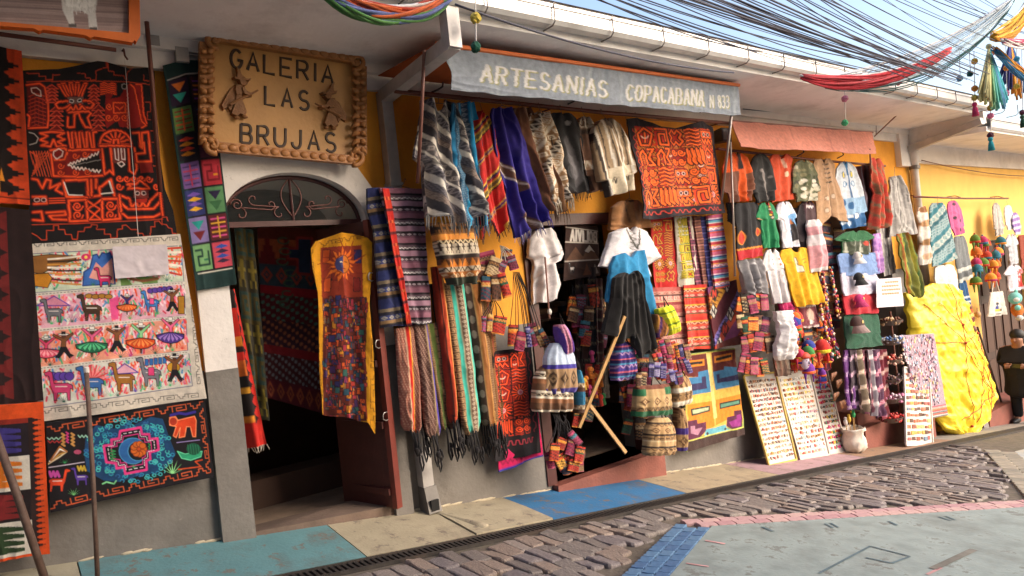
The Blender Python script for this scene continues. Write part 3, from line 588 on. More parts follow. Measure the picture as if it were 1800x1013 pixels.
def p_rug3(cv):
    cv.rect(.78, .1, .84, .95, '#25120f'); serr(cv, .82, .95, .1, .95, 24, '#25120f')
    for a, b, c, d in ((.13, .34, '#1c1018', '#3a2f78'), (.34, .56, '#cfc6b8', '#d8741c'), (.56, .76, '#1d1012', '#7c1e1e'), (.76, .98, '#cfc6b8', '#263a1e')):
        cv.rect(0, a, .78, b, c); h = b-a
        for k in range(4): y = a+h*(.18+.2*k); cv.poly([(.1, y), (.4, y-.02), (.68, y), (.68, y+h*.1), (.4, y+h*.12), (.1, y+h*.1)], d)
    cv.rect(0, .1, .78, .13, '#8a2416')
RUGS = [([(-60, 70), (38, 92), (54, 362), (-60, 352)], .10, '#d4461a', p_rug1, 'orange wool rug with black saw-tooth border above the maroon rug'), ([(-60, 358), (52, 370), (76, 704), (-60, 716)], .12, '#2a1110', p_rug2, 'maroon and black rug with green and orange blocks below the orange one'), ([(-60, 716), (76, 706), (88, 972), (-60, 996)], .13, '#d24a15', p_rug3, 'orange rug with a column of square patches low on the grey plinth')]
for qd, o, bs, pf, lb in RUGS: cloth('woven_rug', lb, 'rug', qd, o, pf, bs, 'rugs at the edge of the arched-door wall', folds=1.2, amp=.012, q=.7, th=.02)

def NE(cv, *pl, w=4.0, **k):
    for p in pl: cv.neon(p, w=w*1.28, **k)
def step_border(cv, pts, c, w=1.2, n=6, amp=.03): pass
def p_mola(cv):                                    # drawn in the frame of the crop [30,100,310,440]
    cv.photo(30, 100, 2.979); O = '#c8401c'
    for p in ([(50, 92), (110, 92), (110, 108), (140, 108), (140, 126), (175, 126), (175, 100), (210, 98)], [(300, 90), (340, 95), (340, 115), (365, 118), (365, 128), (395, 128), (395, 80), (425, 68), (460, 60), (462, 80), (490, 82), (490, 100), (545, 104), (550, 120), (560, 122), (560, 90), (590, 66)], [(655, 100), (655, 130), (725, 130)],
              [(660, 240), (690, 240), (690, 290), (672, 290), (672, 330), (690, 332)], [(690, 390), (715, 390), (715, 450), (695, 450)], [(700, 520), (720, 520), (722, 570), (700, 572)], [(780, 860), (770, 840), (745, 842), (745, 880)],
              [(75, 925), (100, 940), (120, 960), (145, 960), (145, 910), (180, 910), (180, 884), (205, 884), (205, 905), (235, 905), (240, 930), (270, 930), (275, 955), (300, 955), (305, 915), (335, 915), (340, 895), (370, 893), (370, 880), (400, 882), (400, 905), (440, 905), (440, 930), (470, 930), (472, 950), (505, 948), (505, 905), (530, 903), (530, 885), (550, 882), (575, 905), (610, 905), (612, 925), (640, 925), (645, 940), (680, 940), (682, 890), (705, 890), (705, 862), (730, 860), (740, 875), (770, 880), (780, 895), (800, 900), (802, 925), (825, 925)], [(50, 136), (250, 132), (560, 135), (690, 150)], [(75, 880), (300, 875), (560, 862), (750, 850)]): cv.stroke(p, 1.3, O)
    # row one: tusk, trees, feathered face, bird
    cv.poly([(50, 150), (130, 150), (150, 200), (155, 370), (60, 380)], '#5c0f0a')
    for k in range(9): cv.stroke([(60, 215+k*20), (95, 200+k*20), (140, 215+k*20)], 1.2, '#c43a1e')
    for k in range(4): cv.stroke([(68+k*20, 215), (68+k*20, 375)], .9, '#a42a16')
    NE(cv, [(50, 152), (110, 146), (135, 165), (150, 230), (155, 330), (150, 375), (60, 378)], [(55, 310), (65, 320), (60, 370)], w=4.6); cv.stroke([(72, 170), (95, 168), (115, 185), (118, 215), (95, 208), (75, 190)], 1.6, '#d8b8a8', True)
    for tx, ty, h, w in ((170, 150, 90, 32), (193, 260, 125, 36), (382, 150, 95, 32), (405, 255, 130, 36)):
        cv.stroke([(tx, ty), (tx+4, ty+h)], 2.2, '#8a1a10')
        for k in range(5): y = ty+h*k/5; cv.poly([(tx+2, y), (tx-w+4, y+h*.24), (tx+w, y+h*.24)], '#6e140c'); cv.stroke([(tx+2, y), (tx-w+4, y+h*.24), (tx+w, y+h*.24)], 1.5, '#d2452a', True)
    for a, b in (((210, 150), (250, 210)), ((228, 143), (262, 208)), ((265, 140), (278, 205)), ((300, 140), (296, 205)), ((340, 145), (315, 210))): NE(cv, [(a[0]-8, a[1]), (b[0]-8, b[1])], [(a[0]+8, a[1]), (b[0]+6, b[1])], w=4.2); NE(cv, [(a[0]-8, a[1]), (a[0]+8, a[1])], w=3.5)
    cv.rect(248, 215, 330, 252, '#6b4a42'); cv.circ(270, 236, 12, '#1a0c0c', 8, '#d9cfc6'); cv.circ(310, 234, 12, '#1a0c0c', 8, '#d9cfc6')
    NE(cv, [(250, 235), (205, 240), (190, 252), (205, 275), (240, 270), (262, 255)], [(330, 235), (360, 235), (385, 250), (372, 272), (340, 272), (312, 255)], [(250, 285), (265, 268), (280, 285), (290, 260), (305, 285), (322, 265), (345, 285)], [(255, 295), (355, 290), (370, 300), (352, 322), (372, 375), (340, 372), (318, 330), (305, 300), (285, 305), (282, 372), (250, 370), (252, 320)], w=5)
    for k in range(6): NE(cv, [(418, 147+k*11), (440, 142+k*11), (460, 150+k*11), (482, 143+k*11), (500, 147+k*11)], w=3)
    cv.poly([(445, 200), (485, 200), (470, 225), (520, 215), (560, 150), (640, 150), (665, 360), (600, 375), (520, 370), (505, 335), (450, 380), (440, 340)], '#8a130c')
    for c in ((462, 265), (462, 322), (500, 322), (545, 322)): NE(cv, spiral(*c, 20), w=3.2)
    NE(cv, [(485, 245), (550, 245), (550, 295), (488, 300)], w=4.5, closed=True); NE(cv, [(500, 265), (520, 280), (540, 262)], [(580, 150), (600, 165), (640, 340), (665, 360), (640, 372)], [(610, 148), (640, 150), (650, 300), (668, 350)], w=4.2); cv.circ(545, 160, 14, '#1a0c0c', 14, '#b5aaa0'); cv.stroke([(560+6*(k % 2), 190+k*9) for k in range(22)], 1.6, '#c8705a')
    # row two: fish net, waves, crocodile jaw, sun gate, maze
    for k in range(8): cv.stroke([(65+k*14, 500), (100+k*14, 630)], 1.4, '#d04a22'); cv.stroke([(165-k*14, 500), (75+k*4, 630-k*14)], 1.4, '#d04a22')
    NE(cv, [(115, 405), (150, 420), (115, 440), (150, 455), (120, 470), (165, 475), (180, 440), (195, 475), (240, 470), (200, 450), (235, 435), (200, 420), (232, 402), (170, 398)], w=5, closed=True)
    cv.stroke([(62, 400), (85, 408), (105, 430), (95, 455), (65, 465)], 1.5, '#b0a8a0')
    for k in range(4): x = 252+k*36; NE(cv, [(x, 400+k), (x+14, 480), (x+26, 480), (x+20, 400), (x+36, 398)], w=5)
    cv.poly([(165, 490), (250, 482), (410, 490), (425, 540), (300, 560), (425, 590), (430, 625), (190, 632), (175, 560)], '#7a120b'); NE(cv, [(165, 495), (235, 480), (250, 500), (235, 540), (185, 545), (168, 515)], [(168, 515), (180, 625), (300, 632), (430, 625)], [(255, 495), (330, 490), (410, 492)], w=5.5, closed=False)
    cv.stroke([(182, 500), (205, 486), (228, 498), (222, 522), (195, 540), (180, 520)], 1.8, '#e0c0b4', True)
    cv.poly([(255, 570), (410, 500), (425, 615), (270, 585)], '#140a0a'); cv.stroke([(255, 570)]+[(265+k*9, 562-k*3.6+(9 if k % 2 else -4)) for k in range(17)], 2, '#e9cfc4'); cv.stroke([(255, 572)]+[(265+k*9.5, 578+k*1.6+(8 if k % 2 else -6)) for k in range(17)], 2, '#e9cfc4'); cv.stroke([(270, 572), (420, 542)], 1.2, '#8c8480')
    for c in ((215, 572), (215, 608), (290, 520), (340, 512), (290, 608), (350, 606)): NE(cv, spiral(*c, 18, 1.4), w=2.8)
    for k in range(9): a = math.pi*(1+k/8); NE(cv, [(497+30*math.cos(a), 462+32*math.sin(a)), (497+80*math.cos(a), 462+72*math.sin(a))], w=4.2)
    NE(cv, [(497+84*math.cos(a), 466+78*math.sin(a)) for a in np.linspace(math.pi, 2*math.pi, 14)], [(485, 470), (487, 438), (510, 436), (512, 470)], [(415, 470), (580, 470)], [(425, 485), (440, 620), (465, 600), (485, 620), (470, 485)], [(565, 485), (570, 600), (595, 615), (610, 590), (598, 480)], w=5)
    cv.rect(480, 478, 548, 560, '#6b2a24'); cv.stroke([(490, 485), (495, 540), (512, 545), (510, 485)], 1.7, '#e0c8c0'); cv.stroke([(525, 485), (530, 540), (545, 540), (542, 485)], 1.7, '#e0c8c0'); cv.stroke([(505, 560), (530, 552), (545, 565), (525, 580)], 1.8, '#e0c8c0', True)
    NE(cv, [(590, 400), (625, 398), (630, 470), (640, 480), (640, 400), (675, 395), (690, 550), (610, 552), (605, 510), (655, 505), (650, 450)], w=5.5); cv.poly([(620, 560), (690, 555), (700, 605), (630, 612)], '#80150c')
    # row three: birds, urn, masks
    NE(cv, [(78, 645), (100, 650), (125, 690), (145, 645), (165, 650), (160, 690), (215, 665), (190, 700), (225, 720)], [(80, 735), (140, 735), (145, 770), (85, 772)], w=5.5); cv.circ(98, 752, 12, '#3a1010', 10, '#d0a8a0'); cv.circ(130, 752, 12, '#3a1010', 10, '#d0a8a0')
    for k in range(3): NE(cv, [(158, 745+k*12), (235, 742+k*12)], w=2.6)
    NE(cv, [(80, 815), (120, 812), (128, 860), (80, 855)], [(145, 818), (235, 812), (240, 830), (160, 835), (175, 852), (250, 855)], w=5.5)
    NE(cv, [(225, 650), (350, 645), (355, 735), (415, 730), (410, 690), (470, 645), (490, 730)], [(225, 650), (245, 735), (350, 738)], [(370, 648), (372, 728)], [(395, 645), (395, 690)], w=6); cv.stroke([(232, 660), (255, 725), (325, 728)], 1.8, '#ddd2ca'); cv.stroke([(462, 655), (482, 715), (420, 722)], 1.8, '#ddd2ca')
    for c in ((300, 785), (300, 832), (470, 780), (470, 828)): NE(cv, spiral(*c, 28, 1.8), w=3.2)
    NE(cv, [(255, 755), (345, 750), (352, 860), (262, 862)], [(425, 748), (510, 745), (520, 850), (428, 858)], w=6, closed=True); NE(cv, [(352, 755), (415, 800), (360, 855), (420, 855), (352, 800), (420, 752)], w=4)
    for k in range(6): NE(cv, spiral(515+k*40, 640 if k < 5 else 680, 20, 1.4), w=3.2)
    NE(cv, spiral(515, 682, 20, 1.4), w=3.2); NE(cv, [(555, 670), (600, 668), (625, 650), (660, 672), (675, 690), (640, 692), (610, 688), (560, 695), (575, 680)], w=5, closed=True)
    cv.rect(590, 700, 672, 740, '#7c2c24'); cv.circ(610, 716, 12, '#2a0d0d', 10, '#d8b8b0'); cv.circ(645, 714, 12, '#2a0d0d', 10, '#d8b8b0')
    NE(cv, [(515, 725), (570, 745), (580, 790), (605, 765), (620, 795), (640, 762), (660, 792), (680, 755), (735, 705)], [(520, 760), (560, 800), (700, 795), (742, 750)], [(530, 820), (560, 845), (700, 838), (748, 815)], [(515, 725), (525, 810)], [(735, 705), (748, 830)], w=5.5); cv.poly([(600, 745), (665, 742), (660, 762), (605, 766)], '#a81e10')
cloth('embroidered_tapestry', 'large black tapestry embroidered with glowing red creatures, faces and crocodile jaws', 'tapestry', [(40, 122), (272, 118), (312, 424), (52, 434)], .09, p_mola, '#130b0d', 'embroidered tapestries on the wall left of the arch', top=[(0, .01), (.25, .005), (.55, -.035), (.62, -.03), (.8, .01), (.98, .005), (1, .03)], folds=1.5, amp=.012, q=.9, R=[(0, .99), (.3, .94), (.7, .95), (.82, .99), (1, 1)])

SK = '#5c3320'
def llama(cv, x, y, s, c, d=1, pack=None):
    P = lambda *q: [(x+d*a*s, y+b*s) for a, b in q]
    cv.poly(P((0, 0), (-.1, -.55), (-.28, -.6), (-.3, -.72), (-.08, -.8), (.04, -.75), (.14, -.2), (.75, -.22), (.95, -.1), (.98, .1), (.86, .05), (.86, .62), (.74, .62), (.7, .25), (.3, .25), (.26, .62), (.14, .62), (.1, .22)), c, '#171016', 1.3)
    cv.stroke(P((.2, -.05), (.7, -.05)), 1.3, '#e8dcd2')
    if pack: cv.poly(P((.3, -.3), (.6, -.3), (.62, .1), (.3, .1)), pack, '#171016', 1)
def plant(cv, x, y, s, c):
    for k in range(7):
        a = math.radians(-160+k*23); cv.poly([(x-.05*s, y), (x+s*math.cos(a), y+s*math.sin(a)), (x+.05*s, y)], c)
def dancer(cv, x, y, s, sk, top):
    P = lambda *q: [(x+a*s, y+b*s) for a, b in q]
    cv.poly(P((-.1, .5), (-.05, .9), (.05, .9), (.1, .5)), SK); cv.poly(P((-.08, -.2), (-.55, -.65), (-.48, -.75), (0, -.35), (.5, -.75), (.56, -.65), (.1, -.2), (.12, .15), (-.12, .15)), top, '#20141a', 1)
    cv.poly(P((-.12, .05), (-.85, .2), (-.8, .4), (-.4, .6), (0, .66), (.4, .6), (.8, .36), (.82, .14), (.12, .05)), sk[0], '#161016', 1.8)
    for k in range(6): a = -.62+k*.25; cv.poly(P((a*.3, .1), (a-.09, .42-abs(a)*.16), (a, .58-abs(a)*.2), (a+.09, .42-abs(a)*.16)), sk[1])
    cv.circ(x, y-.5*s, .13*s, SK); cv.circ(x, y-.62*s, .3*s, '#e8e0d8', .08*s, '#161016', 12, 1); cv.rect(x-.13*s, y-.8*s, x+.13*s, y-.62*s, '#e8e0d8', '#161016', .9)
def man(cv, x, y, s):
    P = lambda *q: [(x+a*s, y+b*s) for a, b in q]
    cv.poly(P((-.1, -.25), (-.6, -.55), (-.55, -.68), (0, -.4), (.5, -.75), (.56, -.65), (.14, -.2), (.14, .15), (-.14, .15)), '#7a4a28', '#161016', 1)
    cv.poly(P((-.16, .1), (.18, .1), (.4, .5), (.6, .62), (.35, .8), (.05, .42), (-.2, .8), (-.45, .75), (-.25, .4)), '#15121a'); cv.circ(x, y-.52*s, .13*s, SK); cv.circ(x, y-.64*s, .3*s, '#efe8e0', .07*s, '#161016', 12, 1); cv.rect(x-.12*s, y-.82*s, x+.12*s, y-.64*s, '#15121a')
GR, PKc, RDc, PU, BLU, TE = '#3fae6a', '#e0507c', '#df3f34', '#5a3a9a', '#2f56a8', '#1e5a4c'
def frieze(cv, x0, y0, x1, y1, n, d, c, w=1.0):       # alternating step and box line border
    L_ = math.hypot(x1-x0, y1-y0); ux, uy = (x1-x0)/L_, (y1-y0)/L_; nx, ny = -uy*d, ux*d; s = L_/n
    for i in range(n):
        P = lambda *q: [(x0+ux*(i+a)*s+nx*b*s, y0+uy*(i+a)*s+ny*b*s) for a, b in q]
        if i % 2 == 0: cv.stroke(P((0, 0), (.2, 0), (.2, .16), (.35, .16), (.35, .32), (.6, .32), (.6, .16), (.78, .16), (.78, 0), (1, 0)), w, c)
        else: cv.stroke(P((.05, .32), (.05, .0), (.9, .0), (.9, .3), (.3, .3), (.3, .14), (.65, .14)), w, c)
def p_dance(cv):                                   # crop [50,400,370,750]
    cv.photo(50, 400, 2.894); rnd = random.Random(5)
    rows = [((10, 138), (775, 95), (785, 275), (20, 335)), ((25, 350), (785, 288), (790, 448), (38, 520)), ((40, 530), (792, 460), (800, 625), (60, 712)), ((62, 722), (805, 640), (822, 805), (78, 915))]
    tints = ['#c8d0b8', '#e0a8b8', '#ea9a80', '#d0ccc0']
    for r, t in zip(rows, tints):
        cv.poly(r, t, '#2c2a6a', 1.2)
        for k in range(520):                        # bright needle strokes of the ground
            a, b = rnd.random(), rnd.random(); x = (r[0][0]*(1-a)+r[1][0]*a)*(1-b)+(r[3][0]*(1-a)+r[2][0]*a)*b; y = (r[0][1]*(1-a)+r[1][1]*a)*(1-b)+(r[3][1]*(1-a)+r[2][1]*a)*b
            if b < .8: cv.stroke([(x, y), (x+rnd.uniform(-14, 14), y+rnd.uniform(8, 30))], 3.2, rnd.choice(['#e8607c', '#ee7a50', '#5aae78', '#f0d0d8', '#d83a58', '#5a90c0', '#e88a98', '#e8502c', '#e0e0d0']))
    for a, b in (((15, 345), (785, 282)), ((40, 525), (792, 455)), ((60, 717), (803, 633))):
        cv.stroke([a, b], 5.5, '#d9cfc2')
        for k in range(46): t = k/46; x = a[0]+(b[0]-a[0])*t; y = a[1]+(b[1]-a[1])*t; cv.stroke([(x, y), (x+8, y-.6)], 1, '#2a2224')
    # row one: condor, valley, llama
    cv.poly([(12, 150), (100, 140), (230, 150), (215, 170), (120, 205), (60, 240), (15, 230)], '#8a5a28', '#2a1810', 1.4)
    for k in range(9): cv.stroke([(90, 165+k*14), (160, 160+k*16), (245, 150+k*18)], 3, ['#e8dcc8', '#3a2416', '#c88a3a'][k % 3])
    cv.poly([(15, 240), (90, 235), (110, 260), (90, 310), (30, 300)], '#c9821e', '#2a1810', 1.4)
    cv.poly([(255, 300), (260, 230), (290, 210), (305, 145), (325, 140), (335, 160), (350, 132), (372, 138), (390, 130), (410, 180), (415, 290)], '#3a66b0', '#1b3a7a', 2.4); cv.poly([(285, 260), (320, 180), (350, 210), (400, 160), (410, 290)], '#dd9a8c'); llama(cv, 330, 262, 70, '#c8285e', 1)
    cv.circ(270, 155, 24, '#d83068', 18); cv.circ(270, 155, 8, '#f3d060'); plant(cv, 265, 210, 32, TE); plant(cv, 305, 300, 40, '#2c6a44'); plant(cv, 390, 305, 36, TE); plant(cv, 120, 320, 40, '#2a7a66')
    cv.poly([(410, 160), (430, 160), (445, 300), (505, 295), (470, 255), (500, 250), (640, 255), (640, 285), (560, 290)], '#6a8a4a'); cv.stroke([(495, 265), (560, 275), (640, 262)], 5, '#8a5a3a'); plant(cv, 690, 275, 45, '#3a7a66')
    for k in range(7): cv.stroke([(700, 110+k*20), (770, 105+k*23)], 4, ['#c8402a', '#efe0d0', '#e0703a'][k % 3])
    # row two
    cv.poly([(40, 400), (120, 352), (195, 400)], '#d88aa0', '#6a3a9a', 2); llama(cv, 80, 432, 85, '#6b6a70', 1); llama(cv, 255, 418, 95, '#4a3424', 1)
    for k in range(4): cv.circ(285+k*32, 352+3*(k % 2), 20, '#b07a2c', 12, '#33200e')
    cv.poly([(385, 370), (430, 350), (430, 470), (395, 470)], '#e0508a'); dancer(cv, 475, 390, 62, ('#e05a20', '#f08a4a'), '#3a2a70'); llama(cv, 570, 385, 78, '#3a7ac0', 1, '#e0508a')
    for k in range(5): cv.circ(600+k*26, 325-k*3, 18, PU, 13, '#20143a')
    man(cv, 715, 370, 75); cv.rect(750, 350, 785, 440, '#b07a20', '#2a1a0c', 1.4)
    for x, y, c in ((55, 500, RDc), (110, 495, GR), (205, 485, TE), (250, 480, RDc), (320, 475, TE), (410, 475, PKc), (490, 470, GR), (545, 455, TE), (590, 450, RDc), (635, 445, GR), (200, 430, '#b02a4a')): plant(cv, x, y, 44, c)
    # row three
    for x, y, s, k, t in ((85, 615, 78, ('#e0506a', '#f2a0a8'), '#d8406a'), (300, 580, 92, ('#1f6a4a', '#5ec88a'), '#e0608a'), (545, 560, 92, ('#d8481c', '#f2904a'), '#8ac88a'), (705, 530, 92, ('#4a2f84', '#a880d0'), '#e0608a')): dancer(cv, x, y, s, k, t)
    man(cv, 165, 600, 85); man(cv, 420, 570, 85)
    for x, y, c in ((105, 705, TE), (200, 695, RDc), (310, 680, '#3a8a74'), (440, 665, TE), (490, 660, '#b8408a'), (620, 645, TE), (655, 620, '#c03060'), (715, 630, GR), (770, 620, RDc)): plant(cv, x, y, 46, c)
    # row four
    for k in range(4): cv.circ(120+k*25, 758, 22, PU, 22, '#2a1a4a')
    for k in range(15): a = math.pi*(1+k/14); cv.stroke([(305, 775), (305+75*math.cos(a), 775+72*math.sin(a))], 3, ['#e04a4a', '#f08a8a'][k % 2])
    cv.poly([(390, 750), (460, 695), (530, 740)], '#d8a0b0', '#5a3a9a', 2)
    for x, y, c, pk in ((110, 815, '#c83a6a', None), (255, 790, '#3a6aa8', None), (410, 770, '#9a6424', None), (550, 745, '#74727a', '#e0407a')): llama(cv, x, y, 105, c, 1, pk)
    for k in range(5): cv.rect(565+k*24, 672-k*3, 584+k*24, 705-k*3, '#2f6ab0', '#15244a', 1)
    cv.circ(720, 712, 36, '#c08a22', 26, '#2a1a10'); man(cv, 725, 715, 92)
    for x, y, c in ((170, 890, TE), (265, 880, PKc), (300, 880, '#8ac8a0'), (350, 865, RDc), (390, 860, '#8ac8a0'), (425, 860, TE), (470, 850, RDc), (515, 840, PU), (560, 830, GR), (605, 830, RDc), (700, 810, GR), (780, 800, PKc), (775, 700, TE), (640, 825, GR)): plant(cv, x, y, 42, c)
    for a in (((15, 85), (760, 50), 14, 1), ((805, 130), (850, 800), 12, -1), ((60, 925), (860, 840), 12, 1)): frieze(cv, *a[0], *a[1], a[2], a[3], '#2a2426', 1.1)
cloth('embroidered_tapestry', 'cream tapestry with rows of embroidered dancers, llamas and plants', 'tapestry', [(44, 430), (316, 412), (362, 700), (70, 742)], .11, p_dance, '#cfc3b4', 'embroidered tapestries on the wall left of the arch', folds=1.4, amp=.010, q=1.0, top=[(0, 0), (.6, .0), (1, .0)])
def p_chak(cv):                                    # crop [70,690,390,910]
    cv.photo(70, 690, 4.603); rnd = random.Random(8); O = '#c2562c'
    frieze(cv, 60, 280, 1310, 75, 9, 1, O, 1.7); frieze(cv, 85, 935, 1370, 645, 9, -1, O, 1.7); frieze(cv, 1310, 130, 1375, 640, 5, 1, O, 1.7)
    cv.poly([(330, 500), (340, 380), (420, 270), (560, 300), (640, 250), (720, 270), (860, 205), (960, 220), (1020, 380), (1070, 500), (1000, 600), (900, 660), (760, 680), (600, 730), (480, 720), (350, 640)], '#16406a')
    for k in range(170):
        a = rnd.uniform(0, 6.28); r = rnd.uniform(200, 360); x = 700+r*math.cos(a); y = 475+r*.72*math.sin(a)
        if 320 < x < 1080: cv.stroke(arc(x, y, 16, 13, rnd.uniform(0, 360), rnd.uniform(400, 640), 7), 1.5, rnd.choice(['#2a86a8', '#3ab0b8', '#2f68a0', '#49b8b0']))
    S = [(610, 320), (775, 290), (785, 345), (845, 345), (850, 385), (915, 378), (925, 470), (850, 490), (855, 545), (820, 560), (825, 630), (650, 665), (640, 610), (580, 620), (575, 580), (500, 570), (480, 440), (545, 430), (540, 390), (600, 380)]
    cv.poly(S, '#14101c'); cv.stroke(S, 4.2, '#d83a80', True); S2 = [(700+(x-700)*.86, 475+(y-475)*.85) for x, y in S]
    for a, b in zip(S2, S2[1:]+S2[:1]):
        for t in (.1, .4, .7): cv.stroke([(a[0]+(b[0]-a[0])*t, a[1]+(b[1]-a[1])*t), (a[0]+(b[0]-a[0])*(t+.15), a[1]+(b[1]-a[1])*(t+.15))], 1.2, '#e8d8e0')
    S3 = [(700+(x-700)*.74, 475+(y-475)*.72) for x, y in S]; cv.poly(S3, '#0f1418', '#c8327a', 1.6)
    cv.poly(arc(710, 480, 110, 105, 40, 320, 16)+arc(750, 480, 80, 80, 300, 60, 12), '#2a62a0', '#4a90c0', 1.4)
    for k in range(9): a = 6.283*k/9; cv.circ(760+42*math.cos(a), 465+42*math.sin(a), 27, '#d0641e', 24, '#7a2c10')
    cv.circ(760, 465, 17, '#c04a18', 16, '#7a2c10'); cv.stroke([(530+5*(k % 2)*8, 470+k*12) for k in range(8)], 2.2, '#2a8a4c'); plant(cv, 720, 620, 50, '#2f9a58'); cv.stroke([(840+14*(k % 2), 420+k*12) for k in range(5)], 1.8, '#2a8a4c')
    cv.poly([(1020, 210), (1070, 200), (1090, 230), (1235, 195), (1250, 230), (1245, 360), (1220, 360), (1200, 280), (1165, 280), (1150, 360), (1100, 370), (1110, 290), (1075, 370), (1050, 355), (1075, 280), (1020, 270)], '#d8421a', '#f08a5a', 1.8); cv.circ(1050, 240, 34, '#a8301a', 34, '#e87a4a')
    cv.poly([(1085, 480), (1150, 500), (1300, 475), (1290, 520), (1200, 550), (1120, 535)], '#2a9a6e', '#6ad0a0', 1.5); cv.circ(1225, 460, 62, '#14503a', 48); 
    for k in range(5): cv.stroke([(1175+k*22, 425), (1185+k*22, 500)], 1.1, '#2a7a54')
    plant(cv, 1040, 660, 120, '#8ad088'); cv.stroke([(1080, 410), (1280, 385)], 1.3, '#9a86c0'); cv.stroke([(1090, 625), (1290, 600), (1240, 560), (1300, 545)], 2.2, '#c0481c')
    cv.stroke([(1030, 190), (1100, 172), (1160, 180), (1240, 160)], 4.5, '#35288a')
    for k in range(5): cv.stroke([(60+6*k, 580-k*8), (150, 520-k*20), (200, 480)], 2.4, ['#e0d0b0', '#c8923a', '#7a4a1e', '#efe6d8', '#b06a2a'][k])
    for x in (175, 245): cv.stroke([(x+(10 if k % 2 else -10), 335+k*14) for k in range(8)], 3, '#c08a48')
    cv.stroke([(205+(8 if k % 2 else -8), 325+k*12) for k in range(8)], 2.2, '#c83a7a'); cv.stroke([(60+k*16, 370+(12 if k % 2 else -4)) for k in range(7)], 1.6, '#9ac8b0'); cv.stroke([(285+k*14, 355+(14 if k % 2 else -4)) for k in range(7)], 1.6, '#9ac8b0'); cv.stroke([(65+k*16, 400+(8 if k % 2 else -8)) for k in range(7)], 1.6, '#b03030')
    cv.circ(280, 485, 28, '#b04a6a', 18); plant(cv, 185, 575, 45, '#2f9a58'); cv.stroke([(70, 605), (330, 568)], 1.3, '#d8c8d8')
    llama(cv, 190, 720, 130, '#d8421e', -1); llama(cv, 260, 690, 105, '#5a3a9a', 1); cv.stroke([(75+k*14, 655+(22 if k % 2 else -16)) for k in range(6)], 4, '#c0489a'); cv.stroke([(280+k*12, 615+(20 if k % 2 else -14)) for k in range(6)], 3, '#c0a030'); plant(cv, 250, 830, 60, '#7ac878'); cv.stroke([(470, 745), (500, 730), (560, 745), (575, 720)], 2.4, '#7ac88a')
cloth('embroidered_tapestry', 'black tapestry with a pink stepped cross, blue leaves and orange animals', 'tapestry', [(80, 744), (358, 700), (376, 838), (88, 900)], .10, p_chak, '#140e14', 'embroidered tapestries on the wall left of the arch', folds=1.2, amp=.008, q=1.0)
# patchwork runner
def p_run(cv):
    cols = [['#2c1830', '#5a7a3c', '#1a1420', '#6a4a84', '#2a3064', '#7a6a9a', '#6f9a64'], ['#3a1c24', '#23182c', '#4a1c30', '#b02c38', '#5a8a5a', '#5c1c24', '#c84858']]
    fig = [['#d8702a', '#c84a20', '#d8821e', '#a8304a', '#d8a020', '#1f8a84', '#2a6a4a'], ['#d87a1e', '#b84a78', '#7a9a40', '#d88a1e', '#2a2040', '#d8a030', '#3a2440']]
    fig2 = [['#2f9a8a', '#7a2020', '#c83a28', '#3a2a5a', '#6a4aa0', '#6a1a1e', '#1a3a30'], ['#7a3a8a', '#2a6a9a', '#d8702a', '#7a1420', '#3c6a44', '#d8508a', '#3050a0']]
    cv.rect(.0, .0, 1, 1, '#16302e'); cv.rect(.16, .06, .94, .925, '#1a1018'); cv.stroke([(.05, .07), (.9, .055)], 1.5, '#b8b0a8'); cv.stroke([(.1, .925), (.93, .925)], 1.6, '#d8d0c0')
    for c in range(2):
        for r in range(7):
            x0 = .06+c*.47; x1 = x0+.42; y0 = .075+r*.121+c*.0; y1 = y0+.112; cv.rect(x0, y0, x1, y1, cols[c][r]); h = y1-y0; a, b = fig[c][r], fig2[c][r]; mx = (x0+x1)/2; k = (r+c*3) % 7
            if k in (0, 5): cv.poly([(x0+.06, y0+h*.15), (x1-.06, y0+h*.15), (mx, y0+h*.5)], a); cv.poly([(x0+.06, y0+h*.55), (x1-.06, y0+h*.55), (mx, y0+h*.92)], b)
            elif k in (1, 3):
                for j in range(5): cv.stroke([(x0+.05, y0+h*(.16+.17*j)), (x1-.05, y0+h*(.16+.17*j))], 2.2, a if j % 2 else b)
                cv.stroke([(mx, y0+h*.1), (mx, y0+h*.9)], 2.4, a)
            elif k in (2, 4):
                for j in range(4): cv.poly([(x0+.04, y0+h*(.2+.19*j)), (mx, y0+h*(.08+.19*j)), (x1-.04, y0+h*(.2+.19*j)), (mx, y0+h*(.26+.19*j))], a if j % 2 else b)
            else:
                cv.stroke([(x0+.06, y0+h*.2), (mx, y0+h*.2), (mx, y0+h*.45), (x0+.1, y0+h*.45), (x0+.1, y0+h*.8), (x1-.06, y0+h*.8), (x1-.06, y0+h*.3)], 3.4, b); cv.stroke([(mx+.04, y0+h*.6), (x1-.1, y0+h*.6)], 3, a)
cloth('patchwork_runner', 'narrow teal-edged runner of two columns of woven patches beside the carved sign', 'runner', [(286, 116), (366, 108), (414, 500), (346, 512)], .07, p_run, '#1c3433', folds=1, amp=.008, q=.9, top=[(0, 0), (.45, -.015), (1, 0)])
# blank card
cloth('paper_sign', 'blank white card pinned on the cream dancer tapestry', 'card', [(197, 434), (293, 430), (298, 482), (202, 490)], .15, None, '#c9bcc0', m=PLA, folds=.6, amp=.006, q=.3, th=.004)
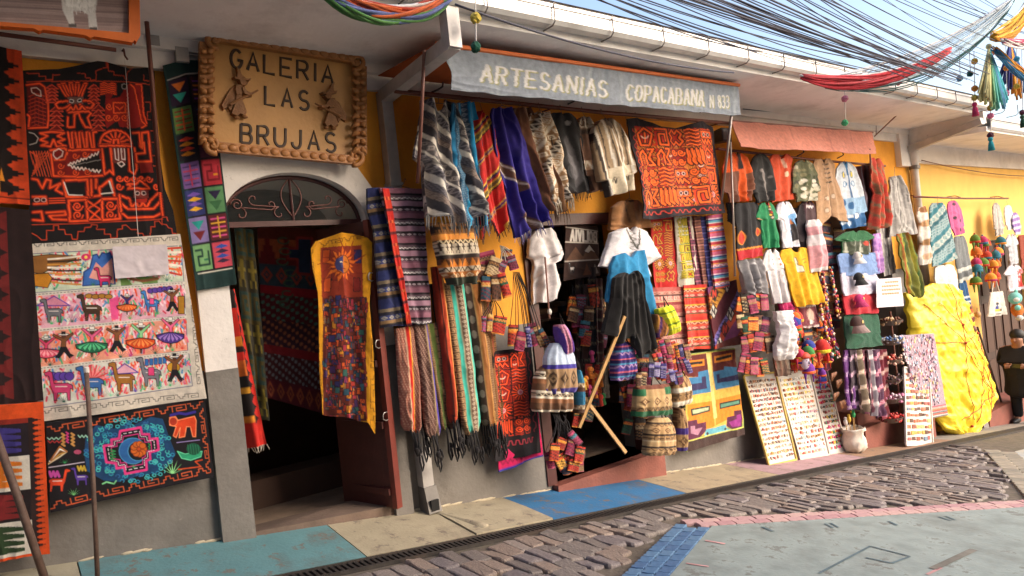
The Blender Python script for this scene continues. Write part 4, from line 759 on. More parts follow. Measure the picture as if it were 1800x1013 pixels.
# leaning poles
def pole(name, label, a, b_, r, m, group=None, n=8, cat='pole', taper=1.0):
    b = MB(); A, B = np.array(a, float), np.array(b_, float); mid = (A+B)/2+np.array([.004, .0, 0]); b.tube([A, mid, B], [r, r*(1+taper)/2, r*taper], n); return tag(b.build(name, m, None, True), label, cat, group)
M_STICK = mat('weathered_stick', '#5e463a', .7, var=.25, scale=14, bump=.3, stain='#8a766a', stain_amt=.5, stain_scale=8)
M_WOOD = mat('raw_pine', '#a9814e', .65, var=.18, scale=16, bump=.2)
g1 = W(166, 1010, .45); s1 = pole('wooden_pole', 'upright brown wooden pole with pale tip leaning before the cream tapestry', (g1[0]+.01, -.45, zwalk(g1[0], -.45)), W(152, 652, .28), .013, M_STICK, 'poles leaning by the tapestries')
b = MB(); e = W(152, 652, .28); b.lathe((e[0], e[1], e[2]-.012), [(.014, 0), (.015, .015), (.015, .03), (.006, .036)], 10); b.build('tip', mat('pale_tip', '#d8cfc8', .6), s1)
g2 = W(60, 1012, .4); pole('wooden_pole', 'slanting grey wooden pole leaning before the orange patched rug', (g2[0]+.06, -.42, zwalk(g2[0], -.42)), W(-30, 700, .22), .02, M_STICK, 'poles leaning by the tapestries')
# awning pole and rod at the upper left
pole('iron_pole', 'dark brown iron pole hanging from the eave in front of the red tapestry', W(251, -40, .35), W(282, 338, .16), .014, M_RAIL, None)
pole('iron_rod', 'dark iron rod below the framed picture sign', W(-60, 52, .2), W(204, 88, .2), .014, M_RAIL, None)
b = MB(); e = W(218, 92, .1); b.tube([e+np.array([0, .1, .03]), e+np.array([0, 0, .02]), e+np.array([.0, -.02, -.03]), e+np.array([.015, -.01, -.05])], .006, 6); tag(b.build('wall_hook', M_RAIL), 'small dark hook holding up the red tapestry', 'hook')
b = MB(); b.tube(slat(W(219, 100, .115), W(243, 416, .13), 6), .0018, 5); tag(b.build('hanging_string', mat('white_string', '#cfc8c0', .9)), 'thin white string hanging down over the red tapestry', 'string')
# conduit boxes on the cornice
for (x, y), lb in (((266, 70), 'small grey cable box on the cornice above the runner'), ((318, 100), 'grey conduit bracket on the cornice beside the carved sign')):
    p = W(x, y, .06); t = T('cable_box', lb, 'box', tuple(p)); b = MB(); b.box((p[0]-.04, p[1]-.05, p[2]-.05), (p[0]+.04, .0, p[2]+.05)); b.build('case', mat('grey_plastic', '#9a9490', .6), t); b = MB(); b.tube([p+np.array([.04, -.02, .02]), p+np.array([.3, -.015, -.0]), p+np.array([.7, -.01, .01])], .009, 6); b.build('conduit', mat('grey_plastic'), t)
# framed picture sign
t = T('picture_sign', 'orange-framed painted sign showing white animal legs on a streaky ground', 'sign', tuple(W(120, 70, .72)))
def p_legs(cv):
    rnd = random.Random(2); cv.photo()
    for k in range(80):
        y = rnd.uniform(-60, 60); cv.stroke([(-60, y-6), (250, y+10)], rnd.uniform(.6, 2.2), rnd.choice(['#8a7470', '#b09a94', '#75605e', '#a58c88']))
    for c, q in (('#cfcac6', [(96, -20), (100, 18), (112, 42), (122, 46), (119, 20), (135, 20), (146, 26), (148, 50), (164, 52), (160, 22), (166, -20)]), ('#e6e2de', [(104, -20), (106, 12), (134, 16), (158, 12), (158, -20)])): cv.poly(q, c)
    for k in range(60): x, y = rnd.uniform(98, 162), rnd.uniform(-20, 20); cv.stroke([(x, y), (x+rnd.uniform(-3, 3), y+6)], 1, rnd.choice(['#f2efec', '#b5b0ac']))
    for x, y in ((117, 42), (155, 48)): cv.rect(x-6, y, x+8, y+6, '#55504e')
pp = cloth('picture_panel', None, '', [(-60, -60), (246, -44), (240, 66), (-60, 46)], .72, p_legs, '#9a8480', parent=t, m=PLA, folds=.3, amp=.0, q=.6, th=.01)
b = MB(); A = [W(*p, .32) for p in ((-70, -60), (232, -50), (228, 56), (-70, 36))]; B_ = [W(*p, .32) for p in ((-70, -75), (246, -60), (246, 62), (236, 75), (165, 64), (158, 67), (70, 52), (60, 55), (-70, 43))]
def plate(pts, d, m, name, parent, inset=.0): b = MB(); b.prism([(p[0], p[2]) for p in pts], pts[0][1], pts[0][1]+d, inset); return b.build(name, m, parent)
M_OF = mat('orange_frame_paint', '#c65f18', .5, var=.1)
plate([W(*p, .76) for p in ((-70, 32), (226, 58), (240, 62), (234, 75), (222, 73), (165, 64), (159, 67), (150, 62), (76, 52), (69, 55), (60, 50), (-70, 41))], .05, M_OF, 'frame_bottom', t)
plate([W(*p, .759) for p in ((226, -60), (244, -60), (247, 62), (240, 74), (227, 60))], .05, M_OF, 'frame_side', t)

# ------------------------------------------------------------------ carved sign GALERIA LAS BRUJAS
SX0, SX1, SZ0, SZ1 = 1.25, 2.475, 2.77, 3.56; SO = .14
sg = T('carved_sign', 'carved wooden sign reading GALERIA LAS BRUJAS with scrolled frame and two witches', 'sign', (1.86, -SO, SZ0))
M_SG = mat('carved_wood', '#a56c38', .5, var=.16, scale=8, bump=.3, bscale=60, stain='#7a4822', stain_amt=.5, stain_scale=5)
M_SGP = mat('sign_panel_wood', '#c08d4e', .5, var=.12, scale=3, bump=.18, bscale=30, stain='#a87540', stain_amt=.5, stain_scale=4)
M_SGD = mat('sign_letter_paint', '#3a2517', .6, var=.2, scale=20)
def spt(x, y, o=SO): return W(x, y, o)       # sign details are placed in its own plane
b = MB(); P4 = [spt(*p)+np.array([0, 0, .05 if p[1] < 150 else -.0]) for p in ((362, 62), (634, 100), (632, 280), (366, 262))]; b.prism([(p[0], p[2]) for p in P4], -SO, -SO+.05); b.build('panel', M_SGP, sg)
Zc = lambda x, y: (340+x/4.052, 50+y/4.052)     # crop coordinates of the sign
def ribbon(pts, w, o, d, m, name, parent=sg, px=True):
    b = MB(); q = [spt(*p, o) for p in pts]; V = []; n = len(q)
    for i in range(n):
        t = q[min(i+1, n-1)]-q[max(i-1, 0)]; t[1] = 0; t = t/(np.linalg.norm(t)+1e-9); s = np.array([-t[2], 0, t[0]])*w/2
        V += [q[i]+s, q[i]-s, q[i]+s*.7-np.array([0, d, 0]), q[i]-s*.7-np.array([0, d, 0])]
    F = []
    for i in range(n-1):
        a, c = 4*i, 4*i+4; F += [(a+2, a+3, c+3, c+2), (a, a+2, c+2, c), (a+1, c+1, c+3, a+3)]
    F += [(0, 1, 3, 2), (4*n-4, 4*n-2, 4*n-1, 4*n-3)]; b.add(V, F); return b
for text, x, y, w, h, gap, dy in (('GALERIA', 268, 148, 78, 128, 40, .17), ('LAS', 512, 412, 72, 130, 48, .13), ('BRUJAS', 340, 682, 76, 132, 44, .10)):
    for ch_i, ch in enumerate(text):
        adv = sum((w*(.25 if c in 'I.' else 1)+gap) for c in text[:ch_i]); lb = MB()
        for pl_ in lettering(ch, x+adv, y+adv*dy, w, h, gap, dy=dy):
            r = ribbon([Zc(*p) for p in pl_], .021, SO+.002, .006, M_SGD, 'x'); lb.add(r.v, r.f)
        lb.build('letter', M_SGD, sg)
# frame: rails with roundels, corner scrolls, acanthus leaves
for (x0, y0), (x1, y1) in (((150, 75), (1150, 235)), ((160, 858), (1140, 930))):
    a, c = spt(*Zc(x0, y0), SO+.03), spt(*Zc(x1, y1), SO+.03); a = a+np.array([0, 0, .012]); c = c+np.array([0, 0, .012 if y0 < 400 else -.012]); b = MB(); b.bar(a, c, .05, .066, (0, 0, 1)); b.build('frame_rail', M_SG, sg)
    for k in range(14):
        t = (k+.5)/14; p = a*(1-t)+c*t; b = MB(); b.sph(p+np.array([0, -.024, 0]), (.034, .014, .027), 12, 6); b.build('roundel', M_SG, sg, True)
for (x, y), f in (((150, 80), 1), ((140, 830), 1), ((1160, 240), -1), ((1155, 915), -1)):
    b = MB(); q = [spt(*Zc(x+f*62*(1-t)*math.cos(1.2+9.5*t), y+62*(1-t)*math.sin(1.2+9.5*t)), SO+.045+.01*t) for t in np.linspace(0, .9, 26)]; b.tube(q, [.022*(1-.5*t) for t in np.linspace(0, 1, 26)], 8); b.sph(spt(*Zc(x, y), SO+.05), (.02, .02, .02), 8, 6); b.build('corner_scroll', M_SG, sg, True)
for side_, xc, y0, y1, f in (('l', 112, 110, 830, 1), ('r', 1165, 270, 900, -1)):
    a, c = spt(*Zc(xc-f*25, y0), SO+.015), spt(*Zc(xc-f*25, y1), SO+.015); b = MB(); b.bar(a, c, .085, .05, (0, 1, 0)); b.build('frame_stile', M_SG, sg)
    rr = random.Random(side_)
    for k in range(10):
        y = y0+50+(y1-y0-80)*k/9
        for sdir, ln in ((1, 78), (-1, 62)):
            up = -1 if k < 5 else 1; x_ = xc-f*20; q = []
            for t in np.linspace(0, 1, 7): q.append(spt(*Zc(x_+f*sdir*ln*(t-.25*t*t)*.95, y+up*(55*t*t-30*t)+rr.uniform(-3, 3)), SO+.05+.012*math.sin(3.1*t)))
            b = MB(); b.tube(q, [.010, .018, .022, .020, .016, .012, .006], 8); b.build('acanthus_leaf', M_SG, sg, True)
# two witches in relief
def witch(px, py, s, f):
    o = SO+.006; P = lambda *q: [spt(*Zc(px+f*a*s, py+b_*s), o) for a, b_ in q]; w_ = link('witch_relief', None, P((0, 0))[0], sg); M_W = mat('relief_wood', '#8c5c32', .55, var=.2, scale=18, bump=.3, bscale=80)
    def pc(d, ins, *q): r = P(*q); b = MB(); b.prism([(p[0], p[2]) for p in r], -o-d, -o+.01, ins); return b
    for nm, d, ins, q in (('cape', .016, .1, ((-.02, -.42), (-.3, -.25), (-.5, .1), (-.72, .5), (-.62, .72), (-.42, .6), (-.3, .78), (-.12, .4), (.1, .0))), ('dress', .026, .12, ((-.06, -.1), (.18, -.1), (.2, .2), (.42, .8), (.3, .98), (.1, .9), (-.05, 1.02), (-.3, .9), (-.12, .35))), ('torso', .034, .2, ((-.1, -.42), (.2, -.4), (.26, -.1), (.2, .12), (-.08, .12), (-.16, -.15))), ('hat_cone', .034, .12, ((-.08, -1.15), (.08, -1.02), (.14, -.82), (.34, -.62), (-.06, -.66), (-.02, -.88))), ('hat_brim', .04, .15, ((-.24, -.72), (.1, -.66), (.44, -.6), (.6, -.64), (.5, -.52), (.1, -.54), (-.2, -.62))), ('arm', .045, .25, ((.08, -.3), (.2, -.32), (.3, -.1), (.56, .02), (.66, .0), (.64, .12), (.44, .16), (.18, .06))), ('head', .04, .2, ((.0, -.58), (.32, -.56), (.36, -.48), (.46, -.44), (.36, -.38), (.3, -.3), (.1, -.32)))): pc(d, ins, *q).build(nm, M_W, w_)
    b = MB(); a, c = P((.3, 1.0))[0], P((-.05, 1.04))[0]; b.sph(a+np.array([0, -.02, 0]), (.022, .016, .014), 8, 5); b.sph(c+np.array([0, -.02, 0]), (.022, .016, .014), 8, 5); b.build('shoes', M_W, w_, True)
    b = MB(); a, c = P((.85, -.12))[0], P((-.35, .5))[0]; b.tube([a+np.array([0, -.03, 0]), c+np.array([0, -.03, 0])], [.007, .012], 6); b.build('broom', M_W, w_)
witch(310, 470, 165, 1); witch(985, 560, 152, -1)

# ------------------------------------------------------------------ arched doorway: grille, door leaf, hangings
gr = T('arch_grille', 'maroon wrought-iron scroll grille with transom bar filling the door arch', 'grille', (1.8, .04, 2.25)); GY = .06
b = MB(); b.box((AX0, GY-.02, 2.235), (AX1, GY+.02, 2.275)); b.build('transom_bar', M_MRN, gr)
b = MB(); b.tube([(x*.985+.026, GY, z-.018) for x, z in archp], .016, 8); b.build('arch_bar', M_MRN, gr, True)
b = MB(); b.tube([(ac, GY, 2.27), (ac, GY, 2.60)], .010, 8); b.build('upright', M_MRN, gr)
M_WI = mat('grille_iron', '#6e4640', .5, metal=.3)
def scroll(x0, z0, x1, z1, r0, r1, s0, s1):
    pts = [(x0+s0*r0*(1-t)*math.cos(6*t+1.57*1), z0+r0*(1-t)*math.sin(6*t+1.57)) for t in np.linspace(.85, 0, 14)]+[(x0*(1-t)+x1*t, (z0+r0)*(1-t)+(z1-r1)*t) for t in np.linspace(.15, .85, 6)]+[(x1+s1*r1*(1-t)*math.cos(6*t-1.57), z1+r1*(1-t)*math.sin(6*t-1.57)) for t in np.linspace(0, .85, 14)]
    b = MB(); b.tube([(x, GY, z) for x, z in pts], .0055, 6); b.build('scroll', M_WI, gr, True)
for f in (-1, 1):
    scroll(ac+f*.10, 2.33, ac+f*.28, 2.44, .05, .045, -f, f); scroll(ac+f*.38, 2.33, ac+f*.16, 2.40, .05, .04, f, -f)
    b = MB(); b.tube([(ac+f*.09*math.sin(3.14*t)*(1-.3*t), GY, 2.60-.3*t) for t in np.linspace(0, 1, 14)], .0055, 6); b.build('scroll', M_WI, gr, True)
    b = MB(); b.tube([(ac+f*(.40+.045*math.cos(a)*(1-a/12)), GY, 2.40+.045*math.sin(a)*(1-a/12)) for a in np.linspace(0, 9, 22)], .0055, 6); b.build('scroll', M_WI, gr, True)
b = MB(); b.add([(x*.985+.026, GY+.006, z-.02) for x, z in archp]+[(x*.985+.026, GY+.006, 2.27) for x, z in archp], [(i, i+1, n+i+1, n+i) for i in range(n-1)]); b.build('fanlight_glass', mat('fanlight_glass', '#a8b0ac', .03, var=.02, bump=.01, trans=.97, spec=.35), gr)
# open right-hand door leaf swung outwards against the wall, seen edge-on; second leaf swung in
dl = T('door_leaf', 'tall maroon steel door leaf standing open with handle loops', 'door', (2.36, -.05, 0)); 
A0 = W(640, 384, .04); A1 = W(590, 388, -.42); 
def leaf(x0, y0, x1, y1, z0, z1, th=.04):
    d = unit((x1-x0, y1-y0)); nrm = np.array([-d[1], d[0]])*th/2; b = MB(); c = [np.array((x0, y0))+nrm, np.array((x1, y1))+nrm, np.array((x1, y1))-nrm, np.array((x0, y0))-nrm]
    b.hexa([(p[0], p[1], z0) for p in c]+[(p[0], p[1], z1) for p in c]); return b, d, nrm
HX, HY = 2.33, -.06
lx, ly = 2.10, .46
b, d_, n_ = leaf(HX+.015, -.12, lx+.05, .44, -.005, 2.24, .04); b.build('panel', M_MRN, dl)
b, _, _ = leaf(HX+.02, -.135, HX+.002, -.09, -.008, 2.245, .06); b.build('edge_strip', mat('maroon_edge', '#6e2c22', .45, var=.2), dl)
for z in (.1, .62, 1.1, 1.62, 2.1):
    b, _, _ = leaf(HX-.02, -.10, lx+.07, .42, z, z+.05, .06); b.build('crossbar', M_MRN, dl)
for z in (1.80, 1.28, .72):
    b = MB(); b.tube([(HX-.012, -.148, z+.028), (HX-.012-.03, -.158, z+.03), (HX-.055, -.160, z+.01), (HX-.055, -.160, z-.02), (HX-.03, -.155, z-.035), (HX-.012, -.148, z-.03)], .005, 6); b.build('handle_loop', mat('bright_steel', '#a8a09c', .35, metal=.8), dl, True)
def p_sun(cv):                                    # crop [400,290,680,620] top half, lower half by rows
    cv.photo(); rnd = random.Random(11); Y = '#c8860c'
    cv.poly([(564, 436), (634, 432), (636, 540), (642, 640), (644, 735), (578, 728), (574, 640), (566, 520)], '#8a2c14')
    cs = ['#7a1c14', '#2a4a5a', '#c8501c', '#2c2458', '#a03018', '#c8801e', '#1e1a2a', '#2f5a50', '#982a3a', '#7a2410', '#442454', '#b84a18']
    cv.rect(568, 524, 642, 738, '#5a1c12')
    for k in range(420):
        x, y, w, h = rnd.uniform(567, 636), rnd.uniform(520, 730), rnd.uniform(2.5, 9), rnd.uniform(3, 13); c = rnd.choice(cs); cv.rect(x, y, x+w, y+h, c, '#1a1012', .8)
        if rnd.random() < .5: cv.stroke([(x+1, y+h-1), (x+w/2, y+1), (x+w-1, y+h-1)], 1.1, rnd.choice(cs))
    for x0, y0 in ((568, 440), (582, 470), (570, 490), (622, 440), (620, 490)): cv.rect(x0, y0, x0+11, y0+24, rnd.choice(cs), '#1a1012', 1)
    for k in range(18):
        a = 6.283*k/18; r = 42 if k % 2 else 33; P_ = [(600+12*math.cos(a-.2), 466+15*math.sin(a-.2)), (600+r*.6*math.cos(a+.12), 466+r*1.1*.7*math.sin(a+.12)), (600+r*math.cos(a), 466+r*1.15*math.sin(a)), (600+r*.5*math.cos(a+.3), 466+r*.6*math.sin(a+.3)), (600+12*math.cos(a+.2), 466+15*math.sin(a+.2))]; cv.poly(P_, '#dc6a1c', '#7a1a0c', 1)
    cv.circ(600, 466, 13, '#c8701c', 16, '#5a1a10'); cv.poly([(600, 450), (600, 482), (588, 474), (587, 458)], '#3a3a6a'); cv.stroke([(594, 462), (598, 462)], 1.4, '#f0d8a0'); cv.stroke([(603, 462), (608, 462)], 1.4, '#301010'); cv.stroke([(596, 474), (604, 474)], 1.4, '#701010')
    for a in (((548, 440), (566, 700), 9, 1), ((652, 430), (650, 745), 9, -1), ((566, 745), (650, 752), 4, -1), ((560, 428), (640, 412), 4, 1)): frieze(cv, *a[0], *a[1], a[2], a[3], '#5a3408', 1.1)
cloth('embroidered_tapestry', 'yellow-bordered tapestry with an embroidered sun hanging on the open door', 'tapestry', [(543, 420), (652, 412), (660, 744), (566, 728)], (-.02, .13, .15, -.02), p_sun, '#c8880e', 'tapestries hung in the arched doorway', L=[(0, .08), (.04, .0), (.15, .0), (.3, .06), (.5, .04), (.75, .0), (1, 0)], R=[(0, .92), (.03, 1.0), (.2, .98), (.35, .92), (.5, .95), (.7, 1), (1, 1)], top=[(0, .02), (.25, .0), (.5, -.02), (.75, -.01), (1, .02)], bot=[(0, 0), (.7, 0), (.85, .0), (1, .06)], folds=2, amp=.025, q=1.0)
def p_redrug(cv):
    for a, b_, c in ((.0, .12, '#1a0c0a'), (.3, .36, '#c8781c'), (.36, .4, '#1a0c0a'), (.45, .55, '#b85a18'), (.55, .62, '#120808'), (.62, .66, '#c88a20'), (.66, .8, '#160a0a'), (.8, .84, '#c8781c')): cv.rect(0, a, .72, b_, c)
    serr(cv, .7, .9, 0, .86, 12, '#160a0a')
cloth('woven_rug', 'red fringed rug with black and orange bands hanging inside the arched doorway', 'rug', [(398, 510), (412, 508), (470, 782), (424, 790)], (-.1, -.1, -.02, -.1), p_redrug, '#b81e12', 'tapestries hung in the arched doorway', folds=1, amp=.015, fringe=('#b8a898', .04))
def p_dim(cv):
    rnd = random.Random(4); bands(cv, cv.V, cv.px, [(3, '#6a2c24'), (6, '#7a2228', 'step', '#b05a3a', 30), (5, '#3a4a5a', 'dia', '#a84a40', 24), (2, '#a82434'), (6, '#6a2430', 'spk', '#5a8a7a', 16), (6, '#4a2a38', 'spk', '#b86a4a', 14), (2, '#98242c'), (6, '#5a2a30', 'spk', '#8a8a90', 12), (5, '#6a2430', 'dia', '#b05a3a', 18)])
    S = [(.5, .06), (.58, .06), (.58, .12), (.68, .12), (.68, .18), (.58, .18), (.58, .26), (.42, .26), (.42, .18), (.32, .18), (.32, .12), (.42, .12), (.42, .06)]; cv.poly(S, '#2a3a5a', '#a8383a', 4)
    for k in range(14): cv.stroke(arc(.25+.5*(k % 2)+.1*rnd.random(), .08+.03*k, .06, .018, 0, 300, 8), 2.6, '#4a6a56')
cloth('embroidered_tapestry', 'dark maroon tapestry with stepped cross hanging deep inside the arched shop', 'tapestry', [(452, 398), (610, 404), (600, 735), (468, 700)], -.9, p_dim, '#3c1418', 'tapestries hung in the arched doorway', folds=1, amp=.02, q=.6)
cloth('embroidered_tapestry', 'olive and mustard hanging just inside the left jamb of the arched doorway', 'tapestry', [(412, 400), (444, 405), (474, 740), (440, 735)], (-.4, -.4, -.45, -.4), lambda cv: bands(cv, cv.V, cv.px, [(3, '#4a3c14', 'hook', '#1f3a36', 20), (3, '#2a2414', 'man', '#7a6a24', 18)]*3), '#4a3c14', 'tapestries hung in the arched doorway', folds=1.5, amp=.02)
# low inner ledge and folded goods in the arched shop
b = MB(); b.box((1.35, .95, -.02), (2.9, 1.25, .22)); b.build('inner_ledge', mat('dark_ledge', '#4a342a', .8), bd)
b = MB(); b.box((1.2, 2.2, -.02), (3.0, 2.6, .9)); b.build('inner_counter', mat('dark_counter', '#4a3022', .6), bd)
# ================================================================== second shop: banner, awning, rails and garments
TEE = dict(L=[(0, .3), (.06, .2), (.3, .0), (.37, .04), (.38, .17), (1, .17)], R=[(0, .7), (.06, .8), (.3, 1), (.37, .96), (.38, .83), (1, .83)], top=[(0, .02), (.3, 0), (.42, .07), (.5, .09), (.58, .07), (.7, 0), (1, .02)])
JAC = dict(L=[(0, .34), (.08, .18), (.3, .06), (.78, .0), (.8, .12), (1, .14)], R=[(0, .66), (.08, .82), (.3, .94), (.78, 1), (.8, .88), (1, .86)], top=[(0, .02), (.35, 0), (.5, .06), (.65, 0), (1, .02)])
VES = dict(L=[(0, .2), (.1, .06), (.3, .14), (.45, .05), (1, 0)], R=[(0, .8), (.1, .94), (.3, .86), (.45, .95), (1, 1)], top=[(0, 0), (.35, 0), (.5, .12), (.65, 0), (1, 0)])
PON = dict(L=[(0, .2), (.06, .06), (.35, -.03), (1, 0)], R=[(0, .8), (.06, .94), (.35, 1.03), (1, 1)], top=[(0, 0), (.4, -.0), (.5, .05), (.6, 0), (1, 0)])
SLK = dict(L=[(0, .06), (.05, 0), (1, 0)], R=[(0, .94), (.05, 1), (1, 1)])
BAG = dict(L=[(0, .25), (.12, .12), (.3, .03), (.9, .0), (1, .06)], R=[(0, .75), (.12, .88), (.3, .97), (.9, 1), (1, .94)])
def strp(*cols): return [(w, c) for w, c in cols]
def vb(spec, slope=0., rep=None):
    def f(cv): t = cv.U+slope*cv.V; bands(cv, (t*rep % 1) if rep else np.clip(t, 0, .999), cv.py, spec)
    return f
def hb(spec, rep=None, slope=0.):
    def f(cv): t = cv.V+slope*cv.U; bands(cv, (t*rep % 1) if rep else np.clip(t, 0, .999), cv.px, spec)
    return f
def db(spec, a, b_, per, ph=0.):                         # diagonal bands
    def f(cv): bands(cv, ((cv.px*a+cv.py*b_)/per+ph) % 1, cv.px*b_-cv.py*a, spec)
    return f
def then(*fs):
    def f(cv):
        for g in fs: g(cv)
    return f
# banner on its rod, awning cloth behind it
def p_banner(cv):
    cv.photo(); rnd = random.Random(1)
    for k in range(26): x = rnd.uniform(780, 1300); cv.stroke([(x, 80+(x-775)*.138), (x+rnd.uniform(-6, 6), 160+(x-790)*.09)], rnd.uniform(2, 7), rnd.choice(['#7e868f', '#8a9096', '#767e88']))
    for text, x, y, w, h, gap, dy in (('ARTESANIAS', 829, 112, 13.2, 29, 7.6, .135), ('COPACABANA', 1057, 143.5, 10.6, 27, 5.6, .085), ('N 833', 1228, 165, 7, 22, 3.2, .05)):
        st = lettering(text, x, y, w, h, gap, dy=dy)
        for dx, dy_, c, wd in ((1.6, 1.6, '#8f8c54', 5.6), (0, 0, '#c2bebc', 4.6)):
            for p in st: cv.stroke([(a+dx, b_+dy_) for a, b_ in p], wd if text[0] != 'N' else 2.6, c)
bq = [(772, 80), (1297, 151), (1300, 203), (792, 158)]
ban = T('cloth_banner', 'faded grey-blue awning valance lettered ARTESANIAS COPACABANA under the eave', 'banner', tuple(W(1040, 190, .85)))
cloth('valance', None, '', bq, .85, p_banner, '#80868f', parent=ban, folds=5, amp=.007, q=1.05, L=[(0, 0), (.6, .012), (1, 0)], bot=[(i/24, .03*(i % 2)) for i in range(25)], th=.006)
b = MB(); b.tube([W(766, 77, .86), W(1299, 150, .86)], .018, 8); b.build('rod', mat('orange_rod', '#c8662e', .6, var=.15), ban)
aw = MB(); A, B_ = W(766, 77, .85), W(1299, 150, .85); C_, D_ = np.array([B_[0]+.1, -.11, 3.40]), np.array([A[0]-.1, -.11, 3.40]); aw.add([A, B_, C_, D_]+[p-np.array([0, 0, .006]) for p in (A, B_, C_, D_)], [(0, 1, 2, 3), (7, 6, 5, 4), (0, 4, 5, 1), (1, 5, 6, 2), (2, 6, 7, 3), (3, 7, 4, 0)]); aw.build('awning_cloth', mat('awning_orange', '#a8501e', .9, var=.15, weave=60), ban)
M_POL = mat('pole_paint', '#7c5248', .5, var=.2, scale=12)
def strut(name, label, a, b_, r=.013, m=None): return pole(name, label, a, b_, r, m or M_POL, 'awning struts', cat='strut')
strut('awning_strut', 'slim brown strut holding the banner rod beside the square downpipe', W(746, 88, .85), W(734, 322, .42), .014)
strut('awning_strut', 'steel strut from the end of the grey-blue banner down past the red mola', W(1286, 200, .84), W(1268, 352, .5), .015, mat('pale_strut', '#8d837d', .4, metal=.5))
# rail on the wall, with hooks
RL = .34
def rail(label, p, q, o, r=.016, n=0, hooks=()):
    t = T('clothes_rail', label, 'rail', tuple(W(*p, o)), 'clothes rails along the shop fronts'); b = MB(); b.tube([W(*p, o), (W(*p, o)+W(*q, o))/2-np.array([0, 0, .015]), W(*q, o)], r, 8); b.build('bar', M_RAIL, t, True)
    for x, y in ((p[0]+8, p[1]+1), ((p[0]+q[0])/2, (p[1]+q[1])/2), (q[0]-8, q[1]-1)):
        e = W(x, y, o); b = MB(); b.tube([(e[0], .02, e[2]+.05), (e[0], e[1]*.6, e[2]+.045), e+np.array([0, 0, .0])], .008, 6); b.build('bracket', M_RAIL, t)
    for x, y in hooks:
        e = W(x, y, o); b = MB(); b.tube([e+np.array([-.05, -.0, .01]), e+np.array([0, -.03, .03]), e+np.array([.03, -.05, .05]), e+np.array([.05, -.03, .09])], .008, 6); b.build('hook', mat('hook_iron', '#33292a', .5), t, True)
    return t
rail('long brown rail under the grey-blue banner carrying the ponchos', (694, 160), (1296, 218), RL, .02, hooks=((768, 166), (1005, 186), (1235, 200)))
rail('rail under the pink awning cloth carrying shirts and vests', (1262, 262), (1556, 292), .40, .016, hooks=((1405, 276), (1475, 280)))
rail('short rail on the yellow wall carrying the teal and pink garments', (1606, 346), (1772, 349), .22, .016)
def rpt(x, o=RL): return (x, 160+(x-694)*.0963, o)
PG = 'ponchos and jackets hung under the banner'
gray = [(2, '#d8d0c4'), (3, '#4c4850', 'zig', '#8a8488', 9), (1, '#d0c8bc'), (4, '#5c5658', 'dia', '#a89e98', 13), (1.6, '#d8d0c4'), (3, '#3c383e'), (2, '#6a5a52', 'hook', '#9a8a80', 9), (2.4, '#514c52', 'spk', '#8a8488', 6)]
cloth('poncho', 'grey and white diagonally striped wool poncho with grey fringe', 'poncho', [(736, 178), (803, 180), (850, 384), (742, 378)], (.36, .36, .46, .46), db(gray, .86, -.62, 74), '#555', PG, L=[(0, .0), (.12, .0), (.45, -.14), (.52, -.16), (.56, .0), (.75, .02), (1, .05)], R=[(0, .95), (.3, .96), (1, 1)], top=[(0, 0), (.3, -.02), (.45, .09), (.55, .08), (.7, -.02), (1, .04)], bot=[(0, -.02), (.3, .03), (.7, .05), (1, -.04)], folds=2.5, amp=.05, th=.03, q=.8, fringe=(['#8a8680', '#b5afa6', '#5a565a'], .11), hook=rpt(771))
blue = [(2, '#1d6f9c'), (1, '#123c5a'), (3, '#2a6284', 'spk', '#8a9aa8', 8), (1, '#2f9ac8'), (3, '#38506a', 'dia', '#9aa4b0', 9), (2, '#1a7fb0'), (1.5, '#20303e'), (2, '#2a8fc0')]
cloth('poncho', 'bright blue patterned poncho hanging in narrow folds beside the grey one', 'poncho', [(787, 184), (832, 180), (858, 392), (808, 410)], (.38, .38, .42, .42), vb(blue, .12), '#1d6f9c', PG, L=[(0, .1), (.2, -.05), (.5, -.1), (.56, .05), (1, .1)], R=[(0, 1), (.4, 1.1), (1, 1)], folds=2.2, amp=.06, th=.03, q=.8, fringe=(['#2a7aa8', '#8a94a0'], .08), hook=rpt(808))
redp = [(6, '#b3201c'), (.5, '#d8b040'), (.8, '#38224a'), (.6, '#b3201c'), (.5, '#d8a038'), (1.2, '#6a5a34'), (.5, '#d8b040'), (.5, '#2a1a2a'), (5, '#b81f1b'), (.4, '#c8a040'), (.7, '#5a2a6a'), (.4, '#c8a040')]
cloth('poncho', 'scarlet poncho with gold and purple stripes and black fringe', 'poncho', [(828, 192), (864, 206), (898, 392), (844, 406)], (.37, .37, .44, .44), hb(redp, 2, .25), '#b3201c', PG, L=[(0, .3), (.1, .0), (.7, -.05), (1, .0)], R=[(0, .7), (.12, 1), (.6, .9), (1, 1)], bot=[(0, .06), (.3, -.04), (.55, .07), (.8, .02), (1, -.05)], folds=2, amp=.06, th=.03, q=.8, fringe=(['#2a2028', '#33262c'], .06), hook=rpt(842))
def p_vio(cv):
    cv.photo()
    for a, b_ in (((846, 250), (916, 330)), ((918, 380), (946, 412))): cv.stroke([a, b_], 13, '#6a4a3a'); cv.stroke([(a[0]+2, a[1]-4), (b_[0]+2, b_[1]-4)], 1.8, '#d8d0c8'); cv.stroke([(a[0]-3, a[1]+5), (b_[0]-3, b_[1]+5)], 1.8, '#d8d0c8')
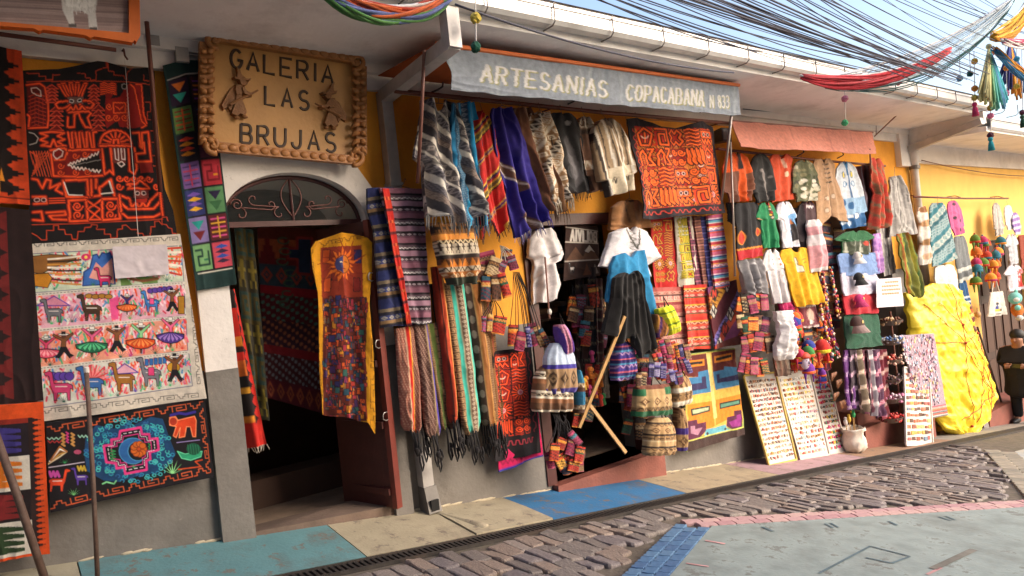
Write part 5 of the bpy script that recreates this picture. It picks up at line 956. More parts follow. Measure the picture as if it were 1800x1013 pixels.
cloth('poncho', 'deep violet-blue poncho crossed by a brown and white diagonal band', 'poncho', [(858, 192), (902, 190), (958, 392), (900, 420)], (.37, .37, .46, .46), p_vio, '#2b1f78', PG, L=[(0, .1), (.05, .0), (.3, -.12), (.5, -.05), (.8, .02), (1, .1)], R=[(0, .9), (.3, 1), (1, 1)], folds=2.2, amp=.06, th=.03, q=.8, fringe=(['#8a84b0', '#4a3f96', '#b8b4c8'], .07), hook=rpt(880))
cloth('poncho', 'plain chestnut-brown poncho with long brown fringe', 'poncho', [(896, 192), (932, 190), (992, 372), (944, 368)], (.37, .37, .44, .44), vb([(1, '#4c2f20'), (4, '#6b432e'), (1, '#8a6244'), (3, '#5a3826')], -.3), '#6b432e', PG, L=[(0, .1), (.05, 0), (.6, .05), (1, .2)], R=[(0, .9), (.3, 1.0), (1, 1)], folds=2.4, amp=.06, th=.03, fringe=(['#5a3826', '#6b432e', '#3c241a'], .12), hook=rpt(912))
cloth('poncho', 'brown and cream poncho with woven diamond figures', 'poncho', [(926, 200), (968, 198), (1008, 350), (960, 362)], (.40, .40, .46, .46), db([(3, '#8a6848', 'dia', '#d8ccb8', 12), (2, '#3a2c26', 'zig', '#cfc4b4', 9), (3, '#a8825a', 'hook', '#e0d6c6', 10), (1, '#d8ccb8')], .8, .6, 46), '#8a6848', PG, L=[(0, .15), (.08, 0), (.5, .05), (1, .1)], R=[(0, .85), (.3, 1), (1, 1)], folds=2, amp=.05, th=.03, fringe=(['#b8a890', '#6b4a36', '#d0c4b0'], .1), hook=rpt(946))
def p_blk(cv): cv.uvc(); cv.poly([(.35, .35), (.5, .28), (.62, .45), (.7, .85), (.5, .95), (.4, .7)], '#4a4648'); cv.poly([(.45, .5), (.58, .55), (.6, .8), (.5, .85)], '#6a6668'); cv.circ(.6, .13, .07, '#8a8484', .03)
cloth('jacket', 'black jacket with a grey printed figure hanging between brown ponchos', 'jacket', [(956, 200), (1010, 202), (1034, 338), (985, 340)], (.38, .38, .42, .42), p_blk, '#1a1718', PG, **{**PON, 'folds': 2, 'amp': .03}, th=.05, hook=rpt(984), fringe=(['#4a3a34', '#2a2424'], .08))
cloth('jacket', 'brown hooded jacket with cream knotwork on its shoulders', 'jacket', [(1000, 206), (1042, 208), (1068, 334), (1026, 340)], (.37, .37, .40, .40), hb([(3, '#6b5240', 'hook', '#d0c4b2', 9), (1, '#3a2c26'), (6, '#5e4030'), (2, '#8a6a50', 'zig', '#d0c4b2', 8), (5, '#553828')]), '#5e4030', PG, **{**JAC, 'folds': 2, 'amp': .03}, th=.05, hook=rpt(1022))
def p_bei(cv):
    cv.uvc()
    for x, w, c in ((.1, 5, '#3a302c'), (.16, 3, '#e0d6c8'), (.24, 2.4, '#4a3c34'), (.36, 3, '#e0d6c8'), (.42, 2, '#3a302c'), (.58, 2, '#3a302c'), (.64, 3, '#e0d6c8'), (.74, 2.6, '#4a3c34'), (.82, 3, '#e0d6c8'), (.9, 4, '#3a302c')): cv.stroke([(x, -.1), (x+.04, 1.1)], w, c)
    cv.rect(.24, .66, .8, 1, '#c8b89e'); cv.stroke([(.5, .08), (.54, 1)], 2, '#efe8de'); cv.stroke([(.42, .0), (.5, .14), (.58, .0)], 5, '#5a4a40')
    for x in (.34, .68): cv.stroke([(x-.04, .84), (x, .78), (x+.03, .86), (x+.05, .8)], 1.5, '#2a2422')
cloth('jacket', 'beige alpaca jacket with black and white stripes and zip front', 'jacket', [(1020, 214), (1094, 208), (1116, 332), (1052, 350)], (.40, .40, .46, .46), p_bei, '#a48a6c', PG, **{**JAC, 'folds': 2.5, 'amp': .03}, th=.06, bulge=.05, q=.8, hook=rpt(1056))
# big red mola
def mola(cv, x0, y0, x1, y1, nx, ny, seed, cols=('#8a1408', '#f0541e'), w=3.4):
    rnd = random.Random(seed); cv.uvc(); C1_, C2_ = cols
    for i in range(nx):
        for j in range(ny):
            a0 = x0+(x1-x0)*i/nx; b0 = y0+(y1-y0)*j/ny; dx = (x1-x0)/nx; dy = (y1-y0)/ny; P = lambda *q: [(a0+dx*a, b0+dy*b_) for a, b_ in q]
            if rnd.random() < .55: cv.poly(P((.06, .06), (.94, .06), (.94, .94), (.06, .94)), rnd.choice(['#9a160c', '#c0240e', '#7a100a', '#d83c14']))
            k = rnd.randrange(9)
            if k == 0:
                for m_ in range(14): a = 6.283*m_/14; cv.neon([(a0+dx*(.5+.16*math.cos(a)), b0+dy*(.5+.16*math.sin(a))), (a0+dx*(.5+.46*math.cos(a+.12)), b0+dy*(.5+.46*math.sin(a+.12)))], C1_, C2_, w)
                cv.circ(a0+dx*.5, b0+dy*.5, dx*.13, '#c05a6a', dy*.13, '#e0b0b0')
            elif k == 1:
                for m_ in range(2):
                    for n_ in range(2): cv.neon(spiral2(a0+dx*(.27+.46*m_), b0+dy*(.27+.46*n_), dx*.2, dy*.2), C1_, C2_, w*.8)
            elif k == 2:
                for m_ in range(4): cv.neon(P((.08+.24*m_, .1), (.08+.24*m_, .75), (.2+.24*m_, .9), (.2+.24*m_, .2)), C1_, C2_, w)
            elif k == 3:
                cv.neon(P((.1, .1), (.9, .1), (.9, .9), (.3, .9), (.3, .35), (.7, .35), (.7, .7)), C1_, C2_, w*1.1)
            elif k == 4:
                cv.neon(P((.1, .2), (.9, .2), (.9, .5), (.1, .5)), C1_, C2_, w, True); cv.circ(a0+dx*.32, b0+dy*.35, dx*.1, '#2a0a0a', dy*.09, '#e0b8b0'); cv.circ(a0+dx*.68, b0+dy*.35, dx*.1, '#2a0a0a', dy*.09, '#e0b8b0'); cv.neon(P((.1, .6), (.25, .85), (.4, .6), (.55, .85), (.7, .6), (.9, .85)), C1_, C2_, w)
            elif k == 5:
                cv.neon(P((.5, .05), (.9, .35), (.75, .9), (.25, .9), (.1, .35)), C1_, C2_, w, True); cv.neon(P((.5, .3), (.5, .75)), C1_, C2_, w); cv.stroke(P((.3, .45), (.4, .55), (.6, .55), (.7, .45)), 1.6, '#e8c8b8')
            elif k == 6:
                for m_ in range(5): cv.neon(P((.1, .12+.19*m_), (.35, .06+.19*m_), (.65, .18+.19*m_), (.9, .12+.19*m_)), C1_, C2_, w*.85)
            elif k == 7: cv.neon(P((.1, .9), (.1, .4), (.3, .15), (.5, .4), (.5, .9)), C1_, C2_, w); cv.neon(P((.6, .1), (.9, .1), (.65, .5), (.9, .9), (.6, .9)), C1_, C2_, w)
            else: cv.neon(P((.1, .3), (.3, .1), (.5, .3), (.7, .1), (.9, .3), (.75, .5), (.9, .7), (.7, .9), (.5, .7), (.3, .9), (.1, .7), (.25, .5)), C1_, C2_, w, True)
def spiral2(cx, cy, rx, ry, turns=1.7): return [(cx+rx*(1-t)*math.cos(6.283*turns*t), cy+ry*(1-t)*math.sin(6.283*turns*t)) for t in np.linspace(0, .9, 16)]
def p_bigm(cv):
    cv.poly([(.07, .07), (.97, .12), (.95, .9), (.12, .9)], '#a81c0c'); mola(cv, .07, .08, .97, .9, 9, 7, 8, ('#3a0806', '#f08a30'), 2.6); mola(cv, .08, .08, .96, .89, 5, 4, 3, ('#1c0404', '#ff6a20'), 6.4)
    cv.stroke([(.02+.04*(k//1)*.5+.0, .93+(.03 if (k//2) % 2 else 0)) for k in range(48)], 1.3, '#c83a28'); cv.stroke([(.05+(.025 if (k//2) % 2 else 0), .1+.04*(k/2)) for k in range(42)], 1.3, '#c83a28')
cloth('embroidered_tapestry', 'vivid orange-red embroidered mola with dark stepped border under the banner', 'tapestry', [(1100, 210), (1252, 214), (1279, 374), (1124, 386)], (.37, .37, .42, .42), p_bigm, '#1c1018', 'embroidered textiles around the second shop', top=[(0, .0), (.12, -.02), (.35, .07), (.55, .075), (.85, .0), (1, .06)], folds=2, amp=.03, q=1.0, L=[(0, 0), (.3, .0), (.6, .04), (1, 0)], hook=rpt(1116))
# blankets at the doorway
navy = [(3, '#232a5a'), (1, '#7a6a54'), (1, '#232030'), (1.5, '#3a4070', 'dia', '#b0a890', 9), (1, '#8a6a44'), (1, '#1e1a26')]
cloth('folded_blanket', 'navy folded blanket with tan stripes hanging beside the open door', 'blanket', [(644, 332), (690, 330), (736, 570), (670, 576)], .20, hb(navy, 5, .02), '#232a5a', 'blankets hung beside the door leaf', L=[(0, .0), (.15, -.05), (.3, .08), (1, 0)], folds=1.6, amp=.02, th=.03, q=.9)
strb = [(2, '#8a5a6a'), (.8, '#1a1218'), (.8, '#5a4650'), (.7, '#d0c8c8', 'zig', '#2a2028', 7), (.8, '#1c141a'), (2, '#a07a8c'), (.8, '#1a1218'), (1, '#3a2a34', 'dia', '#c8bcc0', 9), (.8, '#6a4454')]
cloth('folded_blanket', 'mauve and black striped blanket on a wire hanger in front of the navy one', 'blanket', [(680, 332), (740, 333), (757, 570), (716, 571)], .24, hb(strb, 5.5), '#5a4650', 'blankets hung beside the door leaf', folds=1.4, amp=.018, th=.03, q=.95, L=[(0, -.25), (.5, -.12), (1, 0)], hook=(712, 318, .22))
cloth('red_shawl', 'bright red plaid shawl hanging down between the two striped blankets', 'shawl', [(671, 332), (683, 332), (722, 572), (712, 576)], .30, hb([(3, '#c0241c'), (1, '#8a1a18', 'bar', '#d86a3a', 6), (3, '#c8341e'), (1, '#5a1a20')], 6), '#c0241c', None, folds=.6, amp=.01, th=.015, L=[(0, .0), (.5, .1), (1, .4)], q=.9)
# sweater
swt = [(3, '#8a5a2a', 'llama', '#2a1c14', 11), (1.4, '#d88a3a'), (1, '#3a2818', 'zig', '#e0c8a0', 8), (2.6, '#c8b8a0', 'man', '#3a2a24', 9), (1, '#2a1e18'), (2, '#d07a28', 'tri', '#5a3418', 9), (1.2, '#c8b49a', 'zig', '#3a2818', 8), (2, '#a8642c', 'dia', '#e8d0a8', 10), (1.2, '#d8923a')]
def p_swt(cv): hb(swt)(cv); cv.uvc(); cv.rect(0, .88, 1, 1, '#34372a')
cloth('sweater', 'brown and orange llama-patterned sweater with olive hem under the grey poncho', 'sweater', [(752, 394), (832, 392), (842, 498), (772, 504)], .36, p_swt, '#8a5a2a', None, L=[(0, 0), (.8, .02), (.86, .12), (1, .16)], R=[(0, 1), (.8, 1), (.86, .9), (1, .88)], folds=2, amp=.025, bulge=.07, th=.06, q=.95)
# long woven carrying cloths with black cords
def longbag(label, qd, o, spec, slope=0., ncord=5, seed=1, cl=.28):
    c, pos = cloth('carrying_strap', label, 'strap', qd, o, vb(spec, slope), '#6a4030', 'long woven straps hung beside the downpipe', folds=1.2, amp=.02, bulge=.04, th=.03, q=.85, ret=True, L=[(0, .0), (.6, .0), (.94, .04), (1, .2)], R=[(0, 1), (.6, 1), (.94, .96), (1, .8)])
    b = MB(); rnd = random.Random(seed+7); e = pos[-1]; b.color('#191416')
    for k in range(ncord):
        a = e[int((.2+.6*k/max(1, ncord-1))*(len(e)-1))]; l = cl*rnd.uniform(.6, 1.05); x = rnd.uniform(-.03, .03)
        b.tube([a+np.array([0, 0, .02]), a+np.array([x*.5, -.015, -l*.35]), a+np.array([x, -.02, -l*.75]), a+np.array([x+.012, -.025, -l]), a+np.array([x+.03, -.02, -l*.86]), a+np.array([x+.02, -.02, -l*.6])], .0075, 5)
    m = e[len(e)//2]; b.sph(m+np.array([0, -.02, -cl*.5]), (.022, .02, .03), 8, 6)
    b.build('cord_tassel', TEX, c, True)
pinkm = [(3, '#9a5a4c', 'spk', '#c89a80', 9), (.5, '#d0b090'), (1.4, '#c8241c'), (.4, '#e0a030'), (3, '#7a4438', 'spk', '#b88a72', 7), (.6, '#c8301f')]
longbag('brick-pink woven strap with a scarlet centre stripe', [(693, 578), (728, 572), (740, 760), (706, 758)], .16, pinkm, 0, 4, 1)
longbag('brown speckled woven strap edged with violet', [(724, 572), (748, 568), (774, 764), (746, 770)], .18, [(4, '#5c3c34', 'spk', '#a08070', 7), (.6, '#b89a70'), (1.5, '#3d2a8c')], 0, 4, 2)
longbag('dark brown woven strap with an olive stripe', [(742, 570), (778, 566), (800, 752), (770, 756)], .15, [(1.5, '#8a6a44', 'spk', '#3a261c', 8), (1.3, '#4c5a24'), (3, '#40281c', 'hook', '#6a4a34', 13), (1, '#2e1e18')], 0, 4, 3)
longbag('narrow rust-red woven strap', [(757, 470), (773, 468), (806, 738), (788, 744)], .20, [(1, '#a83018'), (.5, '#3a1812'), (1.2, '#c0482a'), (.4, '#d89a50'), (1, '#8a2a16')], 0, 4, 4)
longbag('brown woven strap with two turquoise stripes', [(776, 500), (812, 498), (846, 756), (808, 766)], .22, [(2.4, '#5a3a26', 'hook', '#b08a60', 11), (1.5, '#3fae9c'), (.3, '#d0b890'), (2.2, '#6a5040', 'dia', '#b8a890', 8), (.3, '#d0b890'), (1.4, '#45b09c')], 0, 5, 5)
longbag('ochre and dark brown woven strap with roundels', [(812, 498), (842, 496), (874, 744), (846, 752)], .18, [(2, '#3c2820', 'dot', '#7a6a60', 26), (.4, '#8a6a40'), (2, '#8a5424'), (.4, '#c08a4a'), (1.6, '#6a4428', 'spk', '#a8845a', 8)], 0, 4, 6)
for i, (x0, x1, x2, x3, cs, lb) in enumerate(((700, 732, 756, 722, ('#4a2c24', '#7a4a3a'), 'dark brick woven strap tucked behind the scarlet-striped one'), (754, 790, 826, 792, ('#2e1e18', '#6a4a34'), 'dark brown woven strap tucked behind the rust-red one'), (796, 830, 866, 832, ('#3a2418', '#9a6a3a'), 'dark tan woven strap tucked between turquoise and ochre ones'), (832, 856, 884, 862, ('#4a2e1c', '#8a6034'), 'umber woven strap nearest the narrow black mola'))):
    longbag(lb, [(x0, 572 if i < 1 else 500), (x1, 570 if i < 1 else 498), (x2, 742), (x3, 748)], .11, [(1, cs[0]), (1.4, cs[1], 'spk', cs[0], 8), (.5, '#8a3a24'), (1.5, cs[0], 'hook', cs[1], 11)], 0, 5, 20+i)
# small mola over a pink cloth
def p_sm(cv): mola(cv, .05, .03, .82, .8, 4, 10, 19, ('#2a0606', '#d83a18'), 2.2); mola(cv, .05, .03, .8, .78, 2, 5, 9, ('#1c0404', '#ff5220'), 4.6); cv.uvc(); cv.stroke([(.1+.02*k, .84+(.04 if (k//3) % 2 else 0)) for k in range(38)], 1.3, '#b03040'); cv.stroke([(.88+(.05 if (k//3) % 2 else 0), .05+.02*k) for k in range(38)], 1.3, '#8a2030')
cloth('pink_cloth', 'crimson-pink cloth hem showing below the narrow black mola', 'cloth', [(872, 700), (940, 690), (953, 802), (876, 830)], .12, lambda cv: cv.rect(0, .97, 1, 1, '#2a3a9a').stroke([(.05+.05*k, .86+(.06 if k % 2 else 0)) for k in range(19)], 1.3, '#7a0f3a'), '#d01c5c', None, folds=1.2, amp=.012)
cloth('embroidered_tapestry', 'narrow black mola with two columns of red figures beside the shop post', 'tapestry', [(862, 618), (934, 610), (951, 796), (870, 812)], .15, p_sm, '#160c12', 'embroidered textiles around the second shop', folds=1.2, amp=.015, q=1.0)
# bolivia hanging, mirrored writing
def p_bol(cv):
    cv.uvc(); cv.rect(0, .33, 1, .355, '#c8bcb0'); cv.rect(0, .66, 1, .68, '#c8bcb0'); cv.rect(0, .08, 1, .1, '#c8bcb0')
    for p in lettering('BOLIVIA', .07, .12, .09, .19, .045): cv.stroke([(1-a, b_) for a, b_ in p], 3.4, '#d8d0c8')
    cv.poly([(.05, .66), (.3, .42), (.5, .6), (.7, .38), (1, .66)], '#6a4a38'); cv.poly([(.55, .5), (.7, .38), (.86, .52), (.74, .48), (.66, .53)], '#d8d0c8'); llama(cv, .16, .8, .13, '#d8d0c8', 1); cv.poly([(.5, .95), (.6, .72), (.72, .95)], '#6a3c24'); cv.poly([(.75, .95), (.85, .75), (.95, .95)], '#8a8078')
cloth('woven_hanging', 'brown wall hanging with the word BOLIVIA seen reversed above white mountains', 'hanging', [(994, 391), (1050, 400), (1054, 484), (990, 494)], -.05, p_bol, '#3c2620', None, folds=.8, amp=.008, q=1.1)
# blouses, cape and dress in the opening
cloth('blouse', 'white short-sleeved blouse hanging in the opening beside the shop post', 'blouse', [(926, 408), (982, 398), (986, 524), (930, 536)], .04, lambda cv: cv.photo().stroke([(956, 458), (984, 440)], 1.6, '#3a2e30'), '#d8d0d0', 'white blouses in the second shop', L=[(0, .2), (.1, .0), (.35, -.05), (.4, .1), (1, .05)], R=[(0, .7), (.1, .85), (.4, 1.1), (.48, 1.0), (.5, .8), (.8, .95), (1, .85)], folds=2, amp=.04, bulge=.05, th=.04)
b = MB(); b.tube([W(958, 452, .3), W(966, 560, .3)], .008, 6); t = tag(b.build('hanging_rod', M_POL), 'thin pale rod with a knotted string above the drawstring bag', 'rod'); b = MB(); b.sph(W(966, 548, .3), (.02, .02, .03), 8, 6); b.build('string_knot', mat('white_string'), t)
cloth('jacket', 'tan jacket hanging above the white laced blouse', 'jacket', [(1070, 356), (1130, 352), (1142, 402), (1066, 406)], .20, lambda cv: cv.photo().stroke([(1090, 360), (1098, 392)], 2, '#5a4030').circ(1100, 352, 7, '#2a2424', 6), '#9a6c44', None, L=[(0, .25), (.2, .05), (1, 0)], R=[(0, .75), (.2, .95), (1, 1)], folds=2.5, amp=.03, bulge=.05, th=.04, hook=rpt(1100, .34))
def p_bls(cv): cv.photo().stroke([(1090, 402), (1104, 440), (1110, 402)], 2.6, '#4a463e').stroke([(1096+7*(k % 2), 408+k*5) for k in range(9)], 1.4, '#6a645c').stroke([(1053, 470), (1068, 474)], 1.5, '#2a2628').stroke([(1134, 466), (1158, 450)], 1.5, '#2a2628')
cloth('blouse', 'white peasant blouse with laced neckline above the blue cape', 'blouse', [(1056, 402), (1142, 400), (1160, 486), (1050, 484)], .26, p_bls, '#d6d0d2', 'white blouses in the second shop', L=[(0, .3), (.08, .16), (.82, -.04), (.86, .16), (1, .16)], R=[(0, .72), (.08, .86), (.62, 1.06), (.78, .78), (1, .78)], top=[(0, .03), (.35, 0), (.5, .1), (.62, 0), (1, .03)], folds=2, amp=.03, bulge=.06, th=.05, q=.8)
cloth('cape', 'turquoise-blue fringed cape worn over the white blouse', 'cape', [(1074, 448), (1128, 440), (1152, 572), (1066, 530)], .36, None, '#2a7fae', None, L=[(0, .06), (.2, .0), (1, .0)], R=[(0, .96), (.4, .96), (.8, 1), (1, 1)], top=[(0, .04), (.25, .0), (.5, .1), (.75, .0), (1, 0)], bot=[(0, 0), (.6, .05), (.78, .02), (.9, .22), (1, .1)], folds=2, amp=.03, bulge=.05, th=.04)
cloth('dress', 'long black asymmetric dress hanging in front of the blue cape', 'dress', [(1076, 482), (1126, 474), (1146, 606), (1064, 592)], .42, None, '#1b1818', None, L=[(0, .2), (.06, .08), (.2, .05), (.4, .08), (1, -.02)], R=[(0, .8), (.06, .9), (.2, .95), (.4, .9), (1, 1)], top=[(0, .01), (.15, 0), (.35, .03), (.5, .05), (.65, .03), (.85, 0), (1, .01)], bot=[(0, -.06), (.15, .0), (.25, .08), (.38, -.02), (.45, -.06), (.6, .1), (.7, .24), (.78, .1), (.88, .12), (1, .04)], folds=4.5, amp=.035, bulge=.03, th=.05, q=.7)
# crossed laths
for a, b_, lb in (((1098, 556, .5), (1018, 752, .32), 'raw pine lath propped up to the black dress'), ((1012, 680, .28), (1100, 796, .45), 'raw pine lath crossing the taller one down to the red step')):
    b = MB(); b.bar(W(*a), W(*b_), .034, .018, (0, 1, 0)); tag(b.build('wooden_lath', M_WOOD), lb, 'lath', 'crossed laths in the shop opening')
# textiles right of the opening
cloth('embroidered_hanging', 'scarlet hanging with outlined patchwork figures under the big mola', 'hanging', [(1142, 384), (1188, 382), (1196, 505), (1150, 508)], .14, lambda cv: mola(cv, .06, .03, .8, .92, 2, 5, 21, ('#1c1020', '#d88a2a'), 3.4), '#b01818', 'embroidered textiles around the second shop', folds=1.3, amp=.02, q=1.0)
cloth('embroidered_hanging', 'cream hanging with green and yellow outlined figures', 'hanging', [(1184, 382), (1214, 380), (1226, 500), (1194, 504)], .17, lambda cv: mola(cv, .1, .02, .8, .9, 2, 7, 5, ('#4a6a2a', '#d8b830'), 3), '#cfc6b4', 'embroidered textiles around the second shop', folds=1.4, amp=.02, q=1.0)
for i, (x0, x1, x2, x3, cs, lb) in enumerate(((1206, 1222, 1240, 1220, ('#6a2a44', '#a0586a', '#3a2434'), 'plum woven shawl'), (1218, 1232, 1252, 1236, ('#8a5a4a', '#b87a6a', '#4a2a3a'), 'rose-brown woven shawl'), (1230, 1244, 1264, 1246, ('#3c3a78', '#6a68a8', '#26264a'), 'indigo woven shawl'))):
    cloth('folded_shawl', lb+' folded narrow under the big mola', 'shawl', [(x0, 382), (x1, 380), (x2, 506), (x3, 508)], .17+.02*i, hb([(2, cs[0]), (.5, cs[2]), (1, cs[1]), (.5, cs[2])], 12), cs[0], 'folded shawls beside the cream hanging', folds=.7, amp=.015, th=.02, q=.9)
pstr = [(1.5, '#c05a7c'), (.6, '#e0c8d0'), (.5, '#3a3a8a'), (.8, '#5aa0b8'), (.5, '#d8d0c8'), (1.2, '#b02a3a'), (.5, '#e0a050'), (1.2, '#d88aa0', 'zig', '#f0e0e0', 9), (.6, '#4a6aa0'), (.8, '#c84a3a')]
cloth('striped_blanket', 'pink blanket with many bright narrow stripes beside the orange wall', 'blanket', [(1239, 380), (1266, 377), (1280, 504), (1254, 508)], .24, hb(pstr, 4), '#c05a7c', None, folds=1, amp=.015, th=.03, q=1.0)
w1 = [(1.5, '#a8524c'), (1, '#c89080', 'dia', '#6a2a2a', 14), (.6, '#4a2424'), (1.4, '#b86058', 'hook', '#e0b8a8', 12), (.4, '#d8a880'), (1, '#8a3434'), (1.2, '#c07868', 'spk', '#7a2e2e', 9)]
cloth('woven_cloth', 'rose-red woven cloth with diamond rows left of its bright twin', 'cloth', [(1146, 506), (1204, 504), (1214, 616), (1156, 622)], .18, hb(w1, 3), '#a8524c', 'rose and red cloths above the geometric rug', folds=1.2, amp=.02, q=.95)
w2 = [(1.5, '#b82a22'), (.5, '#d8a030'), (1, '#7a1c24', 'zig', '#d8a888', 9), (.8, '#c84a28'), (1.2, '#a8343a', 'dia', '#e0b8a0', 12), (.5, '#3a4a2a'), (1.2, '#c43a24')]
cloth('woven_cloth', 'bright scarlet striped woven cloth beside the diagonal rug', 'cloth', [(1198, 502), (1240, 500), (1250, 612), (1206, 616)], .20, hb(w2, 4), '#b82a22', 'rose and red cloths above the geometric rug', folds=1.2, amp=.02, q=.95)
def p_diag(cv):
    cv.uvc(); cv.poly([(0, 0), (1, 0), (0, 1)], '#8a4a2a'); db([(2, '#6a2a5a'), (1, '#c8783a', 'tri', '#8a2a1e', 6), (2, '#c88a2a', 'tri', '#7a4a1a', 7), (2.5, '#5a1c28'), (1, '#3a3a78', 'tri', '#7a6ab0', 7), (1.4, '#a83a20')], .82, .57, 80, .1)(cv)
    for x, y, c in ((.2, .13, '#1c2a20'), (.62, .05, '#d8d0c4'), (.1, .4, '#d8d0c4'), (.62, .5, '#d8d0c4'), (.42, .72, '#5a1a1a'), (.2, .93, '#d8d0c4')): cv.poly([(x-.12, y), (x+.02, y-.13), (x+.14, y), (x, y+.12)], c, '#2a1418', 1.6); cv.stroke([(x-.05, y+.05), (x-.02, y-.06), (x+.04, y+.05), (x+.07, y-.05)], 2, '#c83a28' if c != '#d8d0c4' else '#241a26')
    cv.poly([(.05, .93), (1, .84), (1, 1), (.05, 1)], '#5a2018')
cloth('woven_rug', 'small rug with diagonal saw-tooth bands and square medallions', 'rug', [(1242, 506), (1292, 492), (1306, 604), (1254, 614)], .24, p_diag, '#7a3a28', None, folds=.8, amp=.015, q=1.1, th=.02)
def p_geo(cv):                                       # crop [1100,520,1320,810]
    cv.photo(1100, 520, 3.49); cv.poly([(340, 370), (660, 330), (700, 470), (700, 780), (360, 890)], '#d8b050')
    for q_, c in (([(340, 375), (480, 355), (500, 480), (430, 500), (350, 500)], '#5e1c16'), ([(512, 352), (655, 330), (670, 440), (600, 455), (520, 470)], '#5e1c16'), ([(345, 405), (465, 390), (468, 430), (345, 445)], '#cf7a1a'), ([(528, 375), (640, 350), (642, 395), (532, 415)], '#cf7a1a'), ([(360, 415), (455, 402), (456, 418), (360, 432)], '#1c1412'), ([(540, 385), (635, 362), (637, 378), (542, 402)], '#1c1412'),
                  ([(355, 505), (430, 500), (430, 470), (495, 455), (515, 590), (370, 615)], '#3a76a0'), ([(520, 470), (590, 455), (590, 435), (680, 440), (695, 545), (540, 580)], '#3a76a0'), ([(372, 545), (450, 535), (450, 500), (475, 495), (482, 570), (375, 590)], '#2c2450'), ([(545, 485), (565, 482), (568, 510), (678, 480), (682, 515), (552, 538)], '#2c2450'),
                  ([(365, 670), (520, 645), (535, 800), (480, 830), (370, 770)], '#d9801c'), ([(540, 640), (695, 600), (700, 700), (610, 760), (540, 800)], '#d9801c'), ([(385, 695), (500, 675), (502, 710), (388, 738)], '#2a2a1e'), ([(395, 703), (492, 685), (493, 703), (396, 727)], '#b0b890'), ([(562, 660), (688, 630), (690, 665), (566, 698)], '#2a2a1e'), ([(572, 668), (680, 642), (681, 658), (574, 688)], '#5a8a74'),
                  ([(362, 770), (420, 760), (425, 785), (480, 775), (478, 830), (440, 870), (362, 888)], '#54173a'), ([(610, 745), (650, 735), (650, 705), (695, 698), (698, 800), (640, 818), (605, 800)], '#54173a'), ([(385, 800), (410, 798), (412, 820), (455, 808), (430, 855), (388, 845)], '#a8788c'), ([(620, 775), (665, 755), (665, 730), (690, 725), (690, 795), (640, 805)], '#8a2a78'),
                  ([(465, 860), (480, 820), (540, 810), (600, 790), (610, 815), (640, 820), (480, 865)], '#5fa0b0'), ([(478, 355), (500, 352), (550, 750), (528, 755)], '#e0c878')): cv.poly(q_, c)
    for k in range(12): cv.poly([(700+k*1.5, 480+k*28), (725, 494+k*28), (700+k*1.5, 508+k*28)], '#27301c'); cv.poly([(358, 670+k*20), (335, 680+k*20), (358, 690+k*20)], '#27301c')
    cv.poly([(350, 900), (740, 800), (742, 870), (370, 960)], '#3a241e'); cv.stroke([(360, 893), (720, 800)], 1.8, '#c8c060'); cv.poly([(488, 835), (500, 845), (490, 858), (478, 848)], '#3a2a2a'); cv.poly([(598, 808), (608, 815), (600, 825), (590, 820)], '#3a2a2a')
cloth('woven_rug', 'large geometric rug in orange, blue, yellow and maroon hanging to the pavement', 'rug', [(1196, 624), (1288, 612), (1306, 764), (1204, 795)], .16, p_geo, '#8a9a4a', None, folds=1.2, amp=.02, q=1.1, th=.02)
# bags
BG = 'woven bags beside the shop opening'
def bag(name, label, qd, o, paint, base='#a88a60', sh=BAG, group=BG, cat='bag', gather=True, bulge=.07):
    c, pos = cloth(name, label, cat, qd, o, paint, base, group, **sh, folds=4, amp=.012, bulge=bulge, th=.06, q=.95, ret=True)
    a = pos[0][len(pos[0])//3]; b2_ = pos[0][2*len(pos[0])//3]; b = MB(); b.tube([a, (a+b2_)/2+np.array([0, .03, .10]), b2_], .006, 5); b.build('cord', mat('dark_cord', '#2a2220', .9), c, True); return c
tanb = [(1, '#b8966a'), (.4, '#3a2a20'), (.5, '#a8845a', 'zig', '#5a3c28', 8), (1.6, '#b08c60', 'dia', '#6a4a30', 16), (.4, '#3a2a20'), (1, '#a07c52', 'llama', '#4a3424', 10), (.3, '#d0b890')]
bag('drawstring_bag', 'pale-blue topped drawstring bag with brown woven band', [(954, 604), (1002, 602), (1010, 688), (950, 692)], .34, then(hb([(4, '#b8c4d8'), (.8, '#3a2f8a'), (3.6, '#9a7a58', 'dia', '#4a3626', 16), (1, '#3a2f7a')])), '#b8c4d8')
bag('drawstring_bag', 'brown and white striped woven bag below the pale-blue bag', [(936, 640), (998, 650), (1003, 722), (932, 724)], .30, hb([(2, '#6a4a34'), (.6, '#d8ccb8'), (1, '#3a2a22', 'zig', '#b8a890', 8), (.6, '#d8ccb8'), (1.4, '#8a5a3a')], 2.5), '#6a4a34')
bag('cloth_pouch', 'pink and violet pouch tied on the thin rod', [(968, 572), (988, 570), (1001, 618), (982, 624)], .38, vb([(1, '#5a3a9a'), (2, '#d89ab0', 'spk', '#b05a80', 9), (1, '#5a3a9a'), (.8, '#c8bcc8')]), '#b87a9a')
bag('cloth_pouch', 'small turquoise and brown pouch beside the striped bag', [(1002, 650), (1014, 650), (1018, 724), (1006, 726)], .30, hb([(3, '#2a6a8a'), (1, '#8a6a4a', 'zig', '#d8c8a8', 6), (1, '#5a3a2a')], 2), '#2a6a8a')
bag('shoulder_bag', 'violet-blue striped shoulder bag inside the opening', [(1074, 604), (1104, 600), (1114, 664), (1072, 670)], .30, hb([(1, '#3a2a7a'), (.4, '#c0586a'), (1, '#2c2460'), (.5, '#4a8ab0'), (1, '#48307a', 'zig', '#b08ab0', 8)], 3), '#3a2a7a')
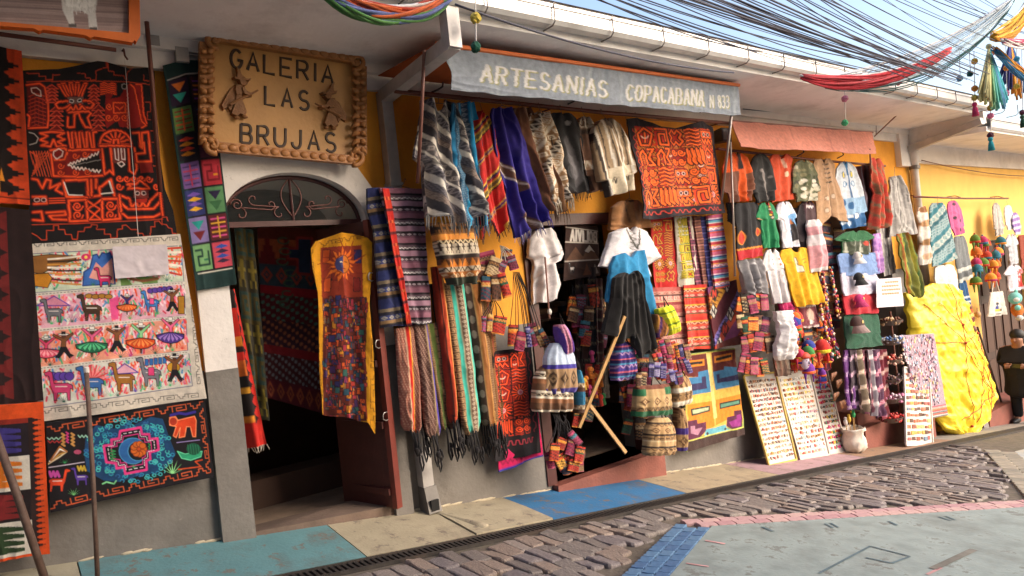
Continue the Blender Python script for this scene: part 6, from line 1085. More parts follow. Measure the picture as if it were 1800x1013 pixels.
bag('shoulder_bag', 'tan woven bag with green corners and base', [(1112, 678), (1168, 674), (1173, 728), (1110, 732)], .40, then(hb([(1, '#6a3a2a'), (1.6, '#a88a60'), (2.6, '#b49468', 'dia', '#6a4a30', 18), (1, '#8a6a44', 'zig', '#4a3424', 8), (1.3, '#1f5a38')]), lambda cv: (cv.uvc().rect(0, .12, .2, .34, '#1f5a38'), cv.rect(.72, .1, 1, .32, '#1f5a38'))), sh=SLK)
bag('drawstring_bag', 'tan gathered rucksack resting lowest beside the geometric rug', [(1130, 734), (1176, 732), (1180, 797), (1127, 800)], .38, hb(tanb, 1.6), bulge=.10)
bag('drawstring_bag', 'tan and white banded bag behind the green-cornered one', [(1174, 664), (1204, 658), (1208, 706), (1176, 716)], .34, hb([(2, '#b08c60', 'zig', '#5a3c28', 8), (.8, '#d8ccb8'), (1.6, '#9a7850', 'man', '#4a3424', 10), (1, '#d8d0c0')]))
bag('drawstring_bag', 'narrow tan bag with purple band hanging next to the rucksack', [(1180, 718), (1194, 716), (1199, 790), (1183, 792)], .32, hb([(3, '#a8845a', 'zig', '#5a3c28', 8), (1, '#3f2a78'), (2, '#b08c60', 'dia', '#5a3c28', 10), (.6, '#3f2a78')]))
bag('shoulder_bag', 'neon-yellow striped pouch hanging beside the blue cape', [(1148, 544), (1172, 536), (1189, 580), (1166, 590)], .46, hb([(2, '#d8d82a'), (.6, '#6a8a2a'), (1.4, '#e8e43a'), (.6, '#a8b83a', 'zig', '#f0f080', 7)], 2.4), '#d8d82a', SLK)
bag('shoulder_bag', 'brown striped pouch half hidden behind the neon-yellow one', [(1142, 552), (1160, 560), (1170, 588), (1146, 594)], .42, vb([(1, '#7a4a2a'), (.6, '#c88a3a'), (1, '#4a2a5a'), (.6, '#b0683a')], .3, 2), '#7a4a2a', SLK)
# little woven pouches in bunches; each pouch its own thing, cords gathered on a hook
PAL = [['#982a18', '#c8641c', '#1c1216', '#c8943a'], ['#6a2038', '#a83a60', '#1e1018', '#3a7080'], ['#2e2260', '#5a5090', '#8a8298', '#1c1830'], ['#1c4050', '#b8602a', '#7a2028', '#b89858'], ['#4e2c1c', '#94683a', '#1e1410', '#b09874'], ['#a82c1c', '#d08030', '#2e1014', '#1e4a34'], ['#801a3c', '#a04460', '#22102c', '#8a6a44']]
def pouch(cx, cy, w, h, ang, o, pal, label, group, cords=None, cat='pouch', name='woven_pouch', cord_c='#1a1416'):
    ca, sa = math.cos(math.radians(ang)), math.sin(math.radians(ang)); R_ = lambda x, y: (cx+x*ca-y*sa, cy+x*sa+y*ca); p = PAL[pal % len(PAL)]
    qd = [R_(-w/2, -h/2), R_(w/2, -h/2), R_(w/2, h/2), R_(-w/2, h/2)]
    rq = random.Random(int(cx*7+cy*13)); p = rq.sample(p, 4) if rq.random() < .5 else p
    sp = [(rq.uniform(.3, 1.2), p[0]), (.3, p[2]), (.5, p[1], 'zig', p[3], 5), (.3, p[3]), (rq.uniform(1.2, 3), p[0], 'spk', p[2], 7), (.3, p[1])]
    c = cloth(name, PALN[pal % 7]+' '+label, cat, qd, o, hb(sp), p[0], group, folds=1, amp=.005, bulge=.010, th=.012, q=.9)
    if cords:
        b = MB(); b.color(cord_c); e = W(*cords)
        for s in (-.3, .3): a = W(*R_(w*s, -h/2+1), o+.02); m = (a+e)/2; m[1] -= .02; b.tube([a, m, e], .004, 4)
        b.build('cord', TEX, c)
    return c
PALN = ['rust-orange', 'magenta', 'violet', 'teal and orange', 'brown', 'scarlet', 'hot-pink']
rnd = random.Random(12); g = 'pouches bunched by the brown shop post'
for i, (x, y, w, h, a) in enumerate(((849, 570, 8, 28, 4), (860, 568, 9, 32, 3), (877, 572, 22, 32, 10))): pouch(x, y, w, h, a, .24+.01*i, i*2+1, 'striped pouch in the left bunch under the knitted socks', g, (866, 522, .22))
for i, (x, y, w, h, a) in enumerate(((901, 590, 16, 38, 2), (914, 600, 17, 34, 10), (928, 592, 8, 36, -8), (938, 588, 15, 40, -14), (948, 592, 12, 38, -22), (956, 594, 9, 34, -28))): pouch(x, y, w, h, a, .25+.012*(i % 3), i+5*(i % 2), 'striped pouch on black cords in the bunch beside the brown post', g, (902+i*2, 478, .22))
for i, (x, y, w, h, a) in enumerate(((854, 508, 17, 44, 2), (871, 506, 16, 46, -2), (886, 502, 14, 44, -16))): pouch(x, y, w, h, a, .27+.012*i, i+3, 'knitted patterned sock bundle hanging above the left pouches', 'knitted socks bundles', None, 'socks', 'knitted_socks')
for i, (x, y, w, h, a) in enumerate(((857, 462, 30, 40, -14), (846, 480, 18, 30, 8), (868, 470, 24, 34, 20))): pouch(x, y, w, h, a, .22+.03*i, 4 if i else 6, 'knitted hat bundled above the socks', 'knitted hats by the orange wall', None, 'hat', 'knitted_hat')
for i, (x, y, w, h, a) in enumerate(((889, 453, 18, 30, 6), (900, 462, 16, 26, -18), (882, 468, 14, 22, 18))): pouch(x, y, w, h, a, .22+.03*i, 3 if i == 0 else 1, 'doll-size poncho on a small white hanger', 'doll-size ponchos', (879, 432, .22), 'poncho', 'small_poncho', '#d8d0c8')
for i in range(14):
    x, y = 984+rnd.uniform(-24, 34), 802+rnd.uniform(-34, 40); pouch(x, y, rnd.uniform(12, 20), rnd.uniform(20, 34), rnd.uniform(-30, 30)-(x-984)*.5, .40+.02*(i % 5), rnd.choice([0, 1, 6, 3, 5]), 'little phone pouch in the low bunch hanging before the red step', 'phone pouches bunched low before the red step', (978+rnd.uniform(-10, 18), 728, .34))
for i in range(22):
    r, c = divmod(i, 8); x = 1150+c*8+r*3+rnd.uniform(-2, 2); y = 606+r*24+c*2+rnd.uniform(-3, 3); pouch(x, y, rnd.uniform(8, 12), rnd.uniform(22, 28), rnd.uniform(-22, -8), .42+.015*(i % 4), rnd.choice([0, 5, 2, 1, 6]), 'slim striped purse in the fan of purses beside the black dress', 'purses fanned beside the black dress', None, 'purse', 'woven_purse')
for i, (x, y) in enumerate(((1144, 650), (1154, 650), (1165, 652), (1122, 668), (1130, 666))): pouch(x, y, 10, 26, 2, .46, 2 if i < 3 else 4, 'card purse below the fanned purses', 'card purses below the fan', None, 'purse', 'woven_purse')
# shelves and dim goods within the opening
sh = T('shop_shelf', 'dark shelf unit with folded textiles inside the second shop', 'shelf', (4.6, 1.2, -.27))
for z in (.3, .75, 1.2, 1.65, 2.1): b = MB(); b.box((4.2, 1.1, z-.02), (6.6, 1.5, z)); b.build('board', mat('dark_counter', '#4a3022', .6), sh)
for x in (4.2, 5.4, 6.58): b = MB(); b.box((x, 1.1, -.27), (x+.025, 1.499, 2.4)); b.build('upright', mat('dark_counter'), sh)
rnd = random.Random(31)
for z in (.3, .75, 1.2, 1.65):
    x = 4.26; FC = [('#6a5a54', 'grey-brown'), ('#8a7a70', 'beige'), ('#4a2a2a', 'dark maroon'), ('#7a5a44', 'brown'), ('#2a3a4a', 'slate-blue'), ('#9a9088', 'pale grey'), ('#6a2a30', 'wine-red')]
    while x < 5.6:
        n = rnd.randint(2, 4); w = rnd.uniform(.24, .32)
        for k in range(n):
            b = MB(); b.color(FC[(n+k) % 7][0]); y0 = 1.12+rnd.uniform(0, .03); b.box((x, y0, z+.002+k*.062), (x+w, 1.44, z+.058+k*.062)); tag(b.build('folded_textile', TEX), FC[(n+k) % 7][1]+' folded textile stacked on the dim shelf inside the second shop', 'textile', 'folded textiles on the shelf')
        x += w+.05
for i, (x, y0, y1, c, nm) in enumerate(((1018, 480, 700, '#3a2a26', 'dark brown'), (1030, 500, 720, '#5a4038', 'chestnut'), (1040, 470, 690, '#2a2428', 'near-black'), (1052, 490, 640, '#4a2a2a', 'maroon'), (1034, 640, 690, '#c83a2a', 'short red'), (1062, 640, 700, '#5a5048', 'grey-brown'))): cloth('hanging_scarf', nm+' scarf hanging inside the second shop behind the laths', 'scarf', [(x-6, y0), (x+6, y0), (x+8, y1), (x-5, y1)], -.1+.03*i, hb([(2, c), (.5, '#8a7a60', 'zig', '#2a2020', 5)], 8), c, 'scarves inside the second shop', folds=1, amp=.02, q=.5)
for i in range(16):
    x, y = 1030+rnd.uniform(-6, 40), 640+rnd.uniform(-20, 60); b = MB(); cc = rnd.choice([('#c83a2a', 'red'), ('#d8b03a', 'yellow'), ('#3a8a4a', 'green'), ('#b03a6a', 'pink'), ('#d87a2a', 'orange')]); b.color(cc[0]); p = W(x, y, .1); b.sph(p, .028, 8, 6); b.tube([p+np.array([0, 0, -.02]), p+np.array([0, 0, -.09])], [.014, .022], 8); tag(b.build('yarn_tassel', TEX, None, True), cc[1]+' yarn tassel in the dim opening of the second shop', 'tassel', 'yarn tassels in the opening')

rnd = random.Random(91)
for i in range(34):
    x, y = 1002+rnd.uniform(0, 62), 512+rnd.uniform(0, 235); pouch(x, y, rnd.uniform(11, 20), rnd.uniform(24, 44), rnd.uniform(-14, 14), -.02-.03*(i % 5), rnd.choice([0, 1, 3, 4, 5]), 'striped bag hanging in the dim opening behind the laths', 'bags hanging inside the second shop', (x, y-40, -.1), 'bag', 'hanging_bag')
for i in range(16):
    x, y = 1092+rnd.uniform(0, 46), 590+rnd.uniform(0, 190); pouch(x, y, rnd.uniform(12, 20), rnd.uniform(24, 40), rnd.uniform(-14, 14), .12+.02*(i % 4), rnd.choice([0, 1, 3, 4, 5, 6]), 'striped bag hanging on the right post behind the tan bags', 'bags on the right shop post', (x, y-36, .1), 'bag', 'hanging_bag')
# ================================================================== third shop
def S(x, y):                                   # on the sloping pavement
    lo, hi = -.2, 1.4
    for _ in range(40):
        m = (lo+hi)/2; p = W(x, y, m)
        if p[2] < zwalk(p[0], p[1]): lo = m
        else: hi = m
    return W(x, y, (lo+hi)/2), (lo+hi)/2
paw = T('pink_awning', 'faded salmon-pink awning cloth rolled along the third shop', 'awning', tuple(W(1410, 262, .6)))
cloth('awning_cloth', None, '', [(1284, 213), (1532, 233), (1540, 272), (1302, 258)], (.42, .42, .62, .62), lambda cv: [cv.uvc().stroke([(x, 0), (x+.01, 1)], 1, '#a8665a') for x in (.35, .62, .8)], '#c8806e', parent=paw, folds=5, amp=.01, q=.6, th=.01, bot=[(0, 0), (.1, .06), (.5, -.02), (.9, .02), (1, -.05)])
b = MB(); b.tube([W(1284, 213, .42), W(1534, 233, .42)], .014, 8); b.build('rod', M_POL, paw)
strut('awning_strut', 'thin pole standing before the orange jacket at the edge of the third shop', W(1284, 250, .55), W(1292, 486, .50), .012, mat('pale_strut'))
strut('awning_strut', 'short pole hanging from the salmon-pink awning beside the red poncho', W(1529, 262, .6), W(1530, 296, .5), .010)
p = W(1268, 240, .12); t = T('floodlight', 'small dark floodlight on the orange wall beside the pink awning', 'lamp', tuple(p)); b = MB(); b.hexa([(p[0]-.10, p[1]-.08, p[2]-.08), (p[0]+.08, p[1]-.08, p[2]-.08), (p[0]+.05, -.0, p[2]-.06), (p[0]-.07, -.0, p[2]-.06), (p[0]-.10, p[1]-.08, p[2]+.08), (p[0]+.08, p[1]-.08, p[2]+.08), (p[0]+.05, -.0, p[2]+.06), (p[0]-.07, -.0, p[2]+.06)]); b.build('housing', mat('lamp_grey', '#4a4644', .5), t); b = MB(); b.box((p[0]-.08, p[1]-.086, p[2]-.06), (p[0]+.06, p[1]-.081, p[2]+.06)); b.build('lens', mat('lamp_glass', '#8a8684', .2), t)
R3 = 'garments hung at the third shop'
def r3(x, o=.40): return (x, 262+(x-1262)*.102, o)
def gm(name, label, cat, qd, o, paint=None, base='#888', sh=TEE, hk=None, **k):
    kk = dict(folds=2.6, amp=.022, bulge=.018, th=.02, q=.85); kk.update({a: b_ for a, b_ in sh.items()}); kk.update(k); o = o if hasattr(o, '__len__') else (o, o, o+.03, o+.03)
    return cloth(name, label, cat, qd, o, paint, base, k.pop('group', R3) if 'group' in k else R3, hook=hk, **{a: b_ for a, b_ in kk.items() if a != 'group'})
gm('jacket', 'orange jacket with brown lower panels behind the thin pole', 'jacket', [(1264, 268), (1318, 270), (1324, 352), (1272, 358)], .40, lambda cv: (cv.uvc().poly([(.0, .42), (.5, .38), (.45, 1), (0, 1)], '#6a4030'), cv.poly([(.7, .45), (1, .4), (1, 1), (.78, 1)], '#7a4a34'), cv.rect(.48, 0, .62, .35, '#2a2022')), '#d8561c', JAC, r3(1290))
gm('jacket', 'charcoal zipped jacket with a pale panel beside the orange tee', 'jacket', [(1312, 272), (1356, 270), (1366, 352), (1322, 358)], .41, lambda cv: cv.uvc().stroke([(.42, .35), (.56, .95)], 5, '#8a807c').circ(.72, .5, .05, '#6a6462', .03), '#2a2828', JAC, r3(1336))
gm('t_shirt', 'brick-orange t-shirt with a small pale neck print', 't-shirt', [(1346, 273), (1395, 271), (1396, 350), (1356, 356)], .40, lambda cv: cv.uvc().stroke([(.5, .12), (.56, .3)], 3, '#e0b8a0').circ(.58, .45, .06, '#e0c0a0', .06), '#c84a28', VES, r3(1372))
def p_camo(cv):
    rnd = random.Random(3); cv.uvc()
    for k in range(60): cv.circ(rnd.random(), rnd.random(), rnd.uniform(.05, .12), rnd.choice(['#4a5030', '#2c2c24', '#7a7454', '#b0a890', '#3a4028']), rnd.uniform(.03, .07), n=7)
    for k in range(20): cv.circ(.3+.6*rnd.random(), .5+.5*rnd.random(), .09, rnd.choice(['#d0c8b8', '#b8b09a']), .05, n=7)
gm('t_shirt', 'camouflage hooded top with pale grey sleeves in front', 'top', [(1384, 280), (1436, 283), (1440, 352), (1392, 356)], .42, p_camo, '#5a5a40', JAC, r3(1408))
def p_vest(cv):
    cv.uvc(); cv.stroke([(.5, .12), (.5, 1)], 2, '#6a4c34')
    for k in range(5): cv.stroke([(.4, .1+.07*k), (.46, .09+.07*k)], 2, '#2a2220'); cv.stroke([(.54, .1+.07*k), (.62, .09+.07*k)], 2, '#2a2220')
    for x, y in ((.35, .62), (.6, .6), (.3, .8)): cv.circ(x, y, .06, '#d0b8a0', .04, '#8a6a50')
gm('vest', 'tan suede vest with two rows of toggles', 'vest', [(1424, 281), (1464, 279), (1488, 386), (1436, 396)], .42, p_vest, '#b08a68', VES, r3(1444), bot=[(0, .08), (.4, -.12), (.7, -.02), (1, .05)])
def p_card(cv):
    cv.uvc(); rnd = random.Random(9); cv.stroke([(.5, .1), (.52, 1)], 3.2, '#2a5a8a'); cv.rect(0, .55, 1, .8, '#8aa8c4'); cv.rect(0, .84, 1, 1, '#2f5f8f')
    for k in range(12): cv.circ(rnd.uniform(.1, .9), rnd.uniform(.5, .95), .08, rnd.choice(['#2a5a8a', '#d8dce0', '#c0d0e0']), .05, '#2a5a8a')
    for x in (.36, .64): cv.circ(x, .2, .05, '#d8c040', .05, '#2a5a8a'); cv.circ(x, .34, .06, '#c8d4e0', .04, '#2a6a9a')
    cv.poly([(.4, 0), (.5, .16), (.6, 0)], '#2f6f9f')
gm('cardigan', 'white and blue knitted cardigan with flower motifs', 'cardigan', [(1458, 286), (1506, 284), (1524, 396), (1470, 406)], .40, p_card, '#c8ccd2', JAC, r3(1484), q=1.0)
gm('poncho', 'dark wine striped shawl half hidden behind the red poncho', 'shawl', [(1498, 296), (1530, 286), (1540, 400), (1514, 396)], .30, vb([(1, '#5a1c22'), (.4, '#a83a3a'), (1, '#3a141a'), (.4, '#7a6a74')], 0, 3), '#5a1c22', SLK)
gm('poncho', 'coral-red striped poncho folded over beside the pole', 'poncho', [(1526, 278), (1552, 280), (1560, 398), (1532, 404)], .44, db([(2, '#c04030'), (.7, '#7a5a40'), (1.6, '#b8482e'), (.7, '#8a7254')], .9, -.3, 16), '#c04030', PON, r3(1538), L=[(0, .0), (.4, .1), (.5, .3), (1, -.05)], amp=.06)
gm('poncho', 'light grey poncho with narrow charcoal stripes by the round downpipe', 'poncho', [(1558, 312), (1584, 308), (1610, 410), (1562, 418)], .34, vb([(1, '#b8b2ac'), (.5, '#5c5858'), (1.2, '#a8a29c'), (.6, '#807a78')], .06, 5), '#a8a29c', PON, (1572, 296, .34), amp=.05)
gm('shawl', 'grey and cream striped shawl below the light grey poncho', 'shawl', [(1538, 400), (1562, 398), (1572, 480), (1552, 486)], .30, vb([(1, '#8a8480'), (.6, '#4a464a'), (.6, '#d0c8bc')], .1, 4), '#8a8480', SLK)
gm('shawl', 'olive shawl with red and green stripes draped over the yellow bundle', 'shawl', [(1574, 412), (1596, 408), (1622, 508), (1596, 528)], .50, vb([(2, '#6a6a1e'), (.5, '#a8301e'), (1.4, '#8a8426'), (.5, '#2a5a2a'), (1, '#54541c')], .1, 2), '#6a6a1e', PON, amp=.05, bot=[(0, -.1), (.5, .05), (.8, .1), (1, -.15)])
gm('dress', 'black embroidered dress with red flowers and red hem', 'dress', [(1290, 358), (1330, 356), (1338, 450), (1294, 458)], .42, lambda cv: (cv.uvc().rect(0, .84, 1, 1, '#a81c24'), cv.circ(.18, .62, .15, '#b8301e', .12, '#d88a2a'), cv.circ(.85, .55, .1, '#b8301e', .07, '#d88a2a'), cv.stroke([(.05*k, .81+(.02 if k % 2 else 0)) for k in range(21)], 2, '#d88a2a')), '#1c191b', SLK, None)
gm('coat', 'plain black sleeve hanging behind the embroidered dress', 'coat', [(1276, 356), (1298, 358), (1300, 400), (1282, 402)], .34, None, '#1d1a1c', SLK, bot=[(0, -.3), (1, .2)])
gm('blouse', 'green blouse with an embroidered neck opening', 'blouse', [(1324, 356), (1364, 356), (1376, 434), (1332, 438)], .43, lambda cv: (cv.uvc().stroke([(.55, .0), (.6, .36)], 5, '#4a2a20'), [cv.circ(.56+.03*(k % 2), .05+.06*k, .04, ['#c83a2a', '#d8b040', '#c8c0b0'][k % 3], .02) for k in range(6)], cv.stroke([(0, .36), (.2, .38)], 2, '#c87a5a')), '#1f7a4c', TEE, None)
gm('t_shirt', 'white t-shirt with a photograph-like mountain print', 't-shirt', [(1358, 356), (1394, 354), (1410, 432), (1370, 438)], .42, lambda cv: (cv.uvc().poly([(.45, .32), (.9, .25), (.95, .95), (.52, .95)], '#6a9ac8'), cv.poly([(.5, .62), (.62, .42), (.85, .6), (.92, .85), (.55, .9)], '#2a2426'), cv.poly([(.5, .5), (.6, .36), (.66, .5)], '#b06a3a'), cv.poly([(.55, .88), (.9, .82), (.93, .93), (.56, .95)], '#c8c4c8')), '#d8d2da', TEE, None, q=1.0)
gm('jacket', 'dark maroon jacket with pale chest lettering behind the pink sweater', 'jacket', [(1394, 354), (1438, 352), (1448, 440), (1402, 446)], .40, lambda cv: (cv.uvc().poly([(.0, .0), (.3, 0), (.3, 1), (0, 1)], '#241a20'), cv.stroke([(.42, .14), (.46, .1), (.5, .15), (.54, .11), (.6, .16), (.66, .12)], 2.4, '#d0c4c4'), cv.rect(.4, .18, .72, .4, '#4a3436')), '#42202a', JAC, None)
gm('sweater', 'pale pink hooded sweater with white fleece bands', 'sweater', [(1412, 388), (1440, 386), (1450, 474), (1424, 480)], .48, lambda cv: (cv.uvc().rect(0, .0, 1, .14, '#d8cccc'), cv.rect(0, .3, 1, .5, '#dcd0d0'), cv.rect(0, .92, 1, 1, '#e0d8d6')), '#d89aa0', VES, None, bulge=.08)
gm('trousers', 'grey cotton trousers hanging below the black dress', 'trousers', [(1292, 458), (1334, 454), (1348, 516), (1306, 524)], .42, lambda cv: cv.uvc().stroke([(.5, .35), (.55, 1)], 2, '#5a5658').circ(.6, .14, .04, '#c8c4c4', .03), '#8a8688', SLK, None, amp=.04, bot=[(0, -.15), (.4, .05), (.55, -.1), (1, .04)])
gm('dress', 'white cotton dress with small red embroidered motifs', 'dress', [(1334, 440), (1374, 436), (1394, 530), (1350, 536)], .43, lambda cv: (cv.uvc().stroke([(.55, .4), (.58, 1)], 1.2, '#9a9496'), [cv.circ(x, y, .04, '#b85a3a', .02) for x, y in ((.4, .2), (.65, .2), (.4, .28), (.66, .3), (.42, .52), (.68, .5))]), '#d8d0d0', TEE, None)
gm('t_shirt', 'bright yellow t-shirt with a small white llama print', 't-shirt', [(1368, 438), (1422, 434), (1448, 532), (1394, 541)], .46, lambda cv: (cv.uvc().poly([(.36, .18), (.42, .16), (.42, .3), (.52, .33), (.52, .42), (.36, .42)], '#ded6c0', '#5a4a20', 1), cv.stroke([(.55, .22), (.72, .2)], 1.6, '#6a5a20'), cv.stroke([(.58, .28), (.7, .26)], 1.6, '#6a5a20')), '#d8a010', dict(L=[(0, .1), (.1, .0), (.22, .0), (.24, .06), (1, .12)], R=[(0, .9), (.1, 1), (.22, 1.02), (.24, .96), (1, .98)], top=TEE['top']), None, q=.9)
gm('knit_top', 'green knitted top with a row of grey figures', 'top', [(1466, 408), (1536, 404), (1544, 446), (1468, 450)], .44, lambda cv: (cv.uvc().rect(.18, .45, .85, 1, '#3a4030'), [cv.poly([(x, .9), (x+.03, .35), (x+.06, .9)], '#a8a898') for x in (.2, .36, .52, .76)], cv.circ(.66, .55, .06, '#b03a2a', .1)), '#1f5a34', TEE, None)
gm('t_shirt', 'pale blue t-shirt behind the white cap', 't-shirt', [(1470, 446), (1540, 444), (1548, 482), (1474, 486)], .46, None, '#6f88b4', dict(L=[(0, .08), (.1, 0), (1, .06)], R=[(0, .92), (.1, 1), (1, .96)]), None)
gm('t_shirt', 'off-white t-shirt behind the black cap', 't-shirt', [(1474, 480), (1540, 478), (1548, 516), (1478, 520)], .48, None, '#b8b2c0', dict(L=[(0, .06), (.1, 0), (1, .04)], R=[(0, .92), (.5, 1.03), (1, .98)]), None)
gm('t_shirt', 'red t-shirt behind the pink cap', 't-shirt', [(1478, 518), (1538, 516), (1546, 550), (1482, 554)], .50, None, '#b02430', dict(L=[(0, .04), (1, .04)], R=[(0, .96), (.5, 1), (1, .98)]), None)
gm('fabric_drape', 'dark green cloth draped behind the brown cap', 'cloth', [(1480, 554), (1540, 552), (1546, 608), (1486, 614)], .50, None, '#1d4a34', SLK, None)
gm('shawl', 'lilac floral shawl beside the pale blue t-shirt', 'shawl', [(1532, 412), (1545, 410), (1552, 478), (1540, 482)], .44, lambda cv: [cv.uvc().circ(random.Random(k).random(), random.Random(k+50).random(), .2, ['#b080b8', '#8a5aa0', '#d8a0c8'][k % 3], .05) for k in range(24)], '#a878b0', SLK, None)
# caps hung on the t-shirts
def cap(x, y, s, c, c2, label, o=.56):
    t = T('baseball_cap', label, 'cap', tuple(W(x, y+12*s, o)), 'caps hung before the t-shirts'); p = W(x, y, o); k = .055*s*1.45
    b = MB(); b.color(c); n, V, F = 12, [], []
    for j in range(6):
        th = math.pi/2*j/5
        for i in range(n): a = 6.283*i/n; V.append((p[0]+k*1.0*math.cos(th)*math.cos(a), p[1]+k*.75*math.cos(th)*math.sin(a)-.02, p[2]+k*1.15*math.sin(th)))
    F = [(j*n+i, j*n+(i+1) % n, (j+1)*n+(i+1) % n, (j+1)*n+i) for j in range(5) for i in range(n)]; b.add(V, F); b.build('crown', TEX, t, True)
    b = MB(); b.color(c2); V = []
    for i in range(9): a = math.pi*(1+i/8); V += [(p[0]+k*.95*math.cos(a), p[1]+k*.72*math.sin(a)-.02, p[2]), (p[0]+k*1.15*math.cos(a), p[1]+k*1.5*math.sin(a)-.01, p[2]-k*.85), (p[0]+k*1.12*math.cos(a), p[1]+k*1.45*math.sin(a), p[2]-k*.88)]
    b.add(V, [(3*i, 3*i+1, 3*i+4, 3*i+3) for i in range(8)]+[(3*i, 3*i+3, 3*i+5, 3*i+2) for i in range(8)]); b.build('visor', TEX, t)
    b = MB(); b.color('#c8b070'); b.sph(p+np.array([0, -k*.72-.02, k*.4]), (k*.25, .006, k*.2), 8, 5); b.build('badge', TEX, t)
cap(1505, 455, 1.0, '#c8c2be', '#d0cac6', 'white baseball cap hung on the pale blue t-shirt'); cap(1507, 492, 1.05, '#1c1a1c', '#222022', 'black baseball cap hung on the off-white t-shirt', .58); cap(1508, 530, 1.05, '#b82a68', '#a02458', 'magenta-pink baseball cap hung on the red t-shirt', .6); cap(1504, 572, 1.35, '#4a3430', '#8a7470', 'brown baseball cap with pale visor hung on the green cloth', .62)
# hand-written card
def p_card2(cv):
    cv.uvc(); rnd = random.Random(6)
    for r in range(4):
        x = .22 if r else .35
        while x < .86: w = rnd.uniform(.03, .09); cv.stroke([(x, .16+.13*r), (x+w*.3, .12+.13*r), (x+w*.6, .17+.13*r), (x+w, .13+.13*r)], 1.7, '#8a7038'); x += w+.03
gm('paper_sign', 'white card with gold handwritten lines beside the caps', 'card', [(1540, 491), (1583, 488), (1588, 538), (1541, 541)], (.6, .6, .6, .6), p_card2, '#d0c6cc', dict(), None, m=PLA, bulge=0, amp=.003, folds=.5, th=.004, q=.9, group=None)
# cloths and fleece lower down
cloth('fleece', 'white fluffy fleece hanging between purses and hats', 'fleece', [(1350, 548), (1378, 546), (1384, 628), (1354, 634)], .46, None, '#d6d0d0', None, L=[(0, .0), (.35, .14), (.6, -.02), (.9, -.1), (1, .1)], R=[(0, 1), (.35, .9), (.6, 1), (.9, 1.1), (1, .9)], folds=3, amp=.02, bulge=.09, crumple=.02, th=.05)
gm('fabric_drape', 'plain orange-red cloth hanging below the yellow t-shirt', 'cloth', [(1378, 542), (1400, 540), (1412, 592), (1390, 596)], .40, None, '#c84a2c', SLK, None)
gm('woven_cloth', 'small maroon textile with a woven face figure', 'cloth', [(1402, 538), (1432, 535), (1438, 574), (1408, 578)], .38, lambda cv: (cv.uvc().circ(.5, .45, .2, '#b89a8a', .3), cv.circ(.5, .75, .12, '#d8d0c8', .1), bands(cv, np.where((cv.V < .1) | (cv.V > .9), cv.V*5 % 1, 2), cv.px, [(1, '#8a6a6a', 'zig', '#d8c8c0', 5)])), '#6a2a34', SLK, None)
gm('woven_cloth', 'magenta cloth edge showing below the white dress', 'cloth', [(1366, 530), (1392, 528), (1396, 546), (1370, 548)], .40, None, '#a82058', SLK, None)
gm('woven_cloth', 'striped brown cloth hanging under the fleece', 'cloth', [(1356, 628), (1380, 628), (1384, 660), (1360, 662)], .36, vb([(1, '#6a4a3a'), (.4, '#c83a3a'), (1, '#8a7a6a'), (.4, '#3a2a2a')], 0, 3), '#6a4a3a', SLK, None)
rnd = random.Random(77)
for r, (x0, x1, y) in enumerate(((1296, 1348, 534), (1296, 1350, 568), (1306, 1358, 604), (1302, 1348, 642))):
    n = 5
    for k in range(n): x = x0+(x1-x0)*(k+.5)/n; pouch(x, y+rnd.uniform(-4, 4), rnd.uniform(12, 18), rnd.uniform(24, 34), rnd.uniform(-12, 14), .44+.02*(k % 3), rnd.choice([0, 5, 3, 6, 4]), ['purse in the top row under the grey trousers', 'purse in the second row beside the geometric rug', 'purse in the third row beside the fleece', 'purse in the lowest row above the magnet board'][r], 'purses beside the geometric rug', None, 'purse', 'woven_purse')
HC = [('#c83a24', '#d8a02a', 'red and yellow'), ('#d8661c', '#3a2a7a', 'orange and violet'), ('#6a2a8a', '#d85a2a', 'purple and orange'), ('#2a3a8a', '#c83a4a', 'blue and red'), ('#b82a4a', '#e0a03a', 'crimson and gold'), ('#3a7a3a', '#d8521c', 'green and orange')]
def hat(x, y, s, c, label, o, group='knitted hats above the magnet boards'):
    t = T('knitted_hat', label, 'hat', tuple(W(x, y+8*s, o)), group); p = W(x, y, o); k = .06*s
    b = MB(); b.color(c[0]); b.lathe(p, [(k*.95, -k*.7), (k*1.0, -k*.25), (k*.94, .25*k), (k*.66, .72*k), (k*.3, k*.98), (k*.08, k*1.05)], 12, 1+.12*math.sin(x), 1-.1*math.sin(y)); b.build('crown', TEX, t, True)
    b = MB(); b.color(c[1]); b.lathe(p, [(k*.96, -k*.75), (k*1.03, -k*.6), (k*1.04, -k*.4), (k*1.0, -k*.3)], 12, 1+.12*math.sin(x), 1-.1*math.sin(y)); b.build('brim_band', TEX, t, True)
    b = MB(); b.color(c[1]); b.sph(p+np.array([0, 0, k*1.12]), k*.2, 8, 6); b.build('pompom', TEX, t, True)
    for f in (-1, 1): b = MB(); b.color(c[0]); b.tube([p+np.array([f*k*1.05, -.0, -k*.6]), p+np.array([f*k*1.1, 0, -k*1.4]), p+np.array([f*k*1.05, 0, -k*2.2])], [k*.3, k*.16, k*.1], 6); b.build('earflap', TEX, t, True)
for i in range(15):
    x, y = 1388+rnd.uniform(-10, 22)+(i//3)*5, 556+(i//2)*13+rnd.uniform(-4, 4); c = HC[i % 6]; hat(x, y, rnd.uniform(.95, 1.3), c, c[2]+' knitted earflap hat in the pile above the magnet boards', .44+.02*(i % 4))
hat(1445, 610, 1.6, ('#c02a24', '#d8c02a', ''), 'red, yellow and green striped hat above the narrow magnet board', .52)
